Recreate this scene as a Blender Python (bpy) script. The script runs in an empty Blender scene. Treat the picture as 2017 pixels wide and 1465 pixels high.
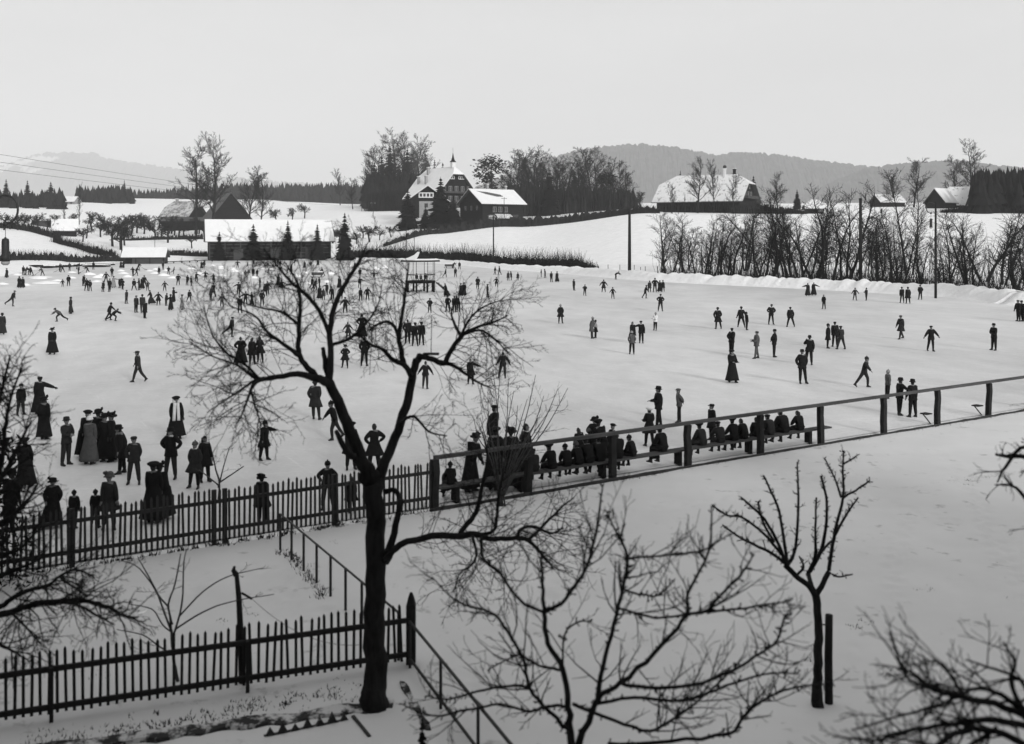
import bpy, math, random
import numpy as np
from mathutils import Vector, Matrix

# ------------------------------------------------------------------ camera, sky, sun, exposure
SC = bpy.context.scene
COL = SC.collection
CAMH, F, HOR, CX = 7.15, 2017.0, 462.0, 1008.5      # eye height (m), focal length and horizon in pixels of the plate

cam = bpy.data.cameras.new('camera')
camo = bpy.data.objects.new('camera', cam)
COL.objects.link(camo)
camo.location = (0, 0, CAMH)
camo.rotation_euler = (math.radians(90), 0, 0)
cam.sensor_width = 36.0
cam.lens = 36.0
cam.shift_y = -(732.5 - HOR) / 2017.0              # plate camera with its front lowered: upright verticals
cam.clip_start = 0.1
cam.clip_end = 40000
cam.dof.use_dof = True
cam.dof.focus_distance = 90.0
cam.dof.aperture_fstop = 1.15
SC.camera = camo

SUN_EL, SUN_AZ = 20.0, 148.0                       # weak winter sun behind the viewer's right shoulder
world = bpy.data.worlds.new('World')
SC.world = world
world.use_nodes = True
wn, wl = world.node_tree.nodes, world.node_tree.links
wn.clear()
w_out = wn.new('ShaderNodeOutputWorld')
w_bg = wn.new('ShaderNodeBackground')
w_sky = wn.new('ShaderNodeTexSky')
w_sky.sky_type = 'NISHITA'
w_sky.sun_disc = False
w_sky.sun_elevation = math.radians(SUN_EL)
w_sky.sun_rotation = math.radians(SUN_AZ)
w_sky.air_density = 1.0
w_sky.dust_density = 3.0
w_bw = wn.new('ShaderNodeRGBToBW')                 # a black and white plate: the sky keeps only its brightness
w_mix = wn.new('ShaderNodeMix')
w_mix.data_type = 'RGBA'
w_mix.inputs['Factor'].default_value = 0.80        # thin high overcast over the clear sky
w_mix.inputs['B'].default_value = (8.3, 8.3, 8.3, 1)
wl.new(w_sky.outputs[0], w_bw.inputs[0])
wl.new(w_bw.outputs[0], w_mix.inputs['A'])
w_tc = wn.new('ShaderNodeTexCoord')                  # faint uneven veils in the overcast
w_mp = wn.new('ShaderNodeMapping'); w_mp.inputs['Scale'].default_value = (1.2, 1.2, 4.0)
w_nz = wn.new('ShaderNodeTexNoise'); w_nz.inputs['Scale'].default_value = 2.2; w_nz.inputs['Detail'].default_value = 5
w_mr = wn.new('ShaderNodeMapRange'); w_mr.inputs['From Min'].default_value = .3; w_mr.inputs['From Max'].default_value = .7
w_mr.inputs['To Min'].default_value = .93; w_mr.inputs['To Max'].default_value = 1.04
w_mu = wn.new('ShaderNodeMix'); w_mu.data_type = 'RGBA'; w_mu.blend_type = 'MULTIPLY'; w_mu.inputs['Factor'].default_value = 1.0
wl.new(w_tc.outputs['Generated'], w_mp.inputs[0]); wl.new(w_mp.outputs[0], w_nz.inputs['Vector']); wl.new(w_nz.outputs['Fac'], w_mr.inputs['Value'])
wl.new(w_mix.outputs['Result'], w_mu.inputs['A']); wl.new(w_mr.outputs[0], w_mu.inputs['B'])
wl.new(w_mu.outputs['Result'], w_bg.inputs[0])
w_bg.inputs[1].default_value = 0.10
wl.new(w_bg.outputs[0], w_out.inputs[0])

sun = bpy.data.lights.new('sun', 'SUN')
sun.energy = 2.9
sun.angle = math.radians(12)
sun.color = (1.0, 1.0, 1.0)
suno = bpy.data.objects.new('sun', sun)
COL.objects.link(suno)
_az, _el = math.radians(SUN_AZ), math.radians(SUN_EL)
_sd = Vector((math.sin(_az) * math.cos(_el), math.cos(_az) * math.cos(_el), math.sin(_el)))
suno.rotation_euler = _sd.to_track_quat('Z', 'Y').to_euler()

vs = SC.view_settings
vs.view_transform = 'Standard'
vs.look = 'None'
vs.exposure = 0.0
vs.gamma = 1.0
vs.use_curve_mapping = False
SC.render.engine = 'CYCLES'
SC.cycles.use_denoising = True
SC.cycles.max_bounces = 5
SC.cycles.diffuse_bounces = 3
SC.cycles.glossy_bounces = 2
SC.cycles.transmission_bounces = 2
SC.cycles.volume_bounces = 1
SC.cycles.caustics_reflective = False
SC.cycles.caustics_refractive = False

# ------------------------------------------------------------------ helpers
def props(o, label=None, cat=None, group=None, kind=None):
    if label: o['label'] = label
    if cat: o['category'] = cat
    if group: o['group'] = group
    if kind: o['kind'] = kind
    return o

def empty(name, loc=(0, 0, 0), rz=0.0, label=None, cat=None, group=None):
    o = bpy.data.objects.new(name, None)
    o.empty_display_size = 0.2
    COL.objects.link(o)
    o.location = loc
    o.rotation_euler = (0, 0, rz)
    return props(o, label, cat, group)

def meshobj(name, me, parent=None, loc=None, rz=None):
    o = bpy.data.objects.new(name, me)
    COL.objects.link(o)
    if parent is not None: o.parent = parent
    if loc is not None: o.location = loc
    if rz is not None: o.rotation_euler = (0, 0, rz)
    return o

class MB:
    """collects vertices and faces, then makes one mesh"""
    def __init__(s):
        s.v, s.f, s.m = [], [], []
    def add(s, vs_, fs_, mat=0):
        b = len(s.v)
        s.v.extend(vs_)
        s.f.extend([tuple(i + b for i in f) for f in fs_])
        s.m.extend([mat] * len(fs_))
    def box(s, c, size, rz=0.0, mat=0):
        hx, hy, hz = size[0] / 2, size[1] / 2, size[2] / 2
        ca, sa = math.cos(rz), math.sin(rz)
        vs_ = []
        for z in (-hz, hz):
            for x, y in ((-hx, -hy), (hx, -hy), (hx, hy), (-hx, hy)):
                vs_.append((c[0] + x * ca - y * sa, c[1] + x * sa + y * ca, c[2] + z))
        s.add(vs_, [(3, 2, 1, 0), (4, 5, 6, 7), (0, 1, 5, 4), (1, 2, 6, 5), (2, 3, 7, 6), (3, 0, 4, 7)], mat)
    def beam(s, a, b, w, h, mat=0):
        a, b = Vector(a), Vector(b)
        d = (b - a).normalized()
        up = Vector((0, 0, 1))
        if abs(d.z) > 0.95: up = Vector((0, 1, 0))
        sx = d.cross(up).normalized() * (w / 2)
        sz = sx.cross(d).normalized() * (h / 2)
        vs_ = [tuple(p + i * sx + j * sz) for p in (a, b) for i, j in ((-1, -1), (1, -1), (1, 1), (-1, 1))]
        s.add(vs_, [(0, 1, 2, 3), (7, 6, 5, 4), (0, 4, 5, 1), (1, 5, 6, 2), (2, 6, 7, 3), (3, 7, 4, 0)], mat)
    def tube(s, pts, rad, n=6, mat=0, cap=True):
        pts = [Vector(p) for p in pts]
        k = len(pts)
        if not hasattr(rad, '__len__'): rad = [rad] * k
        t = (pts[1] - pts[0]).normalized()
        ref = Vector((0, 0, 1)) if abs(t.z) < 0.9 else Vector((1, 0, 0))
        u = t.cross(ref).normalized()
        b = len(s.v)
        for i in range(k):
            if i == 0: tt = t
            elif i == k - 1: tt = (pts[i] - pts[i - 1]).normalized()
            else: tt = (pts[i + 1] - pts[i - 1]).normalized()
            u = u - tt * u.dot(tt)
            if u.length < 1e-6: u = tt.orthogonal()
            u.normalize()
            w = tt.cross(u)
            p = pts[i]
            for j in range(n):
                a = 2 * math.pi * j / n
                s.v.append(tuple(p + (u * math.cos(a) + w * math.sin(a)) * rad[i]))
        for i in range(k - 1):
            for j in range(n):
                s.f.append((b + i * n + j, b + i * n + (j + 1) % n, b + (i + 1) * n + (j + 1) % n, b + (i + 1) * n + j))
                s.m.append(mat)
        if cap:
            s.f.append(tuple(b + j for j in reversed(range(n)))); s.m.append(mat)
            s.f.append(tuple(b + (k - 1) * n + j for j in range(n))); s.m.append(mat)
    def loft(s, rings, mat=0, cap0=True, cap1=True):
        n = len(rings[0])
        b = len(s.v)
        for r in rings: s.v.extend([tuple(p) for p in r])
        for i in range(len(rings) - 1):
            for j in range(n):
                s.f.append((b + i * n + j, b + i * n + (j + 1) % n, b + (i + 1) * n + (j + 1) % n, b + (i + 1) * n + j))
                s.m.append(mat)
        if cap0: s.f.append(tuple(b + j for j in reversed(range(n)))); s.m.append(mat)
        if cap1: s.f.append(tuple(b + (len(rings) - 1) * n + j for j in range(n))); s.m.append(mat)
    def mesh(s, name, mats, smooth=False):
        me = bpy.data.meshes.new(name)
        me.from_pydata([tuple(v) for v in s.v], [], s.f)
        for m in (mats if isinstance(mats, (list, tuple)) else [mats]): me.materials.append(m)
        if any(s.m): me.polygons.foreach_set('material_index', s.m)
        if smooth: me.polygons.foreach_set('use_smooth', [True] * len(s.f))
        me.update()
        return me
    def build(s, name, mats, parent=None, loc=None, rz=None, smooth=False):
        return meshobj(name, s.mesh(name, mats, smooth), parent, loc, rz)

def grid_mesh(name, X, Y, Z, mat, smooth=True):
    r, c = X.shape
    V = np.stack([X, Y, Z], -1).reshape(-1, 3)
    i = np.arange(r * c).reshape(r, c)
    Q = np.stack([i[:-1, :-1], i[:-1, 1:], i[1:, 1:], i[1:, :-1]], -1).reshape(-1, 4)
    me = bpy.data.meshes.new(name)
    me.vertices.add(len(V)); me.vertices.foreach_set('co', V.astype(np.float32).ravel())
    me.loops.add(Q.size); me.loops.foreach_set('vertex_index', Q.astype(np.int32).ravel())
    me.polygons.add(len(Q))
    me.polygons.foreach_set('loop_start', np.arange(0, Q.size, 4, dtype=np.int32))
    me.polygons.foreach_set('use_smooth', np.full(len(Q), smooth))
    me.materials.append(mat)
    me.update(calc_edges=True)
    return me

# ------------------------------------------------------------------ materials (all neutral greys: the place as a black and white plate)
def mat(name, v, rough=0.85, var=0.25, scale=4.0, bump=0.0, bscale=None, stretch=None, spec=0.3, detail=6.0):
    m = bpy.data.materials.new(name)
    m.use_nodes = True
    nt = m.node_tree
    bs = nt.nodes['Principled BSDF']
    bs.inputs['Roughness'].default_value = rough
    bs.inputs['Specular IOR Level'].default_value = spec
    tc = nt.nodes.new('ShaderNodeTexCoord')
    mp = nt.nodes.new('ShaderNodeMapping')
    nt.links.new(tc.outputs['Object'], mp.inputs[0])
    if stretch: mp.inputs['Scale'].default_value = stretch
    nz = nt.nodes.new('ShaderNodeTexNoise')
    nz.inputs['Scale'].default_value = scale
    nz.inputs['Detail'].default_value = detail
    nz.inputs['Roughness'].default_value = 0.65
    nt.links.new(mp.outputs[0], nz.inputs['Vector'])
    mr = nt.nodes.new('ShaderNodeMapRange')
    mr.inputs['From Min'].default_value = 0.25
    mr.inputs['From Max'].default_value = 0.75
    mr.inputs['To Min'].default_value = v * (1 - var)
    mr.inputs['To Max'].default_value = min(0.95, v * (1 + var))
    nt.links.new(nz.outputs['Fac'], mr.inputs['Value'])
    nt.links.new(mr.outputs[0], bs.inputs['Base Color'])
    if bump:
        b = nt.nodes.new('ShaderNodeBump')
        b.inputs['Strength'].default_value = 1.0
        b.inputs['Distance'].default_value = bump
        n2 = nt.nodes.new('ShaderNodeTexNoise')
        n2.inputs['Scale'].default_value = bscale or scale * 3
        n2.inputs['Detail'].default_value = 5
        nt.links.new(mp.outputs[0], n2.inputs['Vector'])
        nt.links.new(n2.outputs['Fac'], b.inputs['Height'])
        nt.links.new(b.outputs[0], bs.inputs['Normal'])
    return m

M = {}
M['snow'] = mat('snow', 0.78, 0.9, 0.11, 0.55, 0.09, 1.6, detail=9)
M['roof_snow'] = mat('roof_snow', 0.68, 0.9, 0.06, 0.6, 0.04, 2.0)
M['bank_snow'] = mat('bank_snow', 0.76, 0.9, 0.10, 1.2, 0.12, 2.5)
M['bark'] = mat('bark', 0.017, 0.95, 0.7, 9.0, 0.02, 25, (1, 1, 0.25), spec=.08)
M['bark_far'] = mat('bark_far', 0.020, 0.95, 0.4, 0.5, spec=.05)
M['bark_grey'] = mat('bark_grey', 0.06, 0.95, 0.4, 0.7)
M['needle'] = mat('needle', 0.011, 0.95, 0.5, 0.6, spec=.05)
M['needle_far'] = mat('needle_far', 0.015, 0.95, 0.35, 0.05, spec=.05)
M['wood_dark'] = mat('wood_dark', 0.012, 0.9, 0.5, 1.2, 0.0, None, (.3, .3, 5), spec=.08)
M['wood_mid'] = mat('wood_mid', 0.052, 0.9, 0.45, 1.5, 0.0, None, (.4, .4, 4), spec=.08)
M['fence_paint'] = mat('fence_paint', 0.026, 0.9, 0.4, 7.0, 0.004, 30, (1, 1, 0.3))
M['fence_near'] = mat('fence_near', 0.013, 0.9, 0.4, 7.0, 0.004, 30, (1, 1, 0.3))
M['rail_wood'] = mat('rail_wood', 0.060, 0.9, 0.45, 2.2, 0.004, 20, (.35, 2, 2), spec=.1)
M['post_wood'] = mat('post_wood', 0.021, 0.9, 0.5, 6.0, 0.006, 22, (1, 1, 0.3), spec=.08)
M['iron'] = mat('iron', 0.02, 0.6, 0.3, 8.0)
M['plaster'] = mat('plaster', 0.26, 0.9, 0.15, 1.0)
M['white_paint'] = mat('white_paint', 0.62, 0.7, 0.08, 2.0)
M['tile'] = mat('tile', 0.075, 0.85, 0.3, 0.8)
M['glass'] = mat('glass', 0.03, 0.15, 0.2, 1.0, spec=0.6)
M['soil'] = mat('soil', 0.030, 0.95, 0.5, 6.0, 0.04, 9)
M['stalk'] = mat('stalk', 0.055, 0.95, 0.4, 3.0, spec=.1)
M['stone'] = mat('stone', 0.028, 0.9, 0.4, 5.0, 0.02, 12)
M['rope'] = mat('rope', 0.03, 0.9, 0.2, 5.0)
TONE = [0.009, 0.020, 0.065, 0.20, 0.60]
CLOTH = [mat('cloth_black', TONE[0], 0.95, 0.3, 12, spec=0.15), mat('cloth_dark', TONE[1], 0.95, 0.3, 12, spec=0.15),
         mat('cloth_grey', TONE[2], 0.95, 0.25, 12, spec=0.15), mat('cloth_light', TONE[3], 0.95, 0.2, 12, spec=0.15),
         mat('cloth_white', TONE[4], 0.95, 0.12, 12, spec=0.15)]
M['skin'] = mat('skin', 0.15, 0.6, 0.1, 9)
M['leather'] = mat('leather', 0.012, 0.6, 0.3, 9)
M['hair'] = mat('hair', 0.018, 0.8, 0.4, 15)

def patchy(name, hi, lo, scale, thr):
    m = mat(name, hi, 0.9, 0.06, 0.6)
    N, L = m.node_tree.nodes, m.node_tree.links
    bs = N['Principled BSDF']
    src = bs.inputs['Base Color'].links[0].from_socket
    tc = N.new('ShaderNodeTexCoord')
    n = N.new('ShaderNodeTexNoise'); n.inputs['Scale'].default_value = scale; n.inputs['Detail'].default_value = 7; n.inputs['Roughness'].default_value = .7
    L.new(tc.outputs['Object'], n.inputs['Vector'])
    r = N.new('ShaderNodeMapRange'); r.inputs['From Min'].default_value = thr; r.inputs['From Max'].default_value = thr + .08
    L.new(n.outputs['Fac'], r.inputs['Value'])
    mx = N.new('ShaderNodeMix'); mx.data_type = 'FLOAT'
    L.new(r.outputs[0], mx.inputs['Factor']); L.new(src, mx.inputs['A']); mx.inputs['B'].default_value = lo
    L.new(mx.outputs['Result'], bs.inputs['Base Color'])
    return m
M['roof_patchy'] = patchy('roof_patchy', .62, .16, .9, .56)
M['shade_toned_snow'] = patchy('shade_toned_snow', .58, .34, 1.1, .60)  # greyer than the meadow snow: near shade put into the colour
M['roof_thin'] = patchy('roof_thin', .44, .17, .8, .47)

M['bed_edge'] = patchy('bed_edge', .022, .50, 2.2, .50)

def ice_material():
    m = bpy.data.materials.new('ice')
    m.use_nodes = True
    nt = m.node_tree
    N, L = nt.nodes, nt.links
    bs = N['Principled BSDF']
    tc = N.new('ShaderNodeTexCoord')
    def noise(scale, stretch, rz, detail=6):
        m0 = N.new('ShaderNodeMapping')
        m0.inputs['Rotation'].default_value = (0, 0, rz)
        L.new(tc.outputs['Object'], m0.inputs[0])
        mp = N.new('ShaderNodeMapping')
        mp.inputs['Scale'].default_value = stretch
        L.new(m0.outputs[0], mp.inputs[0])
        n = N.new('ShaderNodeTexNoise')
        n.inputs['Scale'].default_value = scale
        n.inputs['Detail'].default_value = detail
        n.inputs['Roughness'].default_value = 0.7
        L.new(mp.outputs[0], n.inputs['Vector'])
        return n.outputs['Fac']
    a = noise(0.05, (1, 0.55, 1), 0.15)              # broad cloudy patches of scraped snow
    b = noise(0.6, (1, 0.35, 1), -0.25)              # skate-worn streaks
    c = noise(9.0, (1, 0.5, 1), 0.4, 4)
    def madd(x, k, y):
        n = N.new('ShaderNodeMath'); n.operation = 'MULTIPLY_ADD'
        L.new(x, n.inputs[0]); n.inputs[1].default_value = k
        if hasattr(y, 'is_linked'): L.new(y, n.inputs[2])
        else: n.inputs[2].default_value = y
        return n.outputs[0]
    v = madd(c, 0.14, madd(b, 0.30, madd(a, 0.56, 0.05)))
    for rz, sc in ((0.9, 6.0), (-1.1, 7.0), (1.5, 5.0), (-0.5, 8.0), (1.25, 7.5)):     # blade scratches running all ways
        s_ = noise(sc, (1, 0.03, 1), rz, 3)
        r_ = N.new('ShaderNodeMapRange')
        r_.inputs['From Min'].default_value = 0.63; r_.inputs['From Max'].default_value = 0.67
        L.new(s_, r_.inputs['Value'])
        v = madd(r_.outputs[0], 0.06, v)
    for rz, sc in ((1.35, 3.2), (-1.3, 4.2)):                                  # wet dark grooves
        s_ = noise(sc, (1, 0.05, 1), rz, 3)
        r_ = N.new('ShaderNodeMapRange')
        r_.inputs['From Min'].default_value = 0.65; r_.inputs['From Max'].default_value = 0.69
        L.new(s_, r_.inputs['Value'])
        v = madd(r_.outputs[0], -0.07, v)
    L.new(v, bs.inputs['Base Color'])
    r = madd(b, 0.3, 0.42)
    L.new(r, bs.inputs['Roughness'])
    bs.inputs['Specular IOR Level'].default_value = 0.3
    bp = N.new('ShaderNodeBump')
    bp.inputs['Distance'].default_value = 0.02
    bp.inputs['Strength'].default_value = 0.6
    L.new(c, bp.inputs['Height'])
    L.new(bp.outputs[0], bs.inputs['Normal'])
    return m
M['ice'] = ice_material()

# ------------------------------------------------------------------ terrain
EDGE_PX = np.array([-900, 0, 130, 250, 410, 560, 720, 870, 1000, 1200, 1300, 1430, 1640, 1900, 2017, 2900])
EDGE_D = np.array([120, 174, 240, 267, 288, 288, 292, 257, 212, 174, 158, 147, 133.5, 117, 104.5, 75])
_cols = {  # plate column -> (distance, plate row of the ground there)
    -600: [(200, 520), (260, 500), (330, 450), (420, 425), (600, 405), (900, 400)],
    0: [(200, 528), (235, 510), (260, 498), (330, 450), (420, 425), (600, 405), (900, 400)],
    160: [(258, 514), (290, 497), (340, 470), (420, 440), (600, 400), (900, 393)],
    260: [(300, 500), (340, 482), (420, 462), (500, 440), (700, 397), (900, 391)],
    500: [(304, 506), (400, 466), (600, 412), (800, 397), (1000, 393)],
    720: [(310, 503), (360, 472), (420, 440), (480, 420), (560, 406), (800, 402)],
    860: [(272, 510), (310, 480), (360, 455), (400, 437), (480, 418), (560, 406), (800, 402)],
    1000: [(226, 524), (300, 475), (360, 441), (400, 430), (500, 415), (700, 402)],
    1300: [(172, 541), (240, 470), (300, 422), (320, 416), (450, 408), (800, 400)],
    1600: [(150, 554), (220, 470), (290, 425), (330, 413), (500, 405), (800, 400)],
    2000: [(117, 580), (180, 490), (260, 430), (330, 410), (500, 402), (800, 398)],
    2700: [(90, 610), (180, 490), (260, 430), (330, 410), (500, 402), (800, 398)]}
_cpx = np.array(sorted(_cols))
def _zcol(c, d, px):
    k = _cols[c]
    ds = np.array([q[0] for q in k], float)
    zs = np.array([CAMH - (q[1] - HOR) / F * q[0] for q in k])
    return np.interp(d, ds, zs)
def zground(x, y):
    """height of the snow at (x, y)"""
    x, y = np.asarray(x, float), np.asarray(y, float)
    yy = np.maximum(y, 20.0)
    px = np.clip(CX + F * x / yy, -900, 2900)
    de = np.interp(px, EDGE_PX, EDGE_D)
    pc = np.clip(px, _cpx[0], _cpx[-1] - 1e-6)
    i = np.clip(np.searchsorted(_cpx, pc, side='right') - 1, 0, len(_cpx) - 2)
    out = np.zeros(np.broadcast(x, y).shape)
    zs = np.stack([_zcol(c, yy, px) for c in _cpx], -1)
    t = (pc - _cpx[i]) / (_cpx[i + 1] - _cpx[i])
    t = t * t * (3 - 2 * t)
    z0 = np.take_along_axis(zs, i[..., None], -1)[..., 0]
    z1 = np.take_along_axis(zs, (i + 1)[..., None], -1)[..., 0]
    z = z0 * (1 - t) + z1 * t
    ramp = np.clip((yy - de) / 14.0, 0, 1)
    z = np.where(yy > de, np.maximum(z, 0) * ramp, 0.0)
    return z
def zg(x, y): return float(zground(np.array([x]), np.array([y]))[0])
def ice_pt(px, py):
    """plate pixel -> point on the ice level"""
    d = F * CAMH / (py - HOR)
    return Vector(((px - CX) / F * d, d, 0.0))
def far_pt(px, d):
    """plate column and distance -> point on the ground"""
    x = (px - CX) / F * d
    return Vector((x, d, zg(x, d)))
def solve_d(px, row, d0=160.0):
    """distance at which the ground of that plate column shows at that plate row"""
    ds = np.arange(d0, 1300, 2.0)
    x = (px - CX) / F * ds
    rows = HOR + (CAMH - zground(x, ds)) / ds * F
    ok = np.nonzero(rows <= row)[0]
    return float(ds[ok[0]]) if len(ok) else 1200.0
def row_z(py, d): return CAMH - (py - HOR) / F * d
def at(px, py, d): return Vector(((px - CX) / F * d, d, row_z(py, d)))

def smooth_noise(x, y, seed=0):
    rs = np.random.RandomState(seed)
    o = np.zeros(np.broadcast(x, y).shape)
    for _ in range(7):
        a = rs.uniform(0, 6.283); f = rs.uniform(0.5, 1.6); ph = rs.uniform(0, 6.283)
        o += np.sin((x * math.cos(a) + y * math.sin(a)) * f + ph)
    return o / 7

ys = np.concatenate([[-120, -60, -30, -15, -8, -4, 0, 2.5], np.geomspace(4, 60, 110), np.geomspace(61, 420, 190), np.geomspace(430, 1100, 60), np.geomspace(1150, 15500, 24)])
ss = np.concatenate([np.linspace(-3.2, -0.75, 24), np.linspace(-0.72, 0.72, 330), np.linspace(0.75, 3.2, 24)])
S_, Y_ = np.meshgrid(ss, ys)
X_ = S_ * np.maximum(Y_, 30)
Z_ = zground(X_, Y_)
Z_ += np.where(Y_ > 140, np.minimum((Y_ - 140) / 400, 1) * smooth_noise(X_ * 0.05, Y_ * 0.05, 3) * 1.0, 0) * (Z_ > 0.5)
near = (Y_ < 60) & (Y_ > 2)
Z_ += np.where(near, 0.028 * smooth_noise(X_ * 0.9, Y_ * 0.9, 5) + 0.012 * smooth_noise(X_ * 4, Y_ * 4, 6) - 0.03, -0.02)
ground = meshobj('snow_ground', grid_mesh('snow_ground', X_, Y_, Z_, M['snow']))
props(ground, 'snow covered meadow and garden ground rolling up to the farms', 'ground', kind='structure')

# frozen pond: outline along the far bank, the bench rail and the picket fence
FENCE_A, FENCE_B = Vector((-2.02, 26.6, 0)), Vector((18.75, 40.3, 0))     # bench rail line
PICK_A, PICK_B = Vector((-2.02, 26.6, 0)), Vector((-10.6, 21.3, 0))       # garden picket fence line
rs = np.random.RandomState(4)
ang = np.linspace(-0.95, 0.72, 200)
near_pts, far_pts = [], []
for s in ang:
    px = CX + F * s
    # intersection of the view column x = s*y with the fence lines
    def hit(A, B):
        dx, dy = B.x - A.x, B.y - A.y
        t = (s * A.y - A.x) / (dx - s * dy)
        return A.y + t * dy
    if s < PICK_A.x / PICK_A.y: dn = hit(PICK_A, PICK_B) + 0.35
    else: dn = hit(FENCE_A, FENCE_B) + 0.55
    if s > 0.6: dn = max(dn, hit(FENCE_A, FENCE_B))
    near_pts.append((s * dn, dn))
    df = float(np.interp(px, EDGE_PX, EDGE_D)) + rs.uniform(-0.6, 0.6)
    far_pts.append((s * df, df))
R = 40
Xi, Yi = np.zeros((R, len(ang))), np.zeros((R, len(ang)))
for j, (a, b) in enumerate(zip(near_pts, far_pts)):
    for i in range(R):
        t = (i / (R - 1)) ** 2
        Xi[i, j] = a[0] + (b[0] - a[0]) * t
        Yi[i, j] = a[1] + (b[1] - a[1]) * t
ice = meshobj('ice', grid_mesh('ice', Xi, Yi, np.full(Xi.shape, 0.012), M['ice']))
props(ice, 'wide grey skating ice scored by blades, ringed by snow', 'ice', kind='structure')

# snow bank shovelled up along the far right shore
def snow_bank():
    pxs = np.linspace(560, 2300, 420)
    de = np.interp(pxs, EDGE_PX, EDGE_D)
    cx = (pxs - CX) / F * de
    cy = de
    tx, ty = np.gradient(cx), np.gradient(cy)
    ln = np.hypot(tx, ty)
    nx, ny = -ty / ln, tx / ln           # sideways
    flip = np.where(ny < 0, -1, 1)
    nx, ny = nx * flip, ny * flip        # away from the camera
    run = np.concatenate([[0], np.cumsum(np.hypot(np.diff(cx), np.diff(cy)))])
    rs = np.random.RandomState(9)
    lump = 0.0
    for f, a in ((0.35, 0.22), (0.9, 0.2), (2.1, 0.16), (4.3, 0.1)):
        lump = lump + a * np.abs(np.sin(run * f + rs.uniform(0, 6) + 1.3 * np.sin(run * f * 0.37)))
    H = (0.75 + 1.15 * lump) * np.interp(pxs, [560, 720, 900, 1200, 2300], [0.25, 0.45, 0.7, 1.0, 1.05])
    prof = np.array([-2.6, -2.0, -1.5, -1.0, -0.5, 0, 0.5, 1.0, 1.6, 2.3, 3.4])
    hh = np.array([-0.05, 0.10, 0.30, 0.62, 0.88, 1.0, 0.97, 0.8, 0.5, 0.2, -0.05])
    X = cx[None] + nx[None] * prof[:, None]
    Y = cy[None] + ny[None] * prof[:, None]
    Z = hh[:, None] * H[None] + 0.10 * smooth_noise(X * 2.2, Y * 2.2, 8) * (hh[:, None] > 0)
    Z += np.maximum(zground(X, Y), 0) * (prof[:, None] > 0)
    o = meshobj('snow_bank', grid_mesh('snow_bank', X, Y, Z, M['bank_snow']))
    props(o, 'lumpy bank of shovelled snow along the far shore', 'snow bank', kind='structure')
snow_bank()

# distant hills
def hill(name, label, pts, d, depth, mat_, rough, seed, px_step=3.0):
    pxs = np.arange(pts[0][0], pts[-1][0], px_step)
    crest = row_z(np.interp(pxs, [p[0] for p in pts], [p[1] for p in pts]), d)
    prof = np.linspace(-1, 1, 25)
    X = ((pxs - CX) / F * d)[None] * (1 + prof[:, None] * depth / d * 0.6)
    Y = d + prof[:, None] * depth + 0 * X
    sh = np.cos(prof * math.pi / 2)[:, None] ** 1.3
    base = 20.0
    Z = base + (crest[None] - base) * sh
    rs = np.random.RandomState(seed)
    Z += rough * rs.uniform(-0.5, 1, Z.shape) * (sh > 0.2)
    Z += 0.05 * (crest[None] - base) * smooth_noise(X * 0.004, Y * 0.006, seed) * (1 - sh) * sh * 4
    o = meshobj(name, grid_mesh(name, X, Y, Z, mat_, False))
    return props(o, label, 'hill', kind='structure')

def forest_hill_mat(name, dark, snow, scale, thr, seed):
    m = bpy.data.materials.new(name)
    m.use_nodes = True
    N, L = m.node_tree.nodes, m.node_tree.links
    bs = N['Principled BSDF']
    bs.inputs['Roughness'].default_value = 1.0
    bs.inputs['Specular IOR Level'].default_value = 0.0
    tc = N.new('ShaderNodeTexCoord')
    mp = N.new('ShaderNodeMapping')
    mp.inputs['Location'].default_value = (seed, seed * 2, 0)
    mp.inputs['Scale'].default_value = (1, 0.6, 1.6)
    L.new(tc.outputs['Object'], mp.inputs[0])
    n1 = N.new('ShaderNodeTexNoise'); n1.inputs['Scale'].default_value = scale; n1.inputs['Detail'].default_value = 3
    n2 = N.new('ShaderNodeTexNoise'); n2.inputs['Scale'].default_value = scale * 22; n2.inputs['Detail'].default_value = 4
    for n in (n1, n2): L.new(mp.outputs[0], n.inputs['Vector'])
    r1 = N.new('ShaderNodeMapRange')
    r1.inputs['From Min'].default_value = thr; r1.inputs['From Max'].default_value = thr + 0.02
    L.new(n1.outputs['Fac'], r1.inputs['Value'])
    r2 = N.new('ShaderNodeMapRange')
    r2.inputs['From Min'].default_value = 0.3; r2.inputs['From Max'].default_value = 0.7
    r2.inputs['To Min'].default_value = dark * 0.5; r2.inputs['To Max'].default_value = dark * 1.9
    L.new(n2.outputs['Fac'], r2.inputs['Value'])
    mx = N.new('ShaderNodeMix'); mx.data_type = 'FLOAT'
    L.new(r1.outputs[0], mx.inputs['Factor'])
    L.new(r2.outputs[0], mx.inputs['A'])
    mx.inputs['B'].default_value = snow
    L.new(mx.outputs['Result'], bs.inputs['Base Color'])
    return m
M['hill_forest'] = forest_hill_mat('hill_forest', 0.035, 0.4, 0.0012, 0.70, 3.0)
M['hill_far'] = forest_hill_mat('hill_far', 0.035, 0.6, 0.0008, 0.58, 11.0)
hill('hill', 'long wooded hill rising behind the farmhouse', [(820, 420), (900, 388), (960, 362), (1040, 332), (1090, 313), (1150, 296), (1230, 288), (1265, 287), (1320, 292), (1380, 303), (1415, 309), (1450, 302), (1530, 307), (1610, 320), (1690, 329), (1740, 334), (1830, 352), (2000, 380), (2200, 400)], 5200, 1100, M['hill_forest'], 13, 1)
hill('hill', 'low wooded ridge running behind the far farm roofs', [(1560, 400), (1640, 360), (1700, 335), (1760, 326), (1820, 321), (1880, 318), (1940, 326), (2060, 338), (2300, 350), (2600, 360)], 4300, 700, M['hill_forest'], 11, 2)
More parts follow.
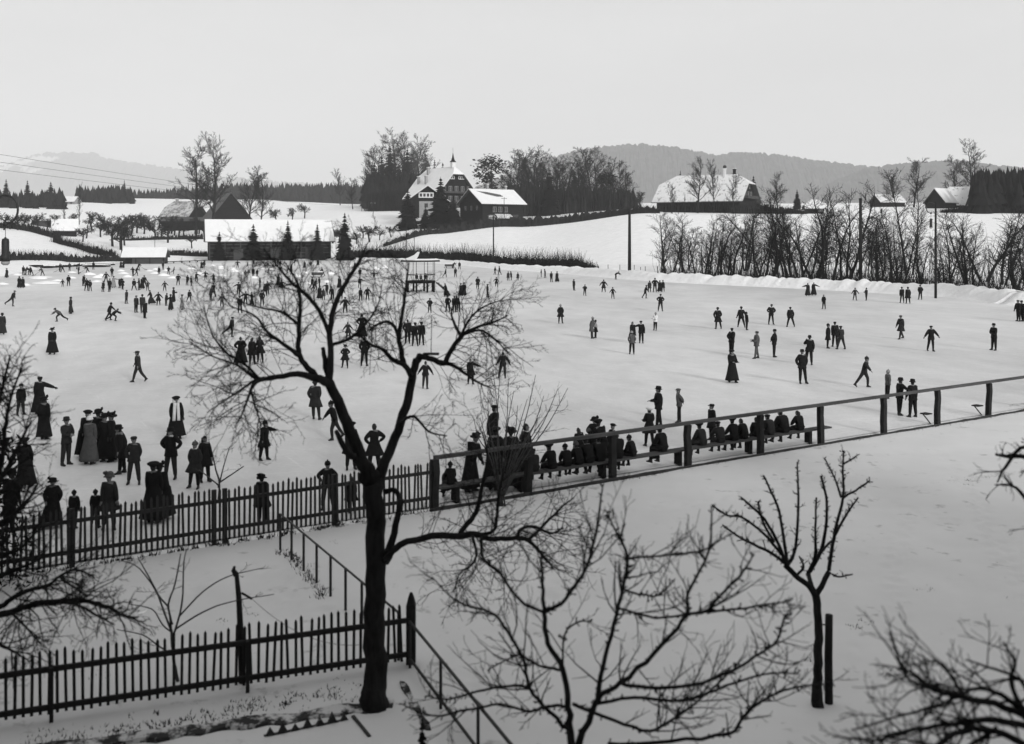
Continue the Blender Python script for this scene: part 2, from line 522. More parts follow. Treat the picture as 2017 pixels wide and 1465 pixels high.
hill('hill', 'pale hazy mountain with snow clearings beyond the valley', [(-700, 380), (-300, 352), (-60, 338), (20, 328), (60, 312), (95, 304), (125, 301), (160, 305), (185, 302), (205, 313), (250, 322), (320, 330), (380, 342), (450, 352), (540, 360), (640, 366), (760, 378), (950, 400)], 12500, 2400, M['hill_far'], 34, 3, 3.0)

# garden and lawn snow with footprints, its grey lowered to stand for near shade
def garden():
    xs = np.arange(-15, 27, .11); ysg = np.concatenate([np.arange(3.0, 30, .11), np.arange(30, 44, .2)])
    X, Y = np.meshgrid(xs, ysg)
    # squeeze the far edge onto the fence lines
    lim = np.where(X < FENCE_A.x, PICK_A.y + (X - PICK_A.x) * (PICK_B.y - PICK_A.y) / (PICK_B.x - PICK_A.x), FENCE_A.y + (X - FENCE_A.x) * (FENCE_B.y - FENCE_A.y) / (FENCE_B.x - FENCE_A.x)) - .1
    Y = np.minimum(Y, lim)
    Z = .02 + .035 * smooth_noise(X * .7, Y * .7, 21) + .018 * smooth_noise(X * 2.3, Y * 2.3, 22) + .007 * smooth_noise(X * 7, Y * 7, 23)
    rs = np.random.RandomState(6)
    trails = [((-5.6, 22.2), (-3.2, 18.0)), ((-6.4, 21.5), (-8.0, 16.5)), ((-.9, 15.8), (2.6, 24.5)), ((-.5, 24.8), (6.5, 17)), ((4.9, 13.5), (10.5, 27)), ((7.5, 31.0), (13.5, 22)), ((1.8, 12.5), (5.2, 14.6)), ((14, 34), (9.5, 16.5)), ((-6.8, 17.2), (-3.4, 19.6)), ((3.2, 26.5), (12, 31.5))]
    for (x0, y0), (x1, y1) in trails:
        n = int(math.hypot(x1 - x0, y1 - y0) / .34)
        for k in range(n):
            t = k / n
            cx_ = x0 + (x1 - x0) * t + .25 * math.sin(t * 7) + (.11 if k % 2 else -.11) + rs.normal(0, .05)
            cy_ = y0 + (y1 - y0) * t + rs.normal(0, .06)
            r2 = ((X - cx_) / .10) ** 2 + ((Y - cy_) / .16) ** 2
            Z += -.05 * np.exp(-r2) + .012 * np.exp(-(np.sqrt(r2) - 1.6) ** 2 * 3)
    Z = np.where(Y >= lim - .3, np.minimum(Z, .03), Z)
    o = meshobj('shade_toned_snow', grid_mesh('shade_toned_snow', X, Y, np.maximum(Z, -.012), M['shade_toned_snow']))
    props(o, 'trodden snow over the house lawn and garden beds, near shade in its colour', 'snow', kind='structure')
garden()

# ------------------------------------------------------------------ trees
def rdir(rng, d, ang, az=None):
    """direction tilted by ang from d"""
    d = Vector(d).normalized()
    u = d.orthogonal().normalized()
    w = d.cross(u)
    az = rng.uniform(0, 2 * math.pi) if az is None else az
    return (d * math.cos(ang) + (u * math.cos(az) + w * math.sin(az)) * math.sin(ang)).normalized()

def grow(mbs, rng, p, d, L, r, lev, P):
    """recursive branch: mbs = (trunk builder, crown builder)"""
    n = P['seg'][lev]
    pts, dirs = [Vector(p)], []
    d = Vector(d).normalized()
    for i in range(n):
        w = P['wob'][lev]
        d = (d + Vector((rng.gauss(0, w), rng.gauss(0, w), rng.gauss(0, w) + P['trop'][lev]))).normalized()
        pts.append(pts[-1] + d * (L / n))
        dirs.append(d.copy())
    tip = P['tip'][lev]
    rad = [max(P['rmin'], r * (1 - (1 - tip) * i / n)) for i in range(n + 1)]
    mbs[0 if lev == 0 else 1].tube(pts, rad, P['sides'][lev], cap=(lev == 0))
    if lev + 1 >= len(P['seg']): return
    k = P['kids'][lev]
    k = int(k * rng.uniform(0.8, 1.2) + 0.5)
    t0 = P['t0'][lev]
    for c in range(k):
        t = t0 + (1 - t0) * (c + rng.random()) / k
        t = min(t, 0.999)
        i = int(t * n)
        q = pts[i].lerp(pts[i + 1], t * n - i)
        ang = math.radians(rng.uniform(*P['ang'][lev]))
        nd = rdir(rng, dirs[i], ang)
        ll = L * P['lr'][lev] * rng.uniform(0.65, 1.15) * (1 - P['short'][lev] * t)
        rr = rad[i] * P['rr'][lev]
        grow(mbs, rng, q, nd, ll, rr, lev + 1, P)

ORCHARD = dict(seg=[4, 5, 4, 3], wob=[.10, .20, .22, .25], trop=[.02, .03, .02, .05], tip=[.75, .3, .3, .4], rmin=0.022, sides=[7, 5, 4, 3],
               kids=[7, 10, 9], t0=[.62, .25, .2], ang=[(35, 70), (35, 75), (30, 70)], lr=[1.05, .5, .5], short=[.1, .3, .3], rr=[.6, .5, .55])
TALL = dict(seg=[8, 5, 4, 3], wob=[.05, .10, .14, .16], trop=[.03, .06, .06, .06], tip=[.2, .25, .3, .4], rmin=0.020, sides=[7, 4, 3, 3],
            kids=[28, 10, 8], t0=[.26, .25, .2], ang=[(30, 58), (25, 50), (22, 50)], lr=[.40, .45, .5], short=[.45, .3, .3], rr=[.5, .5, .55])
ALDER = dict(seg=[8, 4, 3], wob=[.07, .12, .16], trop=[.03, .05, .06], tip=[.15, .25, .4], rmin=0.015, sides=[6, 3, 3],
             kids=[34, 8], t0=[.22, .2], ang=[(28, 58), (25, 55)], lr=[.27, .5], short=[.45, .3], rr=[.42, .55])
POPLAR = dict(seg=[8, 4, 3], wob=[.03, .1, .15], trop=[.04, .16, .1], tip=[.15, .25, .4], rmin=0.02, sides=[6, 3, 3],
              kids=[44, 6], t0=[.12, .2], ang=[(15, 32), (15, 35)], lr=[.22, .45], short=[.3, .3], rr=[.4, .55])

def tree_meshes(kind, P, seed, height, r0, stems=1, lean=0.0, bark='bark_far'):
    rng = random.Random(seed)
    t, c = MB(), MB()
    for s in range(stems):
        a = rng.uniform(0, 6.28)
        off = Vector((math.cos(a), math.sin(a), 0)) * (0.35 * (stems > 1))
        d = Vector((math.cos(a) * lean * rng.uniform(.5, 1.3), math.sin(a) * lean * rng.uniform(.5, 1.3), 1))
        h = height * (1 if s == 0 else rng.uniform(0.7, 0.98))
        L = h if P['tip'][0] < 0.5 else h * 0.42
        grow((t, c), rng, off - Vector((0, 0, .3)), d, L, r0 * (1 if s == 0 else .8), 0, P)
    return t.mesh(kind + '_trunk', M[bark], True), c.mesh(kind + '_crown', M[bark], True), height

VAR = {}
VAR['orchard'] = [tree_meshes('orchard', ORCHARD, 10 + i, 6.0, 0.20) for i in range(5)]
VAR['tall'] = [tree_meshes('tall', TALL, 20 + i, 16.0, 0.30, 1, 0.03) for i in range(4)]
VAR['alder'] = [tree_meshes('alder', ALDER, 30 + i, 12.0, 0.17, (2, 2, 3, 3, 1, 4)[i], 0.24) for i in range(6)]
VAR['poplar'] = [tree_meshes('poplar', POPLAR, 50 + i, 12.0, 0.14) for i in range(2)]

def conifer_meshes(seed, H=12.0, W=4.2, z0=0.04, dens=1.0, layers=22, droop=0.45, needle='needle'):
    rng = random.Random(seed)
    t, c = MB(), MB()
    t.tube([(0, 0, -.3), (0, 0, H * .5), (0, 0, H)], [H * .018, H * .011, .02], 6)
    for k in range(layers):
        f = (k + rng.uniform(-.3, .3)) / layers
        z = H * (z0 + (1 - z0) * f)
        R_ = W / 2 * max(0.02, (1 - f)) ** 0.85 * rng.uniform(.82, 1.12)
        nb = max(5, int((13 - 7 * f) * dens))
        a0 = rng.uniform(0, 6.28)
        for b in range(nb):
            a = a0 + 6.283 * b / nb + rng.uniform(-.25, .25)
            r = R_ * rng.uniform(.7, 1.15)
            ca, sa = math.cos(a), math.sin(a)
            dz = -r * droop * rng.uniform(.6, 1.3)
            th = H / layers * 0.55
            def pt(s, side, up): return (ca * s - sa * side, sa * s + ca * side, z + dz * (s / r) ** 1.3 + up)
            w = r * rng.uniform(.30, .46)
            tip = pt(r, 0, th * .35)
            # a bough: upper spine and two ragged skirts of needles hanging from it
            vs_ = [pt(0, 0, th), pt(r * .45, w, -th * .3), pt(r * .5, 0, th * .45), pt(r * .45, -w, -th * .3), tip,
                   pt(r * .75, w * .9, -th * .5), pt(r * .75, -w * .9, -th * .5), pt(r * .2, w * .5, -th), pt(r * .2, -w * .5, -th)]
            c.add(vs_, [(0, 7, 1), (0, 1, 2), (0, 2, 3), (0, 3, 8), (2, 1, 5), (2, 5, 4), (2, 4, 6), (2, 6, 3)])
    return t.mesh('fir_trunk', M['bark_far']), c.mesh('fir_crown', M[needle]), H
VAR['fir'] = [conifer_meshes(70 + i, 12, (6.2, 7.0, 5.6)[i], dens=1.3, layers=26) for i in range(3)]
def pine_meshes(seed):
    rng = random.Random(seed)
    t, c = MB(), MB()
    t.tube([(0, 0, -.3), (.1, 0, 5), (0, .1, 9), (0, 0, 11)], [.24, .2, .13, .04], 6)
    for k in range(34):
        z = rng.uniform(3.2, 11.2)
        a = rng.uniform(0, 6.28)
        R_ = rng.uniform(.6, 3.4) * math.sqrt(max(.1, 1 - ((z - 6.5) / 5.2) ** 2))
        q = Vector((math.cos(a) * R_, math.sin(a) * R_, z + rng.uniform(.2, .9)))
        t.tube([(0, 0, z - .6), tuple(q * .5 + Vector((0, 0, z * .5))), tuple(q)], [.05, .04, .02], 3)
        for j in range(26):
            e = Vector((rng.gauss(0, .75), rng.gauss(0, .75), rng.gauss(0, .4)))
            p = q + e
            u = Vector((rng.gauss(0, 1), rng.gauss(0, 1), rng.gauss(0, .6))).normalized() * rng.uniform(.25, .55)
            v = u.orthogonal().normalized() * rng.uniform(.12, .3)
            c.add([tuple(p - u), tuple(p + v), tuple(p + u), tuple(p - v)], [(0, 1, 2, 3)])
    return t.mesh('pine_trunk', M['bark_far']), c.mesh('pine_crown', M['needle']), 11.6
VAR['pine'] = [pine_meshes(91), pine_meshes(92)]

_tn = {}
def plant(kind, name, loc, height, label, group=None, wide=1.0, rz=None, var=None, cat='tree'):
    v = VAR[kind]
    k = _tn.get(kind, 0) if var is None else var
    _tn[kind] = k + 1
    tm, cm, h = v[k % len(v)]
    rng = random.Random(1000 + sum(map(ord, label)) + int(loc[0] * 7))
    e = empty(name, loc, rng.uniform(0, 6.28) if rz is None else rz, label, cat, group)
    s = height / h
    e.scale = (s * wide, s * wide, s)
    meshobj('trunk', tm, e)
    meshobj('crown', cm, e)
    return e

# --- alder row behind the snow bank on the far right shore
rng = random.Random(77)
G_AL = 'bare alders in the row along the far shore'
alders = [(1300, 420), (1316, 408), (1341, 432), (1352, 418), (1372, 436), (1388, 424), (1404, 440), (1415, 414), (1428, 420), (1440, 412), (1458, 418), (1468, 408), (1487, 414), (1500, 404), (1513, 366),
          (1528, 404), (1543, 412), (1560, 400), (1575, 362), (1590, 414), (1606, 362), (1622, 358), (1640, 372), (1662, 356), (1683, 402), (1708, 424), (1722, 414), (1737, 420), (1752, 402), (1766, 424),
          (1779, 408), (1792, 322), (1812, 420), (1862, 430), (1878, 418), (1915, 408), (1936, 398), (1975, 412), (2000, 404), (2035, 396)]
ORD = ['thin', 'slender', 'crooked', 'twin-stemmed', 'leaning', 'tall', 'many-twigged', 'straight', 'forked', 'spindly']
for i, (px, top) in enumerate(alders):
    de = float(np.interp(px, EDGE_PX, EDGE_D)) + rng.choice((4.5, 6, 8, 11, 16, 22)) + rng.uniform(0, 2)
    p = far_pt(px, de)
    h = row_z(top, de) - p.z
    if i < 24: where = 'between the utility pole and the thick dark mast'
    elif i < 33: where = 'between the thick mast and the crook lamp'
    else: where = 'beyond the crook lamp by the end of the shore'
    n = ('first', 'second', 'third', 'fourth', 'fifth', 'sixth', 'seventh', 'eighth', 'ninth', 'tenth', 'eleventh', 'twelfth', 'thirteenth', 'fourteenth', 'fifteenth', 'sixteenth', 'seventeenth', 'eighteenth',
         'nineteenth', 'twentieth', 'twenty-first', 'twenty-second', 'twenty-third', 'twenty-fourth')[i if i < 24 else (i - 24 if i < 33 else i - 33)]
    nm = 'alder_tree'
    plant('alder', nm, p, max(6, h * .94), f'{ORD[(i * 7) % 10]} bare alder, {n} in line {where}', G_AL, rng.uniform(.9, 1.5) * (1.25 if i >= 33 else 1))

# undergrowth under the alders and the long dark hedge on the near side of the meadow
def brush(name, label, pxs, offs, heights, width, count, seed, rmin=0.012, mat_='bark_far', core=0.0):
    rng = random.Random(seed)
    mb = MB()
    for i in range(count):
        px = rng.uniform(pxs[0], pxs[-1])
        d = float(np.interp(px, EDGE_PX, EDGE_D)) + float(np.interp(px, pxs, offs)) + rng.uniform(-width, width)
        p = far_pt(px, d)
        h = float(np.interp(px, pxs, heights)) * rng.choice((.4, .6, .7, .8, .9, 1.0, 1.3)) * rng.uniform(.7, 1.1)
        q = p + Vector((rng.gauss(0, .22) * h, rng.gauss(0, .22) * h, h))
        m = p.lerp(q, .5) + Vector((rng.gauss(0, .08), rng.gauss(0, .08), 0)) * h
        mb.tube([p - Vector((0, 0, .2)), m, q], [rmin * 2.2, rmin * 1.5, rmin * .6], 3, cap=False)
    if core:
        pp = np.linspace(pxs[0], pxs[-1], 140)
        rings = []
        for px in pp:
            d = float(np.interp(px, EDGE_PX, EDGE_D)) + float(np.interp(px, pxs, offs))
            p = far_pt(px, d)
            h = float(np.interp(px, pxs, heights)) * core * rng.uniform(.8, 1.15)
            w = width * rng.uniform(.6, .9)
            u = Vector((-p.x, -p.y, 0)).normalized()
            rings.append([p + u * w - Vector((0, 0, .3)), p + u * w * .9 + Vector((0, 0, h * .6)), p + u * w * .3 + Vector((0, 0, h)),
                          p - u * w * .3 + Vector((0, 0, h * .95)), p - u * w + Vector((0, 0, h * .5)), p - u * w - Vector((0, 0, .3))])
        mb.loft(rings)
    o = mb.build(name, M[mat_])
    return props(o, label, 'hedge' if core else 'undergrowth', kind='stuff')
brush('undergrowth', 'dark brushwood growing at the feet of the alders', [1290, 1330, 1500, 1800, 1900, 2100], [5, 6, 6, 6, 6, 6], [.8, 1.3, 1.8, 1.9, 1.5, 1.4], 4.0, 3000, 5, 0.018)
brush('undergrowth', 'grey haze of young shoots between the alder stems', [1290, 1400, 1800, 2100], [9, 9, 9, 9], [4.0, 5.5, 6.5, 5.5], 6.0, 1200, 15, 0.014)
h1 = brush('hedge', 'long dark thorn hedge between the pond and the meadow', [690, 760, 860, 960, 1060, 1135, 1150, 1180], [8, 8, 8, 8, 8, 9, 9, 9], [3.2, 3.6, 3.4, 3.4, 3.2, 2.8, 2.0, .5], 2.6, 3800, 6, 0.022, 'needle', 0.62)

# --- firs in front of the barn and around the chalets, each where it stands
def fir(px, d, top, label, wide=1.0, base=None, name='fir_tree', kind='fir', group=None, var=None):
    if base is not None: d = max(d * .8, solve_d(px, base))
    p = far_pt(px, d)
    return plant(kind, name, p, row_z(top, d) - p.z, label, group, wide, var=var)
G_F = 'young firs before the long barn'
fir(432, 281, 455, 'smallest fir at the gable corner of the long barn', 1.15, None, group=G_F)
fir(499, 284, 440, 'fir before the middle of the barn wall, snow roof behind its tip', 1.15, None, group=G_F)
fir(567, 285, 433, 'tall narrow fir before the barn, third along its wall', 1.1, None, group=G_F)
fir(625, 286, 440, 'fir overlapping the far end of the barn roof', 1.1, None, group=G_F)
fir(679, 284, 418, 'slim dark fir standing free beyond the barn end', 0.9, None, group=G_F)
fir(803, 372, 370, 'broad fir at the corner of the big chalet', 1.5, 452)
fir(868, 372, 348, 'tall fir hiding the middle of the big chalet front', 1.5, 449)
fir(893, 368, 385, 'short fir between the two chalets by the little hut', 1.35, 449)
fir(838, 366, 405, 'low bushy fir below the chalet terrace', 1.7, 450)
fir(1083, 400, 330, 'tall dark fir beside the road past the smaller chalet', 1.1, 424)
fir(737, 470, 318, 'dark spruce at the outer edge of the wooded knoll', 1.1, 406)
fir(768, 480, 285, 'highest spruce on the wooded knoll behind the chalet', 1.25, 405)
fir(752, 490, 305, 'spruce pressed against the highest one on the knoll', 1.2, 405)
fir(802, 480, 292, 'tall spruce on the knoll next to the highest one', 1.0, 405)
fir(786, 500, 320, 'spruce half hidden inside the knoll wood', 1.3, 405)
fir(838, 470, 298, 'ragged spruce leaning out of the knoll wood above the roof', 0.95, 400)
fir(818, 500, 318, 'short spruce behind the ragged one on the knoll', 1.3, 400)
fir(856, 500, 313, 'little spruce behind the chalet ridge near its chimney', 0.9, 360)
fir(872, 500, 318, 'small spruce beside the roof spire', 0.9, 362)
fir(968, 440, 313, 'round-headed pine above the smaller chalet', 1.15, 412, 'pine_tree', 'pine')
fir(1132, 420, 336, 'dense fir in the roadside grove', 1.2, 412)
fir(1195, 420, 342, 'dark bushy pine near the end of the roadside grove', 1.0, 412, 'pine_tree', 'pine')
fir(1340, 420, 335, 'little fir peeping over the farmhouse ridge', 0.8, 412)
fir(1484, 345, 345, 'single fir at the gable of the farmhouse', 1.3, 412)
fir(1570, 400, 372, 'small fir standing beyond the farm hedge', 1.0, 412)
fir(12, 520, 352, 'fir at the outer end of the valley wood', 1.2, 410)
fir(54, 520, 354, 'pointed fir in the valley wood near the villa', 1.1, 408)
fir(100, 525, 357, 'pair-topped fir beside the villa in the valley wood', 1.2, 406)
fir(245, 640, 354, 'lone fir top rising out of the field wood', 0.9, 398)
fir(138, 500, 390, 'small round fir below the villa', 1.4, 402)

# --- bare trees: tall ones and the orchard
def bare(kind, name, px, d, base, top, label, wide=1.0, group=None, var=None):
    if base is not None: d = max(d * .8, solve_d(px, base))
    p = far_pt(px, d)
    return plant(kind, name, p, row_z(top, d) - p.z, label, group, wide, var=var)
bare('tall', 'bare_tree', 386, 330, 462, 308, 'tall bare tree with a wide crown over the dark farm roof', 1.25)
bare('tall', 'bare_tree', 418, 335, 462, 297, 'tallest bare tree standing before the pyramid roof', 1.15)
bare('tall', 'bare_tree', 489, 345, 455, 342, 'bare tree with two rounded heads behind the barn', 1.1)
bare('tall', 'bare_tree', 512, 348, 455, 352, 'smaller twin of the two trees behind the barn', 1.0)
bare('tall', 'bare_tree', 778, 500, 405, 280, 'great round bare tree on the wooded knoll', 1.5)
bare('tall', 'bare_tree', 730, 500, 406, 310, 'bare tree feathering the outer side of the knoll', 1.0)
bare('tall', 'bare_tree', 815, 510, 400, 285, 'bare birch-like tree inside the knoll wood', 1.0)
bare('tall', 'bare_tree', 1042, 430, 416, 306, 'bare tree at the near end of the roadside grove', 1.3)
bare('tall', 'bare_tree', 1020, 440, 416, 322, 'bare tree behind the smaller chalet chimney', 1.3)
bare('tall', 'bare_tree', 1062, 420, 418, 318, 'bare tree touching the tall dark fir', 1.2)
bare('tall', 'bare_tree', 1105, 425, 414, 318, 'bare tree just past the tall dark fir', 1.2)
bare('tall', 'bare_tree', 1165, 425, 412, 303, 'highest bare tree of the roadside grove', 1.2)
bare('tall', 'bare_tree', 1148, 430, 412, 330, 'bare tree under the highest one in the grove', 1.3)
bare('tall', 'bare_tree', 1225, 420, 410, 332, 'rounded bare tree at the far end of the grove', 1.25)
bare('tall', 'bare_tree', 1208, 426, 410, 345, 'shrubby bare tree near the grove end', 1.4)
for px_, d_, b_, t_, lab_ in ((1034, 440, 415, 318, 'bare tree filling the gap behind the smaller chalet'), (1052, 445, 415, 308, 'bare tree with spreading top near the grove start'), (1075, 440, 415, 322, 'bare tree behind the tall dark fir'),
        (1092, 445, 414, 325, 'low bare tree on the far side of the tall fir'), (1120, 440, 413, 326, 'bare tree in the dip of the grove'), (1140, 445, 413, 318, 'bare tree beside the dense grove fir'), (1176, 440, 412, 312, 'bare tree leaning on the highest of the grove'),
        (1190, 445, 412, 322, 'bare tree above the bushy grove pine'), (1240, 440, 411, 345, 'bare tree closing the end of the grove'), (745, 505, 406, 300, 'bare tree among the outer knoll spruces'), (790, 505, 405, 288, 'bare tree topping the middle of the knoll'),
        (828, 505, 402, 300, 'bare tree over the ragged knoll spruce'), (848, 505, 402, 315, 'bare tree behind the chalet chimneys'), (1005, 445, 416, 330, 'bare tree between pine and grove')):
    bare('tall', 'bare_tree', px_, d_, b_, t_, lab_, 1.3)
bare('orchard', 'bare_tree', 1262, 420, 409, 362, 'small bare tree standing clear of the grove', 1.0)
bare('tall', 'bare_tree', 1374, 315, 418, 328, 'rounded walnut before the farmhouse roof', 1.25)
bare('tall', 'bare_tree', 1406, 313, 418, 325, 'narrow pear tree before the farmhouse roof', .7)
bare('tall', 'bare_tree', 1446, 312, 419, 350, 'pollarded tree at the farmhouse gable', .9)
bare('tall', 'bare_tree', 1322, 316, 419, 368, 'slim bare tree at the low end of the farmhouse roof', .9)
bare('tall', 'bare_tree', 1532, 318, 420, 352, 'bushy bare tree beside the farm orchard hedge', 1.2)
bare('tall', 'bare_tree', 1760, 330, 408, 342, 'domed bare tree in the upper field', 1.35)
bare('tall', 'bare_tree', 1800, 332, 409, 322, 'tall bare tree next to the domed one in the upper field', 1.2)
bare('tall', 'bare_tree', 1880, 345, 407, 322, 'bare tree rising behind the far farm roofs', 1.3)
bare('tall', 'bare_tree', 1910, 350, 407, 297, 'high round bare tree behind the dark spruce wood', 1.25)
bare('poplar', 'poplar_tree', 156, 380, 442, 368, 'slim upright poplar on the slope', .9)
bare('poplar', 'poplar_tree', 128, 375, 452, 392, 'short poplar beside the dark hut', 1.0)
bare('tall', 'bare_tree', 670, 560, 404, 340, 'thin bare tree on the snowy rise before the knoll', .9)
bare('tall', 'bare_tree', 695, 520, 412, 358, 'bare tree with leaning crown near the knoll fence', 1.1)
ORCH = [(20, 340, 450, 408, 'small bare tree, first behind the crook of the lamp'), (48, 340, 450, 410, 'small bare tree, second behind the crook of the lamp'), (75, 345, 448, 404, 'bare tree beside the long grey hill shed'), (92, 335, 455, 412, 'bare tree in front of the long grey hill shed'),
        (145, 360, 452, 405, 'bare tree between hut and poplar'), (170, 330, 470, 425, 'low fruit tree just past the dark hut'), (198, 340, 468, 415, 'fruit tree halfway down the lane'), (205, 440, 452, 405, 'distant fruit tree above the lane'), (230, 345, 470, 412, 'fruit tree crowding the gnarled one'),
        (246, 310, 484, 425, 'dark fruit tree over the shed ridge'), (262, 420, 452, 405, 'fruit tree in the back row, first'), (278, 425, 450, 404, 'fruit tree in the back row, second'), (295, 400, 456, 408, 'fruit tree in the back row, third'), (312, 400, 452, 406, 'fruit tree in the back row beside the farmhouse'),
        (338, 350, 462, 405, 'fruit tree touching the farmhouse eave'), (352, 345, 464, 408, 'fruit tree before the farmhouse wall'), (392, 340, 462, 410, 'fruit tree under the tallest bare tree'), (402, 330, 468, 420, 'dark fruit tree at the barn gable top'), (545, 380, 440, 392, 'bushy bare tree over the barn ridge'),
        (575, 390, 436, 396, 'low bare tree over the barn ridge end'), (640, 340, 470, 420, 'thin fruit tree rising past the barn roof end'), (668, 330, 476, 440, 'shrubby fruit tree by the slim fir'), (715, 345, 470, 432, 'fruit tree low on the knoll slope'), (770, 345, 468, 430, 'fruit tree at the foot of the chalet slope'), (182, 470, 455, 398, 'spreading apple tree alone on the slope'), (214, 430, 462, 400, 'thin fruit tree in the upper orchard row'), (238, 300, 492, 418, 'gnarled apple tree in front of the low shed'),
        (222, 320, 486, 405, 'old apple tree leaning over the dark lane hedge'), (248, 400, 460, 402, 'apple tree behind the gnarled one'), (258, 340, 466, 400, 'upright fruit tree in the middle of the orchard'),
        (270, 360, 460, 402, 'fruit tree with a broad top in the orchard middle'), (284, 340, 462, 410, 'stooping fruit tree by the orchard fence'), (306, 320, 474, 412, 'twisted apple tree with dark bole'),
        (318, 330, 470, 412, 'apple tree next to the twisted one'), (330, 310, 480, 415, 'thick-stemmed apple tree nearest the shed roof'), (344, 330, 466, 412, 'apple tree before the dark farm barn'),
        (362, 320, 468, 420, 'leaning apple tree before the farm barn'), (378, 300, 490, 446, 'small forked apple tree at the barn gable'), (163, 320, 476, 430, 'low tree beside the dark hut'),
        (108, 330, 460, 404, 'bushy tree over the shed on the hill'), (60, 330, 452, 405, 'bare tree on the hill crest with leaning stem'), (35, 332, 452, 404, 'bare tree at the hill edge behind the lamp crook'),
        (8, 332, 452, 400, 'bare tree on the hill by the outer edge'), (728, 330, 478, 420, 'spreading apple tree below the knoll fence'), (702, 325, 482, 445, 'small apple tree near the free-standing fir'),
        (655, 320, 480, 416, 'apple tree just beyond the barn end'), (600, 430, 428, 388, 'little apple tree on the rise above the barn'), (748, 335, 474, 440, 'low apple sapling near the road bend'),
        (1240, 410, 410, 370, 'last little fruit tree by the road'), (1232, 405, 412, 375, 'fruit tree behind the road hedge')]
for px, d, b, t, lab in ORCH:
    bare('orchard', 'apple_tree', px, d, b, t, lab, 1.0, 'bare fruit trees around the farms')

# far woods that read as one mass
def wood(name, label, spots, seed, mat_='needle_far', w=0.34):
    rng = random.Random(seed)
    mb = MB()
    for px0, px1, d0, d1, base, top0, top1, n in spots:
        for i in range(n):
            t = (i + rng.random()) / n
            px = px0 + (px1 - px0) * t
            d = rng.uniform(d0, d1)
            top = top0 + (top1 - top0) * t + rng.uniform(-5, 9)
            zb = row_z(base, d) - 2
            x = (px - CX) / F * d
            h = row_z(top, d) - zb
            R_ = h * w * rng.uniform(.6, 1.1)
            k = 7
            for j in range(4):
                f0 = j / 4
                z0, z1 = zb + h * (.05 + .85 * f0), zb + h * min(1, f0 + .42)
                r = R_ * (1 - f0) ** .8
                a0 = rng.uniform(0, 6)
                ring = [(x + math.cos(a0 + 6.283 * q / k) * r * rng.uniform(.75, 1.2), d + math.sin(a0 + 6.283 * q / k) * r, z0 + rng.uniform(-.06, .04) * h) for q in range(k)]
                mb.add(ring + [(x, d, z1)], [(q, (q + 1) % k, k) for q in range(k)])
    o = mb.build(name, M[mat_])
    return props(o, label, 'wood', kind='stuff')
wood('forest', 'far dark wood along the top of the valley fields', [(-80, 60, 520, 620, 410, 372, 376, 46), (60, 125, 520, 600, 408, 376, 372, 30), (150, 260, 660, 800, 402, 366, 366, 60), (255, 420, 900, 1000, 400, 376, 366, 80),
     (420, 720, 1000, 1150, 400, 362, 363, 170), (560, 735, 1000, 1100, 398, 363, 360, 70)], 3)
wood('forest', 'dense dark spruce wood at the edge of the upper field', [(1915, 2080, 290, 330, 412, 336, 322, 60), (1920, 2080, 330, 360, 410, 335, 326, 36)], 4, 'needle', 0.27)
wood('forest', 'dark thicket under the trees of the knoll', [(722, 850, 520, 570, 408, 345, 335, 80)], 8, 'needle', .3)
wood('forest', 'dark thicket at the back of the roadside grove', [(1000, 1250, 440, 480, 414, 358, 372, 90)], 9, 'needle', .34)

# ------------------------------------------------------------------ buildings
def slab(mb, poly, lo, hi, mat=0):
    n = len(poly)
    b = [(p[0], p[1], p[2] + lo) for p in poly]
    t = [(p[0], p[1], p[2] + hi) for p in poly]
    mb.add(b + t, [tuple(reversed(range(n))), tuple(range(n, 2 * n))] + [(i, (i + 1) % n, n + (i + 1) % n, n + i) for i in range(n)], mat)

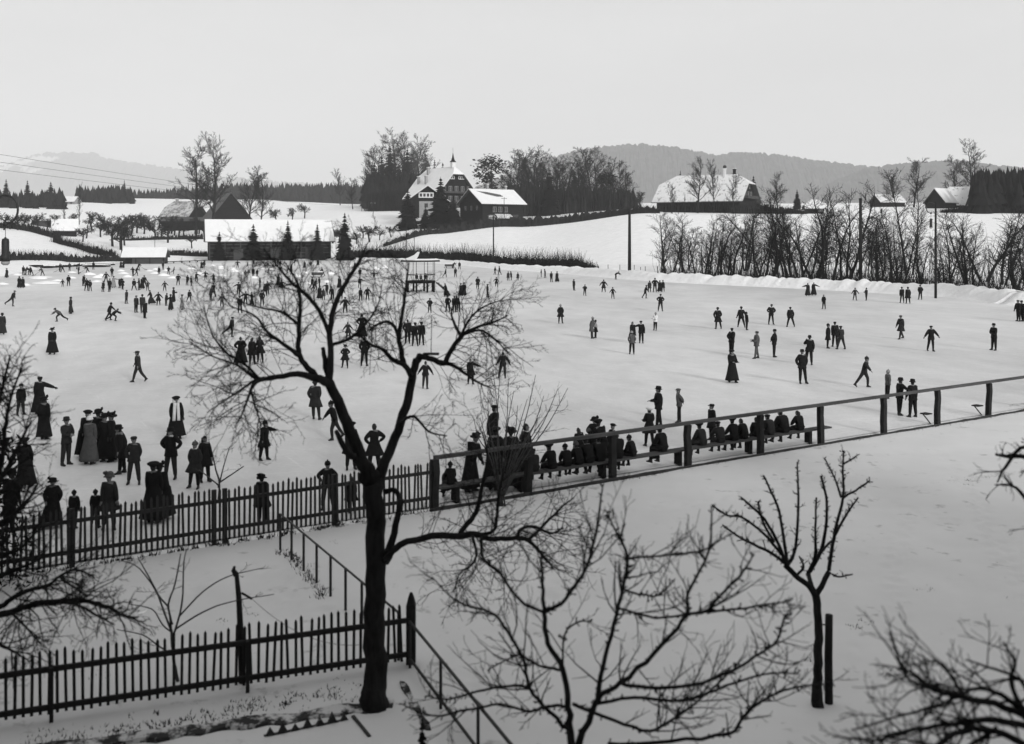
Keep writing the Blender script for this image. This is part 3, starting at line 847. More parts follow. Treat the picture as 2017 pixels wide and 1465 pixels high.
def house(name, label, loc, rz, W, D, eave, ridge, over=0.8, zh=None, hip=0.0, wall='wood_dark', roof='tile', snow=0.22, cat='house', snow_mat='roof_snow'):
    """W along the ridge (local x), front towards local -y; zh/hip: height where the half hip starts, and its run"""
    e = empty(name, loc, rz, label, cat)
    e.scale = (hk, hk, hk)
    zh = ridge if zh is None else zh
    w, d = W / 2, D / 2
    wo, do = w + over, d + over
    ze = eave - (ridge - eave) * over / d
    yh = do * (ridge - zh) / (ridge - ze)
    yw = d * (ridge - zh) / (ridge - eave)
    mb = MB()
    ends = []
    for s in (-1, 1):
        ends.append([(s * w, -d, -3), (s * w, d, -3), (s * w, d, eave - .12), (s * w, yw, zh - .12), (s * w, -yw, zh - .12), (s * w, -d, eave - .12)] if zh < ridge else
                    [(s * w, -d, -3), (s * w, d, -3), (s * w, d, eave - .12), (s * w, 0, ridge - .15), (s * w, -d, eave - .12)])
    n = len(ends[0])
    mb.add(ends[0] + ends[1], [tuple(reversed(range(n))), tuple(range(n, 2 * n))] + [(i, (i + 1) % n, n + (i + 1) % n, n + i) for i in range(n)])
    mb.build('wall', M[wall], e)
    polys = []
    for s in (-1, 1):
        if zh < ridge:
            p = [(-wo, s * do, ze), (wo, s * do, ze), (wo, s * yh, zh), (wo - hip, 0, ridge), (-wo + hip, 0, ridge), (-wo, s * yh, zh)]
        else:
            p = [(-wo, s * do, ze), (wo, s * do, ze), (wo, 0, ridge), (-wo, 0, ridge)]
        polys.append(p if s < 0 else p[::-1])
    if zh < ridge:
        polys.append([(wo, -yh, zh), (wo, yh, zh), (wo - hip, 0, ridge)])
        polys.append([(-wo, yh, zh), (-wo, -yh, zh), (-wo + hip, 0, ridge)])
    mb = MB()
    for p in polys: slab(mb, p, -.12, .06)
    r = mb.build('roof', M[roof], e)
    if snow:
        mb = MB()
        for p in polys: slab(mb, [(q[0] * .992, q[1] * .99, q[2]) for q in p], .062, .06 + snow)
        mb.build('roof_snow', M[snow_mat], r)
    return e

def window(e, face, u, z, w, h, W, D, frame='white_paint', panes=2):
    """a framed window on the local wall: face f(ront) b(ack) l(eft) r(ight)"""
    t = 0.06
    def P(a, dep, zz):
        if face == 'f': return (a, -D / 2 - dep, zz)
        if face == 'b': return (-a, D / 2 + dep, zz)
        if face == 'l': return (-W / 2 - dep, -a, zz)
        return (W / 2 + dep, a, zz)
    def bx(mb, a0, a1, z0, z1, d0, d1):
        c = [P(a, dep, zz) for dep in (d0, d1) for a, zz in ((a0, z0), (a1, z0), (a1, z1), (a0, z1))]
        mb.add(c, [(3, 2, 1, 0), (4, 5, 6, 7), (0, 1, 5, 4), (1, 2, 6, 5), (2, 3, 7, 6), (3, 0, 4, 7)])
    mb = MB()
    fr = max(.09, w * .07)
    bx(mb, u - w / 2, u + w / 2, z, z + fr, -.02, t)
    bx(mb, u - w / 2, u + w / 2, z + h - fr, z + h, -.02, t)
    for i in range(panes + 1):
        a = u - w / 2 + (w - fr) * i / panes
        bx(mb, a, a + fr, z + fr, z + h - fr, -.02, t)
    f = mb.build('window', M[frame], e)
    for i in range(panes):
        mb = MB()
        a = u - w / 2 + (w - fr) * i / panes + fr
        bx(mb, a, a + (w - fr) / panes - fr, z + fr, z + h - fr, -.02, .02)
        mb.build('pane', M['glass'], f)
    return f

def part_box(e, name, c, size, m, rz=0.0):
    mb = MB()
    mb.box(c, size, rz)
    return mb.build(name, M[m], e)

def chimney(e, x, y, z0, h, w=.8, m='plaster'):
    mb = MB()
    mb.box((x, y, z0 + h / 2), (w, w, h))
    mb.box((x, y, z0 + h - .12), (w + .25, w + .25, .2))
    c = mb.build('chimney', M[m], e)
    mb = MB()
    mb.box((x, y, z0 + h + .1), (w + .2, w + .2, .2))
    mb.build('snow_cap', M['roof_snow'], c)

R_ = math.radians
hk = 1.0
def site(px, d, row):
    dn = solve_d(px, row)
    return far_pt(px, dn), dn / d
# long barn behind the pond
p, hk = site(530, 298, 511)
barn = house('long_barn', 'long low timber barn with a bright snow roof at the back of the pond', p, R_(18), 34.0, 13, 6.0, 11.2, 1.1, wall='wood_dark', snow=.3, cat='barn')
for i, x in enumerate(np.linspace(-16.8, 16.8, 9)):
    part_box(barn, 'wall_post', (float(x), -6.62, 2.9), (.3, .22, 5.8), 'wood_mid')
for x in (-9, 1.5, 11): part_box(barn, 'door', (x, -6.57, 1.6), (2.6, .12, 3.2), 'wood_mid')
for z in (1.0, 2.0, 3.4, 4.4, 5.2): part_box(barn, 'wall_plank', (0, -6.54, z), (33.8, .06, .22), 'wood_mid')
# low shed on the left shore
p = far_pt(287, 253); p.z = 0; hk = 1.0
shed = house('boat_shed', 'small open shed under a thick snow roof on the pond shore', p, R_(9), 9.6, 5.4, 1.9, 3.75, .5, wall='wood_mid', snow=.22, cat='shed')
part_box(shed, 'opening', (-3.6, -2.72, .85), (1.8, .1, 1.6), 'wood_dark')
for x in (-4.7, -1.8, 1.5, 4.7): part_box(shed, 'corner_post', (x, -2.78, .9), (.16, .16, 1.8), 'wood_dark')
# big chalet with a spire
p, hk = site(868, 405, 432)
ch = house('chalet', 'large dark chalet with steep snow roof, carved gable and little spire', p, R_(-54), 23, 17, 9.8, 20.0, 1.6, zh=17.0, hip=3.0, snow=.3)
for v in (-1, 1): window(ch, 'r', v * 2.2, 15.3, 2.6, 1.3, 23, 17, panes=3)
for zz, n in ((10.6, 5), (6.8, 5), (3.0, 5)):
    for k in range(n): window(ch, 'r', (k - 2) * 2.8, zz, 1.5, 2.0, 23, 17, 'plaster')
part_box(ch, 'balcony', (12.2, 0, 10.2), (1.4, 15.5, .8), 'wood_mid')
part_box(ch, 'balcony', (12.2, 0, 6.3), (1.4, 15.5, .8), 'wood_mid')
for k in range(5): window(ch, 'f', -8 + 4 * k, 5.6, 1.5, 1.9, 23, 17, 'plaster')
mb = MB()
mb.box((9.0, 0, 21.0), (1.5, 1.5, 2.2))
sp = mb.build('turret', M['white_paint'], ch)
mb = MB()
mb.loft([[(9.0 + r * math.cos(a), r * math.sin(a), z) for a in np.linspace(.39, .39 + 2 * math.pi, 9)[:-1]] for r, z in ((1.35, 22.1), (.75, 22.7), (.4, 23.8), (.08, 25.6))])
mb.build('spire', M['wood_dark'], sp)
mb = MB(); mb.tube([(9, 0, 25.5), (9, 0, 27.6)], .05, 5); mb.build('finial', M['iron'], sp)
chimney(ch, -6, -2.0, 17.6, 3.0, 1.0); chimney(ch, -2.5, -5.2, 13.8, 3.2, .9); chimney(ch, -8.5, -5.0, 14, 3.0, .9)
# its lower wing towards the pond
p, hk = site(842, 389, 437)
wg = house('chalet_wing', 'lower gabled wing of the big chalet with a white framed window', p, R_(-84), 11, 14.5, 8.2, 13.4, 1.2, wall='wood_dark', snow=.25)
window(wg, 'r', -.6, 9.0, 5.6, 2.0, 11, 14.5, panes=4)
part_box(wg, 'plaster_wall', (5.54, -.6, 4.0), (.12, 5.2, 7.4), 'plaster')
for zz in (2.6, 5.4): window(wg, 'r', -.6, zz, 1.3, 1.5, 11.24, 14.5, 'wood_mid')
# smaller chalet with an awning
p, hk = site(968, 377, 437)
c2 = house('chalet', 'smaller chalet with a patch of bare tiles on its snow roof and white awning', p, R_(34), 17.5, 15.5, 6.9, 11.7, 1.2, snow=.25)
mb = MB()
sl = (11.7 - 6.9) / 7.75
pts = [(-7.5, -1.4), (-3.2, -2.0), (1.6, -3.4), (2.2, -4.6), (-.6, -4.7), (-4.6, -3.2)]
slab(mb, [(x, y, 11.7 + y * sl) for x, y in pts[::-1]], .30, .33)
mb.build('bare_tiles', M['tile'], c2)
for u in (-3.6, -1.2, 1.2): window(c2, 'f', u, 3.4, 1.5, 1.9, 17.5, 15.5, 'plaster')
for u in (-4, 0, 4): window(c2, 'l', u, 4.0, 1.4, 1.8, 17.5, 15.5, 'wood_mid')
mb = MB()
slab(mb, [(-3.6, -9.4, 1.9), (3.0, -9.4, 1.9), (3.0, -7.8, 2.7), (-3.6, -7.8, 2.7)], -.04, .04)
mb.box((-.3, -9.42, 1.55), (6.6, .05, .8))
aw = mb.build('awning', M['white_paint'], c2)
rng = random.Random(5)
for k in range(9): part_box(aw, 'scallop_mark', (-2.9 + .68 * k, -9.46, 1.55 + rng.uniform(-.05, .05)), (.2, .02, rng.uniform(.25, .45)), 'wood_mid')
for x in (-3.4, 2.8): part_box(aw, 'awning_post', (x, -9.3, .6), (.1, .1, 1.3), 'white_paint')
part_box(c2, 'entry_porch', (-5.4, -8.3, 1.1), (2.2, 1.0, 2.4), 'plaster')
part_box(c2, 'entry_porch', (4.9, -8.2, 1.2), (2.4, .8, 2.6), 'wood_mid')
chimney(c2, -1, 1.2, 10.6, 3.2, .8); chimney(c2, 6.8, .8, 10.8, 2.4, .7)
p, hk = site(882, 362, 441)
hut = house('garden_hut', 'small hut with two snow slopes half hidden by firs between the chalets', p, R_(14), 8.6, 5.6, 2.6, 5.4, .5, wall='wood_dark', snow=.2, cat='hut')
part_box(hut, 'door', (2.6, -2.85, 1.0), (.9, .1, 2.0), 'wood_dark')
p, hk = site(833, 352, 440)
house('wood_store', 'tiny lean-to with a slanting snow lid below the chalet terrace', p, R_(12), 4.4, 2.4, 1.0, 1.7, .3, snow=.12, cat='hut')
# farmhouse on the right
p, hk = site(1392, 338, 414)
fm = house('farmhouse', 'big farmhouse with a great snow roof reaching low over its walls', p, R_(-30), 28, 18, 3.6, 11.3, 1.4, zh=8.2, hip=5.0, snow=.28, snow_mat='roof_patchy')
for u in (-3, 0, 3): window(fm, 'r', u, 4.4, 1.5, 1.5, 28, 18, 'plaster')
for u in (-1.4, 1.4): window(fm, 'r', u, 6.8, 1.1, 1.2, 28, 18, 'plaster')
part_box(fm, 'gallery', (14.9, 0, 4.0), (1.6, 11, .8), 'wood_mid')
chimney(fm, 6.4, -.8, 10.2, 3.2, .7, 'white_paint')
mb = MB(); mb.loft([[(6.4 + r * math.cos(a), -.8 + r * math.sin(a), z) for a in np.linspace(0, 2 * math.pi, 9)[:-1]] for r, z in ((.3, 13.5), (.6, 13.8), (.6, 14.3), (.3, 14.6))]); mb.build('chimney_cowl', M['iron'], fm)
chimney(fm, 9.2, .6, 10.4, 3.0, .8, 'wood_dark')
p, hk = site(1604, 305, 419)
h2 = house('granary', 'little granary under a snow cap behind the alders', p, R_(-8), 4.8, 4.6, 1.7, 3.6, .8, zh=1.9, hip=2.2, snow=.25, cat='hut', snow_mat='roof_patchy')
part_box(h2, 'porch_wall', (1.5, -2.36, .9), (1.2, .1, 1.6), 'plaster')
p, hk = site(1853, 352, 410)
house('farmhouse', 'steep-roofed farm gable partly hidden by its neighbour above the field', p, R_(40), 8, 7, 2.4, 6.6, .6, snow=.25)
p, hk = site(1890, 350, 409)
house('farmhouse', 'broad snow-roofed farm building against the dark spruce wood', p, R_(-10), 9.5, 8, 1.4, 6.9, .6, zh=4.8, hip=2, snow=.25, snow_mat='roof_patchy')
p, hk = site(1748, 380, 408)
house('cottage', 'low cottage with a thin snow roof among the field trees', p, R_(14), 10, 7, 2.0, 4.6, .6, snow=.15, snow_mat='roof_patchy')
# farms on the left
p, hk = site(362, 355, 440)
fl = house('farmhouse', 'dark farmhouse with a patchy snow hip roof behind the orchard', p, R_(-20), 11, 9.5, 3.0, 7.6, .9, zh=5.6, hip=2.4, snow=.1, snow_mat='roof_thin')
chimney(fl, -2, -1, 6.6, 1.8, .7)
window(fl, 'f', 0, 1.0, 1.2, 1.3, 11, 9.5, 'plaster')
p, hk = site(446, 350, 440)
house('farm_barn', 'dark pyramid roofed barn without snow behind the long barn', p, R_(-62), 13, 12.5, 2.4, 10.3, 1.0, snow=0, cat='barn')
p, hk = site(372, 322, 453)
house('farm_barn', 'low dark barn front seen between the orchard trunks', p, R_(4), 14, 7, 2.9, 3.9, .6, snow=0, cat='barn')
p, hk = site(633, 640, 390)
wh = house('cottage', 'white snow-roofed cottage alone on the rise before the wood', p, R_(-16), 12.5, 8, 1.0, 3.9, .6, wall='plaster', snow=.3)
window(wh, 'r', 0, .0, 1.2, 1.0, 12.5, 8, 'wood_mid')
p, hk = site(138, 540, 402)
vl = house('villa', 'pale villa with snow roof at the edge of the valley wood', p, R_(-8), 8, 6, 1.4, 3.8, .5, wall='plaster', snow=.25)
for u in (-2.4, 0, 2.4): window(vl, 'f', u, .1, .9, 1.0, 8, 6, 'wood_mid')
p, hk = site(88, 350, 446)
house('field_shed', 'long grey shed with flat snow lid on the hill', p, R_(4), 6.4, 4, 1.9, 2.5, .3, wall='wood_mid', snow=.15, cat='shed')
p, hk = site(128, 322, 464)
house('field_hut', 'dark hut with drooping gable at the head of the lane', p, R_(24), 6.6, 6, 2.0, 5.0, .7, snow=.12, cat='hut')

# ------------------------------------------------------------------ hedges along lanes (given as plate column, distance, height, half width)
def hedge_path(name, label, pts, count, seed, mat_='needle', cat='hedge', twig=0.02, snow=False):
    rng = random.Random(seed)
    mb = MB()
    P = [(far_pt(a, d), h, w) for a, d, h, w in pts]
    n = 150
    rings = []
    def lerp(t):
        k = min(int(t * (len(P) - 1)), len(P) - 2)
        f = t * (len(P) - 1) - k
        a, b = P[k], P[k + 1]
        q = a[0].lerp(b[0], f)
        return Vector((q.x, q.y, zg(q.x, q.y))), a[1] + (b[1] - a[1]) * f, a[2] + (b[2] - a[2]) * f
    for i in range(n):
        q, h, w = lerp(i / (n - 1))
        h *= rng.uniform(.55, 1.2); w *= rng.uniform(.7, 1.3)
        u = Vector((-q.x, -q.y, 0)).normalized()
        rings.append([q + u * w - Vector((0, 0, .3)), q + u * w + Vector((0, 0, h * .7)), q + u * w * .4 + Vector((0, 0, h)), q - u * w * .4 + Vector((0, 0, h)), q - u * w - Vector((0, 0, .3))])
    mb.loft(rings)
    for i in range(count * 2):
        q, h, w = lerp(rng.random())
        q = q + Vector((rng.uniform(-w, w), rng.uniform(-w, w), 0))
        hh = h * rng.uniform(.6, 1.5)
        e = q + Vector((rng.gauss(0, .15) * hh, rng.gauss(0, .15) * hh, hh))
        mb.tube([q, q.lerp(e, .5), e], [twig, twig * .8, twig * .4], 3, cap=False)
    return props(mb.build(name, M[mat_]), label, cat, kind='stuff')
hedge_path('hedge', 'dark hedge curving down the lane from the hut to the shed', [(104, 316, 2.0, 1.2), (150, 306, 2.0, 1.6), (185, 286, 2.0, 1.8), (228, 272, 1.6, 1.2)], 500, 41)
hedge_path('undergrowth', 'bare bushes scattered along the hill crest', [(-60, 338, 1.6, 1.5), (60, 338, 2.2, 2), (120, 330, 2.4, 2)], 300, 53, 'bark_far', 'undergrowth', .03)
hedge_path('undergrowth', 'bare bushes beneath the orchard trees', [(225, 360, 1.0, 1.0), (300, 370, 1.6, 1.5), (400, 380, 2.2, 2)], 300, 54, 'bark_far', 'undergrowth', .03)
hedge_path('hedge', 'low dark fence hedge at the foot of the snow hill', [(-120, 222, 2.0, .8), (0, 226, 1.9, .8), (120, 250, 1.8, .8), (245, 268, 1.6, .7)], 900, 42, 'bark_far')
hedge_path('hedge', 'dark roadside hedge climbing past the chalets', [(755, 330, 1.4, .8), (830, 346, 2.2, .9), (900, 352, 2.6, 1), (1000, 352, 3.2, 1.2), (1100, 345, 2.8, 1.2), (1200, 330, 2.4, 1.2), (1300, 312, 1.8, 1.0)], 1500, 43, 'bark_far')
hedge_path('hedge', 'tall clipped hedge like a wall before the farmhouse', [(1305, 322, 2.6, .9), (1380, 318, 3.1, .9), (1440, 316, 3.1, .9)], 60, 44)
hedge_path('hedge', 'ragged dark hedge between farmhouse and granary', [(1440, 312, 2.2, .9), (1500, 310, 2.6, .9), (1560, 308, 1.4, .8), (1590, 306, .8, .6)], 500, 45, 'bark_far')
hedge_path('hedge', 'dark boundary hedge under the spruce wood', [(1852, 300, .8, .5), (1890, 298, 2.0, .8), (2100, 285, 2.4, 1)], 200, 46)
hedge_path('hedge', 'brushwood line behind the barn towards the free-standing fir', [(560, 345, 2.6, 1.5), (600, 340, 2.0, 1.2), (650, 330, 1.2, 1)], 500, 47, 'bark_far')
hedge_path('hedge', 'bushes between the low shed and the barn gable', [(325, 292, 1.4, .6), (370, 296, 1.6, .7), (415, 300, 1.6, .7)], 200, 48, 'bark_far')
hedge_path('hedge', 'shrubs massed behind the long barn roof', [(455, 335, 6.5, 2), (500, 335, 6.0, 2), (545, 335, 5.5, 2), (590, 335, 4.5, 2)], 900, 49, 'bark_far', twig=.03)

hedge_path('undergrowth', 'tangled bare brush filling the roadside grove', [(1000, 425, 7.5, 4), (1060, 425, 9, 4), (1120, 425, 9, 4), (1190, 420, 8, 4), (1255, 415, 5, 3)], 1100, 51, 'bark_far', 'undergrowth', .045)
hedge_path('undergrowth', 'tangled bare brush under the knoll trees', [(725, 500, 8, 4), (770, 500, 10, 4), (830, 495, 9, 4)], 600, 52, 'bark_far', 'undergrowth', .05)

# ------------------------------------------------------------------ poles, wires, crook lamps
def pole(px, d, top, label, r=.13, base=None, arms=0, name='utility_pole', lean=0.0, cat='pole'):
    p = far_pt(px, d)
    if base is not None: p.z = row_z(base, d)
    h = row_z(top, d) - p.z
    e = empty(name, p, 0, label, cat)
    mb = MB()
    mb.tube([(0, 0, -.4), (lean * .5, 0, h * .5), (lean, 0, h)], [r, r * .9, r * .75], 8)
    mb.build('shaft', M['bark_far'], e, smooth=True)
    for k in range(arms):
        mb = MB(); mb.box((lean, 0, h - .5 - .7 * k), (2.0, .12, .14)); a = mb.build('crossarm', M['wood_mid'], e)
        for x in (-.9, -.5, .5, .9):
            mb = MB(); mb.tube([(lean + x, 0, h - .43 - .7 * k), (lean + x, 0, h - .2 - .7 * k)], [.05, .06], 5); mb.build('insulator', M['white_paint'], a)
    return e, p, h
pole(1240, 168, 418, 'tall bare utility pole on the bank at the gap in the hedge', .28, 533)
pole(1695, 136, 390, 'thick dark mast rising among the alders', .26, 575)
pole(972, 225, 424, 'thin pole in the hedge before the smaller chalet', .16, 522, 1)
pole(993, 362, 388, 'pole with a crossarm in front of the chalet roof', .12, 436, 1)
pole(1063, 380, 368, 'slender pole by the road beside the tall fir', .12, 426)
pole(1140, 372, 352, 'slender pole in front of the roadside grove', .11, 424)
pole(1210, 330, 378, 'pole at the end of the roadside grove', .1, 425)
pole(1324, 310, 365, 'pole before the low end of the farmhouse roof', .12, 420)
pole(1349, 308, 382, 'short pole in front of the clipped hedge', .1, 420)
pole(1336, 306, 398, 'stub pole near the gap in the road hedge', .08, 419)
pole(1723, 300, 374, 'leaning line pole alone in the upper field', .08, 418)
pole(800, 250, 428, 'thin pole above the pavilion roof', .1, 500)
pole(816, 252, 430, 'second thin pole above the pavilion roof', .08, 500)
pole(305, 262, 452, 'thin clothes pole behind the low shed', .07, 496)
pole(240, 266, 440, 'stout pole at the corner of the low shed', .16, 498)

def crook_lamp(px, d, base, top, label, cx_, scale):
    """mast with a shepherd's crook and an arc lamp hung from it; cx_ = reach of the crook to local x"""
    p = far_pt(px, d); p.z = row_z(base, d)
    h = row_z(top, d) - p.z
    e = empty('crook_lamp', p, 0, label, 'lamp')
    mb = MB()
    mb.tube([(0, 0, -.3), (0, 0, h * .5), (0, 0, h)], [.16, .14, .11], 8)
    mb.build('mast', M['bark_far'], e, smooth=True)
    s = 1 if cx_ > 0 else -1
    r = abs(cx_) / 2
    mb = MB()
    pts = [(s * r * (1 - math.cos(a)), 0, h - r * 1.2 + r * 1.15 * math.sin(a)) for a in np.linspace(0, math.pi * 1.5, 22)]
    mb.tube(pts, .045 * scale, 6)
    mb.build('crook', M['iron'], e, smooth=True)
    q = Vector(pts[-1])
    mb = MB()
    mb.loft([[(q.x + rr * math.cos(a), rr * math.sin(a), q.z + z) for a in np.linspace(0, 2 * math.pi, 9)[:-1]] for rr, z in ((.02, .12), (.1, .08), (.1, -.08), (.02, -.12))])
    mb.build('pulley', M['iron'], e, smooth=True)
    mb = MB(); mb.tube([q, q - Vector((0, 0, .62))], .012, 4); mb.build('cord', M['rope'], e)
    l = q - Vector((0, 0, .6))
    mb = MB()
    mb.loft([[(l.x + rr * math.cos(a), rr * math.sin(a), l.z + z) for a in np.linspace(0, 2 * math.pi, 13)[:-1]] for rr, z in ((.03, .05), (.05, .0), (.13, -.03), (.15, -.15), (.15, -.62), (.16, -.8), (.18, -.97))])
    la = mb.build('lamp_housing', M['iron'], e, smooth=True)
    mb = MB()
    mb.loft([[(l.x + rr * math.cos(a), rr * math.sin(a), l.z + z) for a in np.linspace(0, 2 * math.pi, 13)[:-1]] for rr, z in ((.17, -.975), (.17, -1.06), (.09, -1.13))])
    mb.build('lamp_glass', M['plaster'], la, smooth=True)
crook_lamp(1843, 115, 588, 398, 'tall lamp mast with a crook and hanging lamp on the far shore', -1.05, 1.0)
crook_lamp(-14, 43, 797, 383, 'hanging dark arc lamp on a crook at the edge of the picture', 1.05, 1.0)

def wire(pts, label, r=.012):
    mb = MB(); mb.tube(pts, r, 4, cap=False)
    props(mb.build('overhead_wire', M['rope']), label, 'wire', 'telephone wires crossing the sky')
def sag(a, b, s, n=24): return [a.lerp(b, t) - Vector((0, 0, s * 4 * t * (1 - t))) for t in np.linspace(0, 1, n)]
pe, pp, ph = pole(735, 420, 398, 'line pole carrying the wires near the knoll fence', .12, 425, 1)
for (y0, y1), lab in zip(((292, 401), (310, 403), (328, 405)), ('uppermost of the three wires slanting down across the sky', 'middle one of the three slanting wires', 'lowest of the three slanting wires')):
    wire(sag(at(-160, y0 - 14, 90), at(735, y1, 420), 1.2), lab, .017)
_, _, _ = pole(-160, 90, 262, 'off-side line pole where the three wires start', .14, 622, 2)

# ------------------------------------------------------------------ pavilion on the ice
def pavilion():
    p = ice_pt(828, 575)
    e = empty('bandstand', p, R_(12), 'small music pavilion on stilts with a curved pagoda roof on the ice', 'pavilion')
    e.scale = (.92, .92, .92)
    a8 = [R_(22.5) + k * math.pi / 4 for k in range(8)]
    def ring(r, z): return [(r * math.cos(a), r * math.sin(a), z) for a in a8]
    mb = MB()
    mb.loft([ring(2.1, 1.25), ring(2.1, 1.55)])
    mb.build('platform', M['wood_dark'], e)
    mb = MB()
    mb.loft([ring(2.75, 4.22), ring(2.7, 4.32), ring(1.7, 4.56), ring(.9, 4.92), ring(.35, 5.4), ring(.06, 5.7)])
    r = mb.build('roof', M['wood_dark'], e)
    mb = MB()
    for k in (3, 4):      # snow has stayed on the slopes turned from the sun and along the eaves
        for (r0, z0), (r1, z1) in zip(((2.66, 4.34), (1.7, 4.57), (.9, 4.93)), ((1.7, 4.57), (.9, 4.93), (.38, 5.38))):
            q = [(rr * math.cos(a8[j % 8]), rr * math.sin(a8[j % 8]), zz) for rr, zz, j in ((r0, z0, k), (r0, z0, k + 1), (r1, z1, k + 1), (r1, z1, k))]
            slab(mb, q, .01, .09)
    for k in (5, 6, 7):
        q = [(rr * math.cos(a8[j % 8]), rr * math.sin(a8[j % 8]), zz) for rr, zz, j in ((2.68, 4.34, k), (2.68, 4.34, k + 1), (2.3, 4.43, k + 1), (2.3, 4.43, k))]
        slab(mb, q, .012, .12)
    mb.build('roof_snow', M['roof_snow'], r)
    mb = MB(); mb.loft([ring(.14, 5.65), ring(.18, 5.8), ring(.02, 6.0)]); mb.build('finial', M['iron'], r)
    for k in range(8):
        a = a8[k]
        mb = MB(); mb.tube([(2.0 * math.cos(a), 2.0 * math.sin(a), 1.5), (2.0 * math.cos(a), 2.0 * math.sin(a), 4.4)], .038, 6); mb.build('column', M['wood_dark'], e)
        mb = MB(); mb.tube([(1.9 * math.cos(a), 1.9 * math.sin(a), 0), (1.9 * math.cos(a), 1.9 * math.sin(a), 1.3)], .14, 6); mb.build('stilt', M['wood_dark'], e)
        b = a8[(k + 1) % 8]
        if k not in (5,):
            mb = MB()
            mb.beam((2.0 * math.cos(a), 2.0 * math.sin(a), 2.35), (2.0 * math.cos(b), 2.0 * math.sin(b), 2.35), .06, .08)
            mb.build('handrail', M['wood_mid'], e)
        mb = MB(); mb.beam((2.72 * math.cos(a), 2.72 * math.sin(a), 4.17), (2.72 * math.cos(b), 2.72 * math.sin(b), 4.17), .05, .1); mb.build('valance', M['wood_mid'], e)
    mb = MB()
    for k in range(5): mb.box((2.3 + .28 * k, -.9, 1.25 - .26 * k), (.3, 1.2, .06))
    mb.beam((2.1, -.3, 1.3), (3.6, -.3, .05), .08, .2); mb.beam((2.1, -1.5, 1.3), (3.6, -1.5, .05), .08, .2)
    mb.build('stair', M['wood_mid'], e)
    return p
PAV = pavilion()

# ------------------------------------------------------------------ boats, sledges, snow heaps
def boat(px, py, rz, L, label, over=True, d=None):
    p = ice_pt(px, py)
    p.z = max(0, zg(p.x, p.y))
    e = empty('rowing_boat', p, rz, label, 'boat', 'rowing boats drawn up on the shore')
    mb, sn = MB(), MB()
    rings, sr = [], []
    for t in np.linspace(-1, 1, 11):
        w = .62 * (1 - abs(t) ** 2.6) + .03
        hgt = .58 - .12 * t * t
        x = t * L / 2
        pr = [(x, -w, .02 + .10 * t * t), (x, -w * .92, hgt * .45), (x, -w * .55, hgt * .85), (x, 0, hgt), (x, w * .55, hgt * .85), (x, w * .92, hgt * .45), (x, w, .02 + .10 * t * t)]
        rings.append(pr)
        sr.append([(q[0], q[1] * .8, q[2] + .02) for q in pr[2:5]] + [(q[0], q[1] * .75, q[2] + .12) for q in pr[4:1:-1]])
    mb.loft(rings)
    mb.build('hull', M['wood_dark'], e)
    sn.loft(sr)
    sn.build('snow_cover', M['roof_snow'], e)
    mb = MB(); mb.beam((-L / 2 + .2, 0, .60), (L / 2 - .2, 0, .60), .06, .1); mb.build('keel', M['wood_mid'], e)
BO = [(70, 529, .5, 'overturned boat nearest the lamp with snow on its keel'), (94, 528, .35, 'overturned boat second along the shore from the lamp'), (108, 527, .2, 'overturned boat in the middle of the shore line'),
      (130, 526, .3, 'overturned boat behind the sweepers with shovels'), (146, 525, .25, 'overturned boat next before the two long hulls'), (158, 524, .15, 'overturned boat touching the long hull')]
for px, py, rz, lab in BO: boat(px, py, rz, 3.0, lab)
boat(190, 526, .1, 6.0, 'long overturned barge hull by the shed, lower one')
boat(196, 523, .05, 7.0, 'long overturned barge hull by the shed, upper one')
boat(352, 508, .1, 4.0, 'single overturned boat lying on snow between shed and barn')

def heap(px, py, w, h, seed):
    rng = random.Random(seed)
    p = ice_pt(px, py)
    mb = MB()
    n = 12
    rings = []
    for t, s in ((0, 1), (.35, .8), (.7, .5), (.92, .22), (1, .05)):
        rings.append([(math.cos(6.283 * k / n) * w / 2 * s * rng.uniform(.85, 1.15), math.sin(6.283 * k / n) * w * .38 * s * rng.uniform(.85, 1.15), h * t * rng.uniform(.92, 1.08) - .02) for k in range(n)])
    mb.loft(rings)
    o = mb.build('snow_heap', M['bank_snow'], loc=p, smooth=True)
    for lim, wh in ((100, 'beyond the hanging lamp below the boats'), (205, 'on the ice in front of the long barge hulls'), (345, 'on the ice around the low shed'), (470, 'on the ice between low shed and second barn fir'), (620, 'on the ice before the long barn'), (3000, 'on the ice between sledge and pavilion')):
        if px < lim: return props(o, 'small white heap of swept snow ' + wh, 'snow heap', 'swept snow heaps ' + wh)
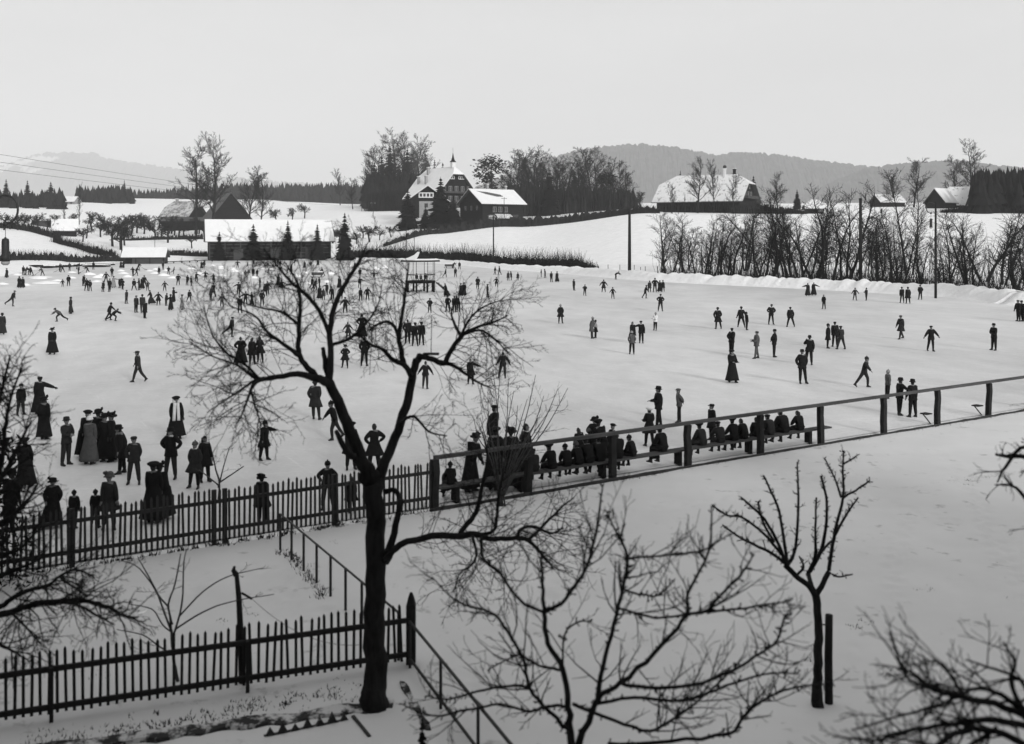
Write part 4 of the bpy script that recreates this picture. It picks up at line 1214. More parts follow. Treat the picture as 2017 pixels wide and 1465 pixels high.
HE = [(35, 542, 2.2, .5), (5, 560, 2.4, .4), (78, 546, 5, .35), (77, 549, 3.5, .6), (92, 558, 5.2, .5), (52, 562, 1.6, .4), (113, 553, 2.4, .35), (142, 537, 2.2, .4), (141, 548, 2.0, .4), (176, 541, 3.0, .6), (192, 547, 2.2, .6), (199, 544, 2.0, .6),
      (192, 555, 2.6, .4), (238, 534, 2.0, .5), (243, 539, 2.6, .5), (251, 546, 2.2, .6), (295, 534, 2.2, .4), (307, 531, 2.2, .5), (305, 539, 2.4, .5), (322, 543, 2.8, .6), (328, 533, 1.8, .5), (340, 548, 2.4, .5), (376, 530, 2.2, .7),
      (397, 540, 2.2, 1.0), (419, 524, 1.8, .6), (435, 526, 2.6, .5), (434, 529, 2.0, .4), (457, 532, 2.2, .9), (462, 535, 2.4, .6), (435, 543, 2.6, .4), (479, 538, 2.2, .4), (530, 531, 2.6, .6), (515, 529, 2.0, .4), (601, 538, 2.0, .6),
      (585, 545, 2.2, .6), (652, 540, 2.2, .6), (740, 531, 2.2, .8), (757, 528, 2.4, .8), (724, 522, 2.0, .7), (690, 524, 2.0, .6), (708, 527, 1.6, .5), (500, 548, 2.0, .5), (605, 559, 1.6, .4), (645, 556, 1.6, .5)]
for i, (a, b, c, d) in enumerate(HE): heap(a, b, c * .85, d * .8, i)

def sledge(px, py, label, cat='sledge'):
    p = ice_pt(px, py)
    e = empty('push_sledge', p, R_(8), label, cat)
    part_box(e, 'box', (0, 0, .62), (1.9, .9, .5), 'wood_mid')
    part_box(e, 'snow_load', (0, 0, .93), (1.95, .95, .12), 'roof_snow')
    for y in (-.35, .35):
        mb = MB(); mb.tube([(-1.1, y, .2), (-.9, y, .05), (.9, y, .05), (1.1, y, .25)], .05, 5); mb.build('runner', M['iron'], e)
        for x in (-.6, .6): part_box(e, 'strut', (x, y, .2), (.07, .07, .36), 'wood_dark')
    mb = MB(); mb.beam((.9, .35, .8), (1.6, .35, 1.1), .05, .05); mb.beam((.9, -.35, .8), (1.6, -.35, 1.1), .05, .05); mb.beam((1.6, -.45, 1.1), (1.6, .45, 1.1), .05, .05); mb.build('push_bar', M['wood_dark'], e)
sledge(625, 546, 'wooden push sledge topped with snow on the ice beyond the branches')
sledge(885, 528, 'dark box sledge by the skaters near the far hedge end')

# meadow fence stakes beyond the bank by the utility pole
for i, px in enumerate((1198, 1221, 1249, 1262, 1271, 1295, 1312, 1337)):
    d = float(np.interp(px, EDGE_PX, EDGE_D)) + 4.5
    q = far_pt(px, d)
    mb = MB(); mb.tube([(0, 0, -.3), (.03 * (i % 3 - 1), 0, 1.7 + .15 * (i % 3))], [.07, .05], 5)
    props(mb.build('fence_stake', M['bark_grey'], loc=q), 'weathered fence stake sticking up behind the bank by the utility pole', 'stake', 'fence stakes behind the snow bank')

# dark timber edge of the landing stage between shed and barn
A, B = ice_pt(326, 519), ice_pt(418, 515)
e = empty('landing_stage', A, math.atan2(B.y - A.y, B.x - A.x), 'low dark timber landing stage between the shed and the barn', 'jetty')
L_ = (B - A).length
for k in range(6): part_box(e, 'stage_plank', ((k + .5) * L_ / 6, 0, .42), (L_ / 6 - .05, .9, .14), 'wood_dark')
for k in range(7): part_box(e, 'stage_post', (k * L_ / 6, 0, .17), (.2, .2, .36), 'wood_dark')

# ------------------------------------------------------------------ garden fences and the bench rail
def picket_mesh(w, h, t, m):
    mb = MB()
    pr = [(-w / 2, 0), (w / 2, 0), (w / 2, h - w * .9), (0, h), (-w / 2, h - w * .9)]
    n = 5
    vs_ = [(x, -t / 2, z) for x, z in pr] + [(x, t / 2, z) for x, z in pr]
    mb.add(vs_, [tuple(range(n)), tuple(reversed(range(n, 2 * n)))] + [((i + 1) % n, i, n + i, n + (i + 1) % n) for i in range(n)])
    return mb.mesh('picket', M[m])

def picket_fence(A, B, label, step, w, h, rails, posts, m, rail_side, ext=0.0, z0=0.08, post_h=None, post_w=.12, rail_h=.08, skip=None, seed=1):
    A, B = Vector(A), Vector(B)
    L = (B - A).length
    d = (B - A) / L
    ang = math.atan2(d.y, d.x)
    rng = random.Random(seed)
    e = empty('picket_fence', A, ang, label, 'fence')
    pm = [picket_mesh(w, h * k, .022, m) for k in (1.0, .97, 1.025)]
    n = int(L / step)
    for i in range(n + 1):
        x = i * step
        if skip and skip(x): continue
        o = meshobj('picket', pm[rng.randrange(3)], e, (x + rng.uniform(-.006, .006), rng.uniform(-.003, .003), z0 + rng.uniform(-.018, .018)))
        o.rotation_euler = (rng.gauss(0, .012), rng.gauss(0, .016), rng.gauss(0, .03))
    for z in rails:
        mb = MB(); mb.box((L / 2, rail_side * .042, z), (L + .1, .055, rail_h)); mb.build('rail', M[m], e)
    for x in posts:
        mb = MB()
        hh = post_h or h + .1
        mb.box((x, rail_side * .11, hh / 2 - .1), (post_w, post_w * .8, hh + .2))
        mb.build('post', M[m], e)
    return e, d, L
d_p = (PICK_B - PICK_A).normalized()
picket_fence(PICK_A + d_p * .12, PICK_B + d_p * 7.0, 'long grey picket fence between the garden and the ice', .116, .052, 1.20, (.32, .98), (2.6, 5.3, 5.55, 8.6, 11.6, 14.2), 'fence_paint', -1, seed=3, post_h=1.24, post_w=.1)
NA, NB = Vector((-7.37 - 2.6, 14.75 - .84, 0)), Vector((-1.76, 17.0, 0))
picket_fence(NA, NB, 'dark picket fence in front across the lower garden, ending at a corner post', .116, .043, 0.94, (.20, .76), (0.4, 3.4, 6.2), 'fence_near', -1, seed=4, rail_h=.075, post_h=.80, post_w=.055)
# corner post of that fence
mb = MB()
mb.loft([[(x * s, y * s, z) for x, y in ((-.075, -.075), (.075, -.075), (.075, .075), (-.075, .075))] for s, z in ((1, -.2), (1, 1.0), (.62, 1.12), (.25, 1.2))])
props(mb.build('corner_post', M['fence_near'], loc=NB + Vector((.08, .03, 0))), 'stout dark corner post with pointed head at the end of the near fence', 'post')

def railing(pts, h, label, rails=(1.0,), posts=True, r=.022, pr=.026, m='iron'):
    e = empty('garden_railing', pts[0], 0, label, 'railing')
    o = Vector(pts[0])
    for f in rails:
        mb = MB(); mb.tube([Vector(p) - o + Vector((0, 0, h * f)) for p in pts], r, 6); mb.build('handrail', M[m], e)
    for i, p in enumerate(pts):
        if not posts and 0 < i < len(pts) - 1 and i % 2: continue
        q = Vector(p) - o
        mb = MB(); mb.tube([q - Vector((0, 0, .15)), q + Vector((0, 0, h + .012))], pr, 6); mb.build('stanchion', M[m], e)
    return e
ra = [Vector((-5.25 + (-1.9 + 5.25) * t, 23.2 + (17.15 - 23.2) * t, 0)) for t in np.linspace(0, 1, 9)]
railing(ra, .82, 'thin iron railing along the garden path up to the picket fence', (1.0,), pr=.028)
rb = [Vector((-1.68 + (0.15 + 1.68) * t, 16.85 + (12.4 - 16.85) * t, 0)) for t in np.linspace(0, 1, 4)]
railing(rb, .78, 'two-bar railing running from the corner post towards the house', (1.0, .22), r=.026)

# bench rail along the ice: posts, top rail, ground beam, seat planks
def bench_rail():
    d = (FENCE_B - FENCE_A).normalized()
    L = (FENCE_B - FENCE_A).length
    ang = math.atan2(d.y, d.x)
    e = empty('spectator_rail', FENCE_A, ang, 'long timber rail on posts in front of the skaters', 'fence')
    xs = [0.0, 2.95, 5.95, 8.9, 12.05, 15.0, 18.4, 21.6, 24.9, 28.2, 31.4, 34.7, 38.0]
    rng = random.Random(2)
    for i, x in enumerate(xs):
        mb = MB()
        tw = rng.uniform(-.05, .05)
        mb.loft([[(x + tw * k + px_ * s, py_ * s + .03 * math.sin(k * 3 + i), z) for px_, py_ in ((-.092, -.08), (.092, -.08), (.092, .08), (-.092, .08))] for k, s, z in ((0, 1, -.3), (.4, 1.02, .5), (1, .97, 1.0), (.6, 1.0, 1.30))])
        mb.build('post', M['post_wood'], e)
    for i in range(len(xs) - 1):
        mb = MB(); mb.box(((xs[i] + xs[i + 1]) / 2, 0, 1.355), (xs[i + 1] - xs[i] - .006, .13, .092)); mb.build('top_rail', M['rail_wood'], e)
    mb = MB()
    rings = []
    for x in np.linspace(-.2, 38.2, 80):
        a, b = rng.uniform(-.012, .012), rng.uniform(-.015, .015)
        rings.append([(float(x), -.19 + a, -.05), (float(x), -.115 + a, -.05), (float(x), -.115 + a, .085 + b), (float(x), -.19 + a, .085 + b)])
    mb.loft(rings)
    mb.build('ground_beam', M['soil'], e)
    b = empty('spectator_bench', FENCE_A + Vector((-d.y, d.x, 0)) * .42, ang, 'low plank bench fixed behind the rail facing the ice', 'bench')
    seg = [.3, 3.9, 7.6, 11.4, 15.9]
    for i in range(4):
        mb = MB(); mb.box(((seg[i] + seg[i + 1]) / 2, 0, .455), (seg[i + 1] - seg[i] - .01, .34, .05)); mb.build('seat_plank', M['rail_wood'], b)
    for x in (.9, 3.0, 5.9, 8.9, 12.0, 14.9):
        mb = MB(); mb.box((x, .02, .2), (.12, .24, .44)); mb.build('leg', M['post_wood'], b)
    for x in (21.25, 24.55):
        mb = MB(); mb.box((x, -.16, .42), (.34, .3, .04)); mb.beam((x - .1, -.1, .4), (x + .1, -.28, .05), .04, .04); mb.build('bracket', M['post_wood'], b)
    return d
RAIL_D = bench_rail()
RAIL_N = Vector((-RAIL_D.y, RAIL_D.x, 0))

# ------------------------------------------------------------------ near trees, drawn limb by limb
def cat_rom(P, n=4):
    out = []
    for i in range(len(P) - 1):
        a, b, c, d = P[max(i - 1, 0)], P[i], P[i + 1], P[min(i + 2, len(P) - 1)]
        for k in range(n):
            t = k / n
            out.append(tuple(.5 * ((2 * b[j]) + (-a[j] + c[j]) * t + (2 * a[j] - 5 * b[j] + 4 * c[j] - d[j]) * t * t + (-a[j] + 3 * b[j] - 3 * c[j] + d[j]) * t ** 3) for j in range(len(b))))
    out.append(tuple(P[-1]))
    return out

SHOOT = dict(seg=[3, 3, 3], wob=[.16, .22, .25], trop=[.05, .06, .05], tip=[.45, .4, .4], rmin=.0028, sides=[4, 3, 3], kids=[4, 3], t0=[.25, .2], ang=[(22, 55), (22, 55)], lr=[.5, .45], short=[.3, .2], rr=[.6, .6])
def traced(name, label, limbs, d0, seed, mat_='bark', twigs=1.0, tlen=.8, trop=.05, knob=False, rscale=1.0, levels=3, base=None, tw_r=.0075, cat='tree'):
    """limbs: list of (depth offset start, depth offset end, role, [(px, py, half width px) ...]); role 't' trunk, 'l' limb, 'b' bare limb without twigs"""
    rng = random.Random(seed)
    T, C = MB(), MB()
    allp = []
    for z0, z1, role, P in limbs:
        Q = cat_rom(P, 4)
        n = len(Q)
        pts, rad = [], []
        for i, (px, py, r) in enumerate(Q):
            dd = d0 + z0 + (z1 - z0) * i / (n - 1)
            w = at(px, py, dd)
            wob = 0.004 * r / 6
            pts.append(w + Vector((rng.gauss(0, wob), rng.gauss(0, wob * 3), rng.gauss(0, wob))))
            rad.append(max(.004, r * rscale * dd / F))
        (T if role == 't' else C).tube(pts, rad, 9 if role == 't' else (6 if rad[0] > .03 else 5))
        if role in 'l':
            Lw = sum((pts[i + 1] - pts[i]).length for i in range(n - 1))
            k = int(Lw * 5.0 * twigs)
            for c in range(k):
                t = rng.uniform(.12, 1.0) ** .8
                i = min(int(t * (n - 1)), n - 2)
                q = pts[i]
                dr = (pts[i + 1] - pts[i]).normalized()
                nd = rdir(rng, dr, math.radians(rng.uniform(25, 75)))
                P_ = dict(SHOOT)
                P_['trop'] = [trop, trop, trop]
                P_['seg'] = SHOOT['seg'][:levels]
                ln = tlen * rng.uniform(.35, 1.15) * (1.1 - .4 * t)
                grow((C, C), rng, q, nd, ln, min(rad[i] * .55, tw_r * rng.uniform(.8, 1.3)), 0, P_)
            if knob:
                for c in range(int(Lw * 26)):
                    i = rng.randrange(n - 1)
                    dr = (pts[i + 1] - pts[i]).normalized()
                    nd = rdir(rng, dr, math.radians(rng.uniform(45, 85)))
                    q = pts[i].lerp(pts[i + 1], rng.random())
                    ll = rng.uniform(.02, .07)
                    C.tube([q, q + nd * ll * .6, q + nd * ll], [.008, .006, .010], 4)
    e = empty(name, base, 0, label, cat)
    M4 = Matrix.Translation(-Vector(base))
    for mb, nm in ((T, 'trunk'), (C, 'crown')):
        if not mb.v: continue
        mb.v = [(v[0] - base[0], v[1] - base[1], v[2] - base[2]) for v in mb.v]
        mb.build(nm, M[mat_], e, smooth=True)
    return e

# old pear tree in the garden corner
PEAR = [
 (0, 0, 't', [(738, 1408, 44), (738, 1385, 37), (738, 1330, 31), (738, 1200, 28), (740, 1080, 26), (738, 990, 26), (732, 935, 27)]),
 (0, -.5, 'b', [(735, 960, 22), (722, 925, 21), (705, 885, 18), (690, 848, 17), (664, 788, 15), (644, 750, 14)]),
 (0, .6, 'b', [(742, 960, 20), (757, 912, 15), (778, 862, 13), (800, 800, 12), (810, 745, 11), (822, 708, 10)]),
 (-.5, -1.3, 'l', [(650, 756, 13), (600, 738, 9), (545, 742, 7), (505, 746, 5), (470, 720, 3), (420, 702, 2), (372, 672, 1.5)]),
 (-.5, -1.0, 'l', [(628, 748, 9), (600, 716, 7.5), (588, 690, 7), (588, 650, 6), (592, 600, 5), (585, 555, 3.5), (560, 515, 1.5)]),
 (-.5, .3, 'l', [(648, 752, 11), (651, 700, 9), (650, 650, 8), (662, 595, 7), (688, 545, 5.5), (712, 508, 3.5), (722, 480, 1.5)]),
 (-.4, -.3, 'b', [(646, 745, 8), (641, 715, 7), (636, 684, 5)]),
 (-.2, -1.0, 'l', [(650, 660, 6), (628, 610, 5.5), (600, 578, 5), (570, 552, 4), (540, 515, 2), (520, 492, 1)]),
 (-.2, .6, 'l', [(652, 680, 5), (690, 665, 4.5), (718, 640, 3), (745, 600, 2), (752, 560, 1)]),
 (-.8, -1.6, 'l', [(588, 700, 6), (560, 678, 5), (528, 655, 4), (500, 620, 2.5), (452, 600, 1.5), (432, 560, 1)]),
 (-.9, -1.6, 'l', [(590, 640, 4.5), (555, 615, 3.5), (515, 606, 2.5), (470, 590, 1.5), (440, 545, 1)]),
 (-1.0, -1.8, 'l', [(540, 742, 6), (505, 752, 5), (490, 780, 3.5), (478, 812, 2.5), (462, 840, 1.5)]),
 (-1.0, -1.6, 'l', [(520, 744, 5), (495, 762, 3.5), (503, 800, 2.5), (515, 840, 1.5)]),
 (-1.0, -1.9, 'l', [(505, 746, 4), (478, 765, 3), (440, 790, 2), (408, 812, 1.2)]),
 (-1.1, -1.7, 'l', [(510, 745, 4.5), (480, 715, 3.5), (440, 690, 2.5), (415, 650, 1.8), (400, 600, 1)]),
 (.4, .2, 'l', [(812, 742, 8), (797, 720, 7.5), (770, 706, 6), (755, 688, 5), (727, 677, 3.5), (700, 650, 2)]),
 (.4, .8, 'l', [(797, 722, 8), (791, 695, 7), (786, 660, 6), (794, 610, 4.5), (800, 560, 3), (806, 515, 1.5)]),
 (.4, -.2, 'l', [(791, 695, 5), (778, 645, 5), (755, 634, 4), (728, 650, 2.5)]),
 (.6, .8, 'l', [(818, 716, 10), (830, 702, 9), (850, 706, 8), (874, 715, 7.5), (886, 694, 6.5), (910, 660, 5.5), (938, 645, 4), (967, 636, 3), (1000, 622, 1.5)]),
 (.6, .7, 'b', [(824, 712, 9), (827, 699, 9)]),
 (.8, 1.3, 'l', [(908, 662, 5), (896, 638, 4), (889, 614, 2.5), (900, 585, 1.2)]),
 (.8, .3, 'l', [(874, 715, 6), (893, 720, 5), (916, 735, 4), (940, 752, 3), (970, 765, 1.5)]),
 (.8, .2, 'l', [(906, 662, 4), (945, 650, 3.2), (975, 668, 2.4), (1005, 700, 1.4)]),
 (.8, 1.4, 'l', [(905, 666, 4), (930, 622, 3), (965, 598, 2), (1000, 590, 1)]),
 (.2, -.3, 'l', [(790, 832, 5), (815, 820, 4), (845, 850, 3), (880, 858, 1.5)]),
 (0, -.4, 'b', [(755, 1100, 14), (764, 1092, 14), (776, 1050, 10), (790, 985, 9)]),
 (0, -.2, 'b', [(758, 968, 8), (776, 966, 7), (788, 980, 7), (791, 995, 6)]),
 (-.2, -1.3, 'l', [(758, 1104, 10), (780, 1078, 9), (812, 1064, 8.5), (850, 1056, 9), (900, 1055, 9), (935, 1052, 8.5), (965, 1062, 7), (1005, 1060, 6), (1040, 1064, 6), (1070, 1095, 4), (1090, 1120, 2)]),
 (-.6, -.2, 'l', [(905, 1052, 7), (922, 1030, 7), (938, 1008, 6.5), (948, 965, 5.5), (960, 900, 4), (950, 850, 2)]),
 (-.7, -.9, 'l', [(945, 1053, 6), (972, 1045, 5), (978, 1020, 4.5), (982, 975, 4), (992, 930, 2)]),
 (-1.0, -1.5, 'l', [(1020, 1058, 5), (1028, 1040, 4.5), (1055, 1038, 4), (1085, 1050, 3), (1110, 1040, 1.5)]),
 (-1.0, -.6, 'l', [(1040, 1064, 5), (1075, 1030, 4), (1105, 1000, 3), (1130, 980, 1.5)]),
 (-.8, -1.4, 'l', [(930, 1056, 4.5), (938, 1090, 3.5), (930, 1112, 3), (905, 1130, 2), (895, 1160, 1.2)]),
 (-.9, -1.5, 'l', [(948, 1058, 5), (952, 1100, 4), (985, 1130, 3), (1010, 1165, 1.8)]),
 (-.4, -.6, 'b', [(700, 900, 10), (684, 890, 9), (662, 848, 6)]),
]
pear = traced('pear_tree', 'old bare pear tree with forked crown rising in front of the picket fence', PEAR, 15.5, 7, twigs=3.0, tlen=.88, trop=.02, rscale=.74, tw_r=.006, base=Vector((-2.08, 15.5, 0)))

# a board and rod fixed on the cut limb of the pear tree
bp_ = at(849, 698, 16.15)
e = empty('bird_board', bp_, 0, 'small board with a thin upright rod perched on the cut pear limb', 'bird table')
mb = MB(); mb.box((0, 0, .01), (.25, .12, .03)); mb.build('board', M['post_wood'], e)
mb = MB(); mb.tube([(0, 0, .02), (.012, 0, .62)], .006, 5); mb.build('rod', M['iron'], e)

# young quince close to the house, bottom middle
D9 = 10.2
QUINCE = [
 (0, 0, 't', [(1130, 1870, 17), (1129, 1700, 15), (1127, 1560, 14), (1124, 1465, 13), (1121, 1391, 10), (1107, 1315, 9), (1079, 1270, 8), (1072, 1208, 7.5)]),
 (0, .3, 'l', [(1072, 1208, 7), (1069, 1146, 5.5), (1065, 1088, 3)]),
 (0, .5, 'l', [(1076, 1204, 6.5), (1114, 1181, 6), (1148, 1129, 5.5), (1169, 1074, 5), (1180, 1010, 4), (1187, 955, 2.5)]),
 (0, .3, 'l', [(1070, 1206, 5.5), (1021, 1181, 5), (983, 1125, 4), (952, 1104, 3), (946, 1070, 2)]),
 (0, -.3, 'l', [(1124, 1520, 13), (1141, 1465, 12), (1176, 1378, 9), (1186, 1315, 7.5), (1210, 1229, 6.5), (1228, 1153, 6), (1236, 1098, 5), (1215, 1050, 3.5), (1193, 1005, 2)]),
 (-.2, -.6, 'l', [(1172, 1386, 9), (1190, 1365, 8), (1224, 1343, 7.5), (1290, 1288, 7), (1345, 1222, 6), (1355, 1205, 5.5), (1356, 1165, 5), (1397, 1084, 4), (1401, 995, 2.5)]),
 (-.6, -.9, 'l', [(1353, 1208, 5.5), (1390, 1205, 5), (1417, 1174, 4.5), (1459, 1132, 4), (1486, 1091, 2.5)]),
 (-.6, -1.0, 'l', [(1392, 1206, 4.5), (1440, 1200, 4), (1486, 1194, 3.5), (1555, 1184, 2)]),
 (-.4, -1.0, 'l', [(1222, 1346, 6.5), (1297, 1356, 6), (1383, 1343, 5.5), (1445, 1319, 5), (1500, 1284, 4.5), (1530, 1262, 4), (1547, 1210, 2.5)]),
 (-.2, -.9, 'l', [(1174, 1386, 6), (1245, 1374, 5.5), (1348, 1378, 5), (1410, 1357, 4.5), (1500, 1329, 3.5), (1572, 1327, 2)]),
 (0, -.8, 'l', [(1128, 1388, 6), (1210, 1419, 5.5), (1279, 1438, 5), (1331, 1412, 4.5), (1383, 1374, 3.5), (1440, 1320, 2)]),
 (0, .3, 'l', [(1124, 1440, 8), (1107, 1425, 7), (1065, 1384, 6), (1041, 1350, 5.5), (1031, 1298, 5.5), (1000, 1243, 5), (965, 1205, 4.5), (900, 1184, 3), (850, 1135, 2)]),
 (.1, .4, 'l', [(1043, 1352, 5), (1000, 1352, 4.5), (940, 1362, 4), (880, 1378, 3), (840, 1370, 2)]),
 (0, -.1, 'l', [(1120, 1390, 5.5), (1072, 1392, 5), (1045, 1400, 4.5), (986, 1389, 4), (920, 1398, 4), (850, 1410, 3), (790, 1385, 2)]),
 (0, .5, 'l', [(1110, 1320, 5), (1060, 1310, 4), (1020, 1290, 3), (960, 1320, 2)]),
 (-.2, -.6, 'l', [(1200, 1470, 7), (1320, 1458, 6), (1434, 1446, 5.5), (1465, 1410, 5), (1500, 1381, 4), (1560, 1355, 3.5), (1640, 1345, 2)]),
 (-.2, .2, 'l', [(1226, 1160, 4), (1270, 1172, 3.5), (1300, 1170, 3), (1330, 1140, 2)]),
 (-.3, -.1, 'l', [(1220, 1198, 4), (1290, 1215, 4), (1350, 1210, 3.5)]),
 (-.2, -.4, 'l', [(1236, 1100, 4), (1300, 1094, 3.5), (1380, 1085, 3), (1440, 1050, 1.8)]),
 (0, .2, 'l', [(1108, 1318, 4), (1112, 1250, 3.5), (1140, 1225, 3), (1165, 1225, 2)]),
]
traced('quince_tree', 'bare quince with long curving shoots in the lower middle, closest to the window', QUINCE, D9, 17, twigs=1.7, tlen=.6, trop=.10, rscale=.62, levels=2, knob=True, base=Vector((.62, D9, 0)), tw_r=.008)

# staked young tree on the lawn
def zt(u, v): return (1380 + u / 2.42, 860 + v / 2.42)
def lz(pts): return [(*zt(u, v), r) for u, v, r in pts]
YOUNG = [
 (0, 0, 't', lz([(560, 1295, 15), (558, 1150, 11), (562, 1000, 10.5), (560, 860, 9.5), (552, 760, 9.5)])),
 (0, -.2, 'b', lz([(552, 770, 8), (520, 715, 7.5), (450, 660, 7), (405, 615, 7)])),
 (0, .1, 'b', lz([(550, 765, 7), (575, 715, 6.5), (612, 640, 6)])),
 (0, .3, 'b', lz([(545, 745, 6.5), (522, 690, 6), (512, 655, 5.5)])),
 (-.2, -.3, 'l', lz([(408, 612, 5), (405, 540, 4), (372, 350, 3.2), (330, 250, 2.6), (300, 185, 2.2)])),
 (-.2, .1, 'l', lz([(415, 610, 5), (452, 530, 4), (466, 280, 3), (460, 120, 1.8)])),
 (-.2, -.5, 'l', lz([(400, 600, 5), (375, 520, 4.5), (305, 395, 3.6), (245, 335, 3), (195, 290, 2.2)])),
 (-.2, -.6, 'l', lz([(398, 600, 4.5), (340, 555, 4), (205, 490, 3), (105, 420, 2.2)])),
 (-.2, -.6, 'l', lz([(385, 560, 4), (300, 460, 3.5), (200, 385, 3), (130, 375, 2.6), (62, 330, 2.2)])),
 (-.3, -.5, 'l', lz([(350, 500, 3.5), (295, 400, 3), (275, 310, 2.2)])),
 (.3, .2, 'l', lz([(512, 655, 4.5), (545, 570, 4), (548, 430, 3), (552, 290, 2.2)])),
 (.3, .5, 'l', lz([(515, 650, 5), (575, 540, 4.5), (600, 400, 3.5), (598, 280, 3), (572, 185, 2.4)])),
 (.1, .3, 'l', lz([(612, 640, 5), (622, 560, 4.5), (642, 450, 4), (680, 280, 3.2), (678, 160, 2.6), (682, 65, 2)])),
 (.1, -.2, 'l', lz([(640, 470, 3.5), (690, 380, 3), (752, 290, 2)])),
 (.3, .2, 'l', lz([(676, 292, 3), (740, 255, 2.6), (805, 210, 2)])),
 (.3, .5, 'l', lz([(670, 290, 3), (640, 200, 2.4), (590, 100, 1.8)])),
 (.3, .2, 'l', lz([(680, 130, 2.4), (715, 110, 2), (745, 90, 1.6)])),
 (.1, .0, 'l', lz([(628, 655, 2.6), (660, 668, 2.2), (725, 655, 1.8)])),
 (.2, .5, 'l', lz([(555, 580, 3.5), (610, 510, 3), (640, 490, 2.4)])),
 (-.1, -.3, 'l', lz([(460, 660, 3.5), (490, 620, 3), (470, 570, 2)])),
]
traced('young_tree', 'pruned young fruit tree with knobbly upright shoots beside its stake', YOUNG, 15.5, 27, twigs=2.2, tlen=.16, trop=.08, knob=True, rscale=.82, levels=2, base=Vector((4.62, 15.5, 0)), tw_r=.006)
e = Vector(((1633 - CX) / F * 15.6, 15.6, 0))
mb = MB(); mb.tube([(0, 0, -.2), (-.01, 0, .7), (0, 0, 1.36)], [.062, .06, .056], 10)
st = empty('tree_stake', e, 0, 'thick round stake standing beside the young tree', 'stake')
mb.build('stake_shaft', M['post_wood'], st, smooth=True)
mb = MB(); mb.tube([(0, 0, 1.2), (-.1, -.06, 1.23), (-.22, -.06, 1.24)], .012, 5); mb.build('tie', M['rope'], st)

# low fruit tree in the bottom right corner and the branch at the right edge
DQ = 7.4
CORNER = [
 (.6, .2, 't', [(2085, 2190, 22), (2080, 1900, 20), (2078, 1600, 18), (2060, 1420, 15)]),
 (.2, -.3, 'l', [(2060, 1425, 12), (2017, 1372, 9), (1940, 1345, 8), (1880, 1330, 7), (1840, 1320, 6), (1800, 1290, 4), (1770, 1280, 2.5)]),
 (.1, -.6, 'l', [(2040, 1400, 9), (1960, 1380, 8), (1880, 1385, 6), (1800, 1400, 5), (1720, 1420, 3.5), (1640, 1412, 2)]),
 (.2, -.2, 'l', [(2050, 1410, 9), (1990, 1340, 7), (1930, 1320, 5), (1860, 1345, 4), (1780, 1370, 3), (1680, 1400, 2)]),
 (.1, -.8, 'l', [(2050, 1450, 10), (1960, 1400, 8), (1880, 1410, 7), (1800, 1450, 6), (1720, 1470, 4)]),
 (.3, .4, 'l', [(2030, 1380, 7), (1990, 1310, 5.5), (2000, 1270, 4), (1975, 1225, 2.5)]),
 (-.1, .2, 'l', [(1850, 1322, 5), (1790, 1300, 4), (1768, 1255, 3.5), (1752, 1205, 2)]),
 (.1, -.3, 'l', [(1900, 1335, 5), (1870, 1290, 4), (1850, 1265, 3), (1820, 1270, 2)]),
 (-.1, -.5, 'l', [(1960, 1395, 6), (1900, 1440, 5), (1850, 1480, 4)]),
 (.2, .5, 'l', [(2040, 1360, 6), (2010, 1300, 5), (1960, 1280, 3.5), (1900, 1260, 2)]),
]
traced('fruit_tree', 'dense twiggy bare tree filling the lower corner past the staked tree', [(a_, b_, c_, [(x_, y_ + 38, r_) for x_, y_, r_ in l_]) for a_, b_, c_, l_ in CORNER], DQ, 37, twigs=2.4, tlen=.5, trop=.05, rscale=.8, levels=2, base=Vector(((2085 - CX) / F * (DQ + .6), DQ + .6, 0)), tw_r=.009)
EDGE_BR = [(0, .8, 'l', [(2070, 1000, 8), (2090, 900, 6), (2130, 800, 4), (2150, 700, 2)]), (0, -.6, 'l', [(2085, 1120, 8), (2140, 1030, 6), (2200, 960, 4), (2240, 880, 2)]), (0, 1.0, 'l', [(2062, 960, 6), (2075, 860, 4.5), (2060, 780, 2.5)]), (0, .5, 'l', [(2095, 1200, 7), (2160, 1150, 5), (2230, 1120, 3)]),
 (0, 0, 't', [(2125, 1700, 16), (2110, 1400, 14), (2085, 1150, 11), (2060, 960, 8)]),
 (0, .2, 'l', [(2070, 980, 7), (2030, 905, 5), (1990, 900, 4), (1960, 895, 2)]),
 (0, -.2, 'l', [(2060, 960, 6), (2020, 880, 4), (1980, 920, 3), (1965, 950, 1.5)]),
 (0, .1, 'l', [(2085, 1060, 6), (2040, 1010, 4), (2000, 960, 3), (1960, 955, 1.5)])]
traced('fruit_tree', 'bare branch tips reaching in over the lawn at the side edge', EDGE_BR, 11.0, 38, twigs=1.3, tlen=.4, trop=.02, levels=2, base=Vector(((2130 - CX) / F * 11, 11.0, 0)))

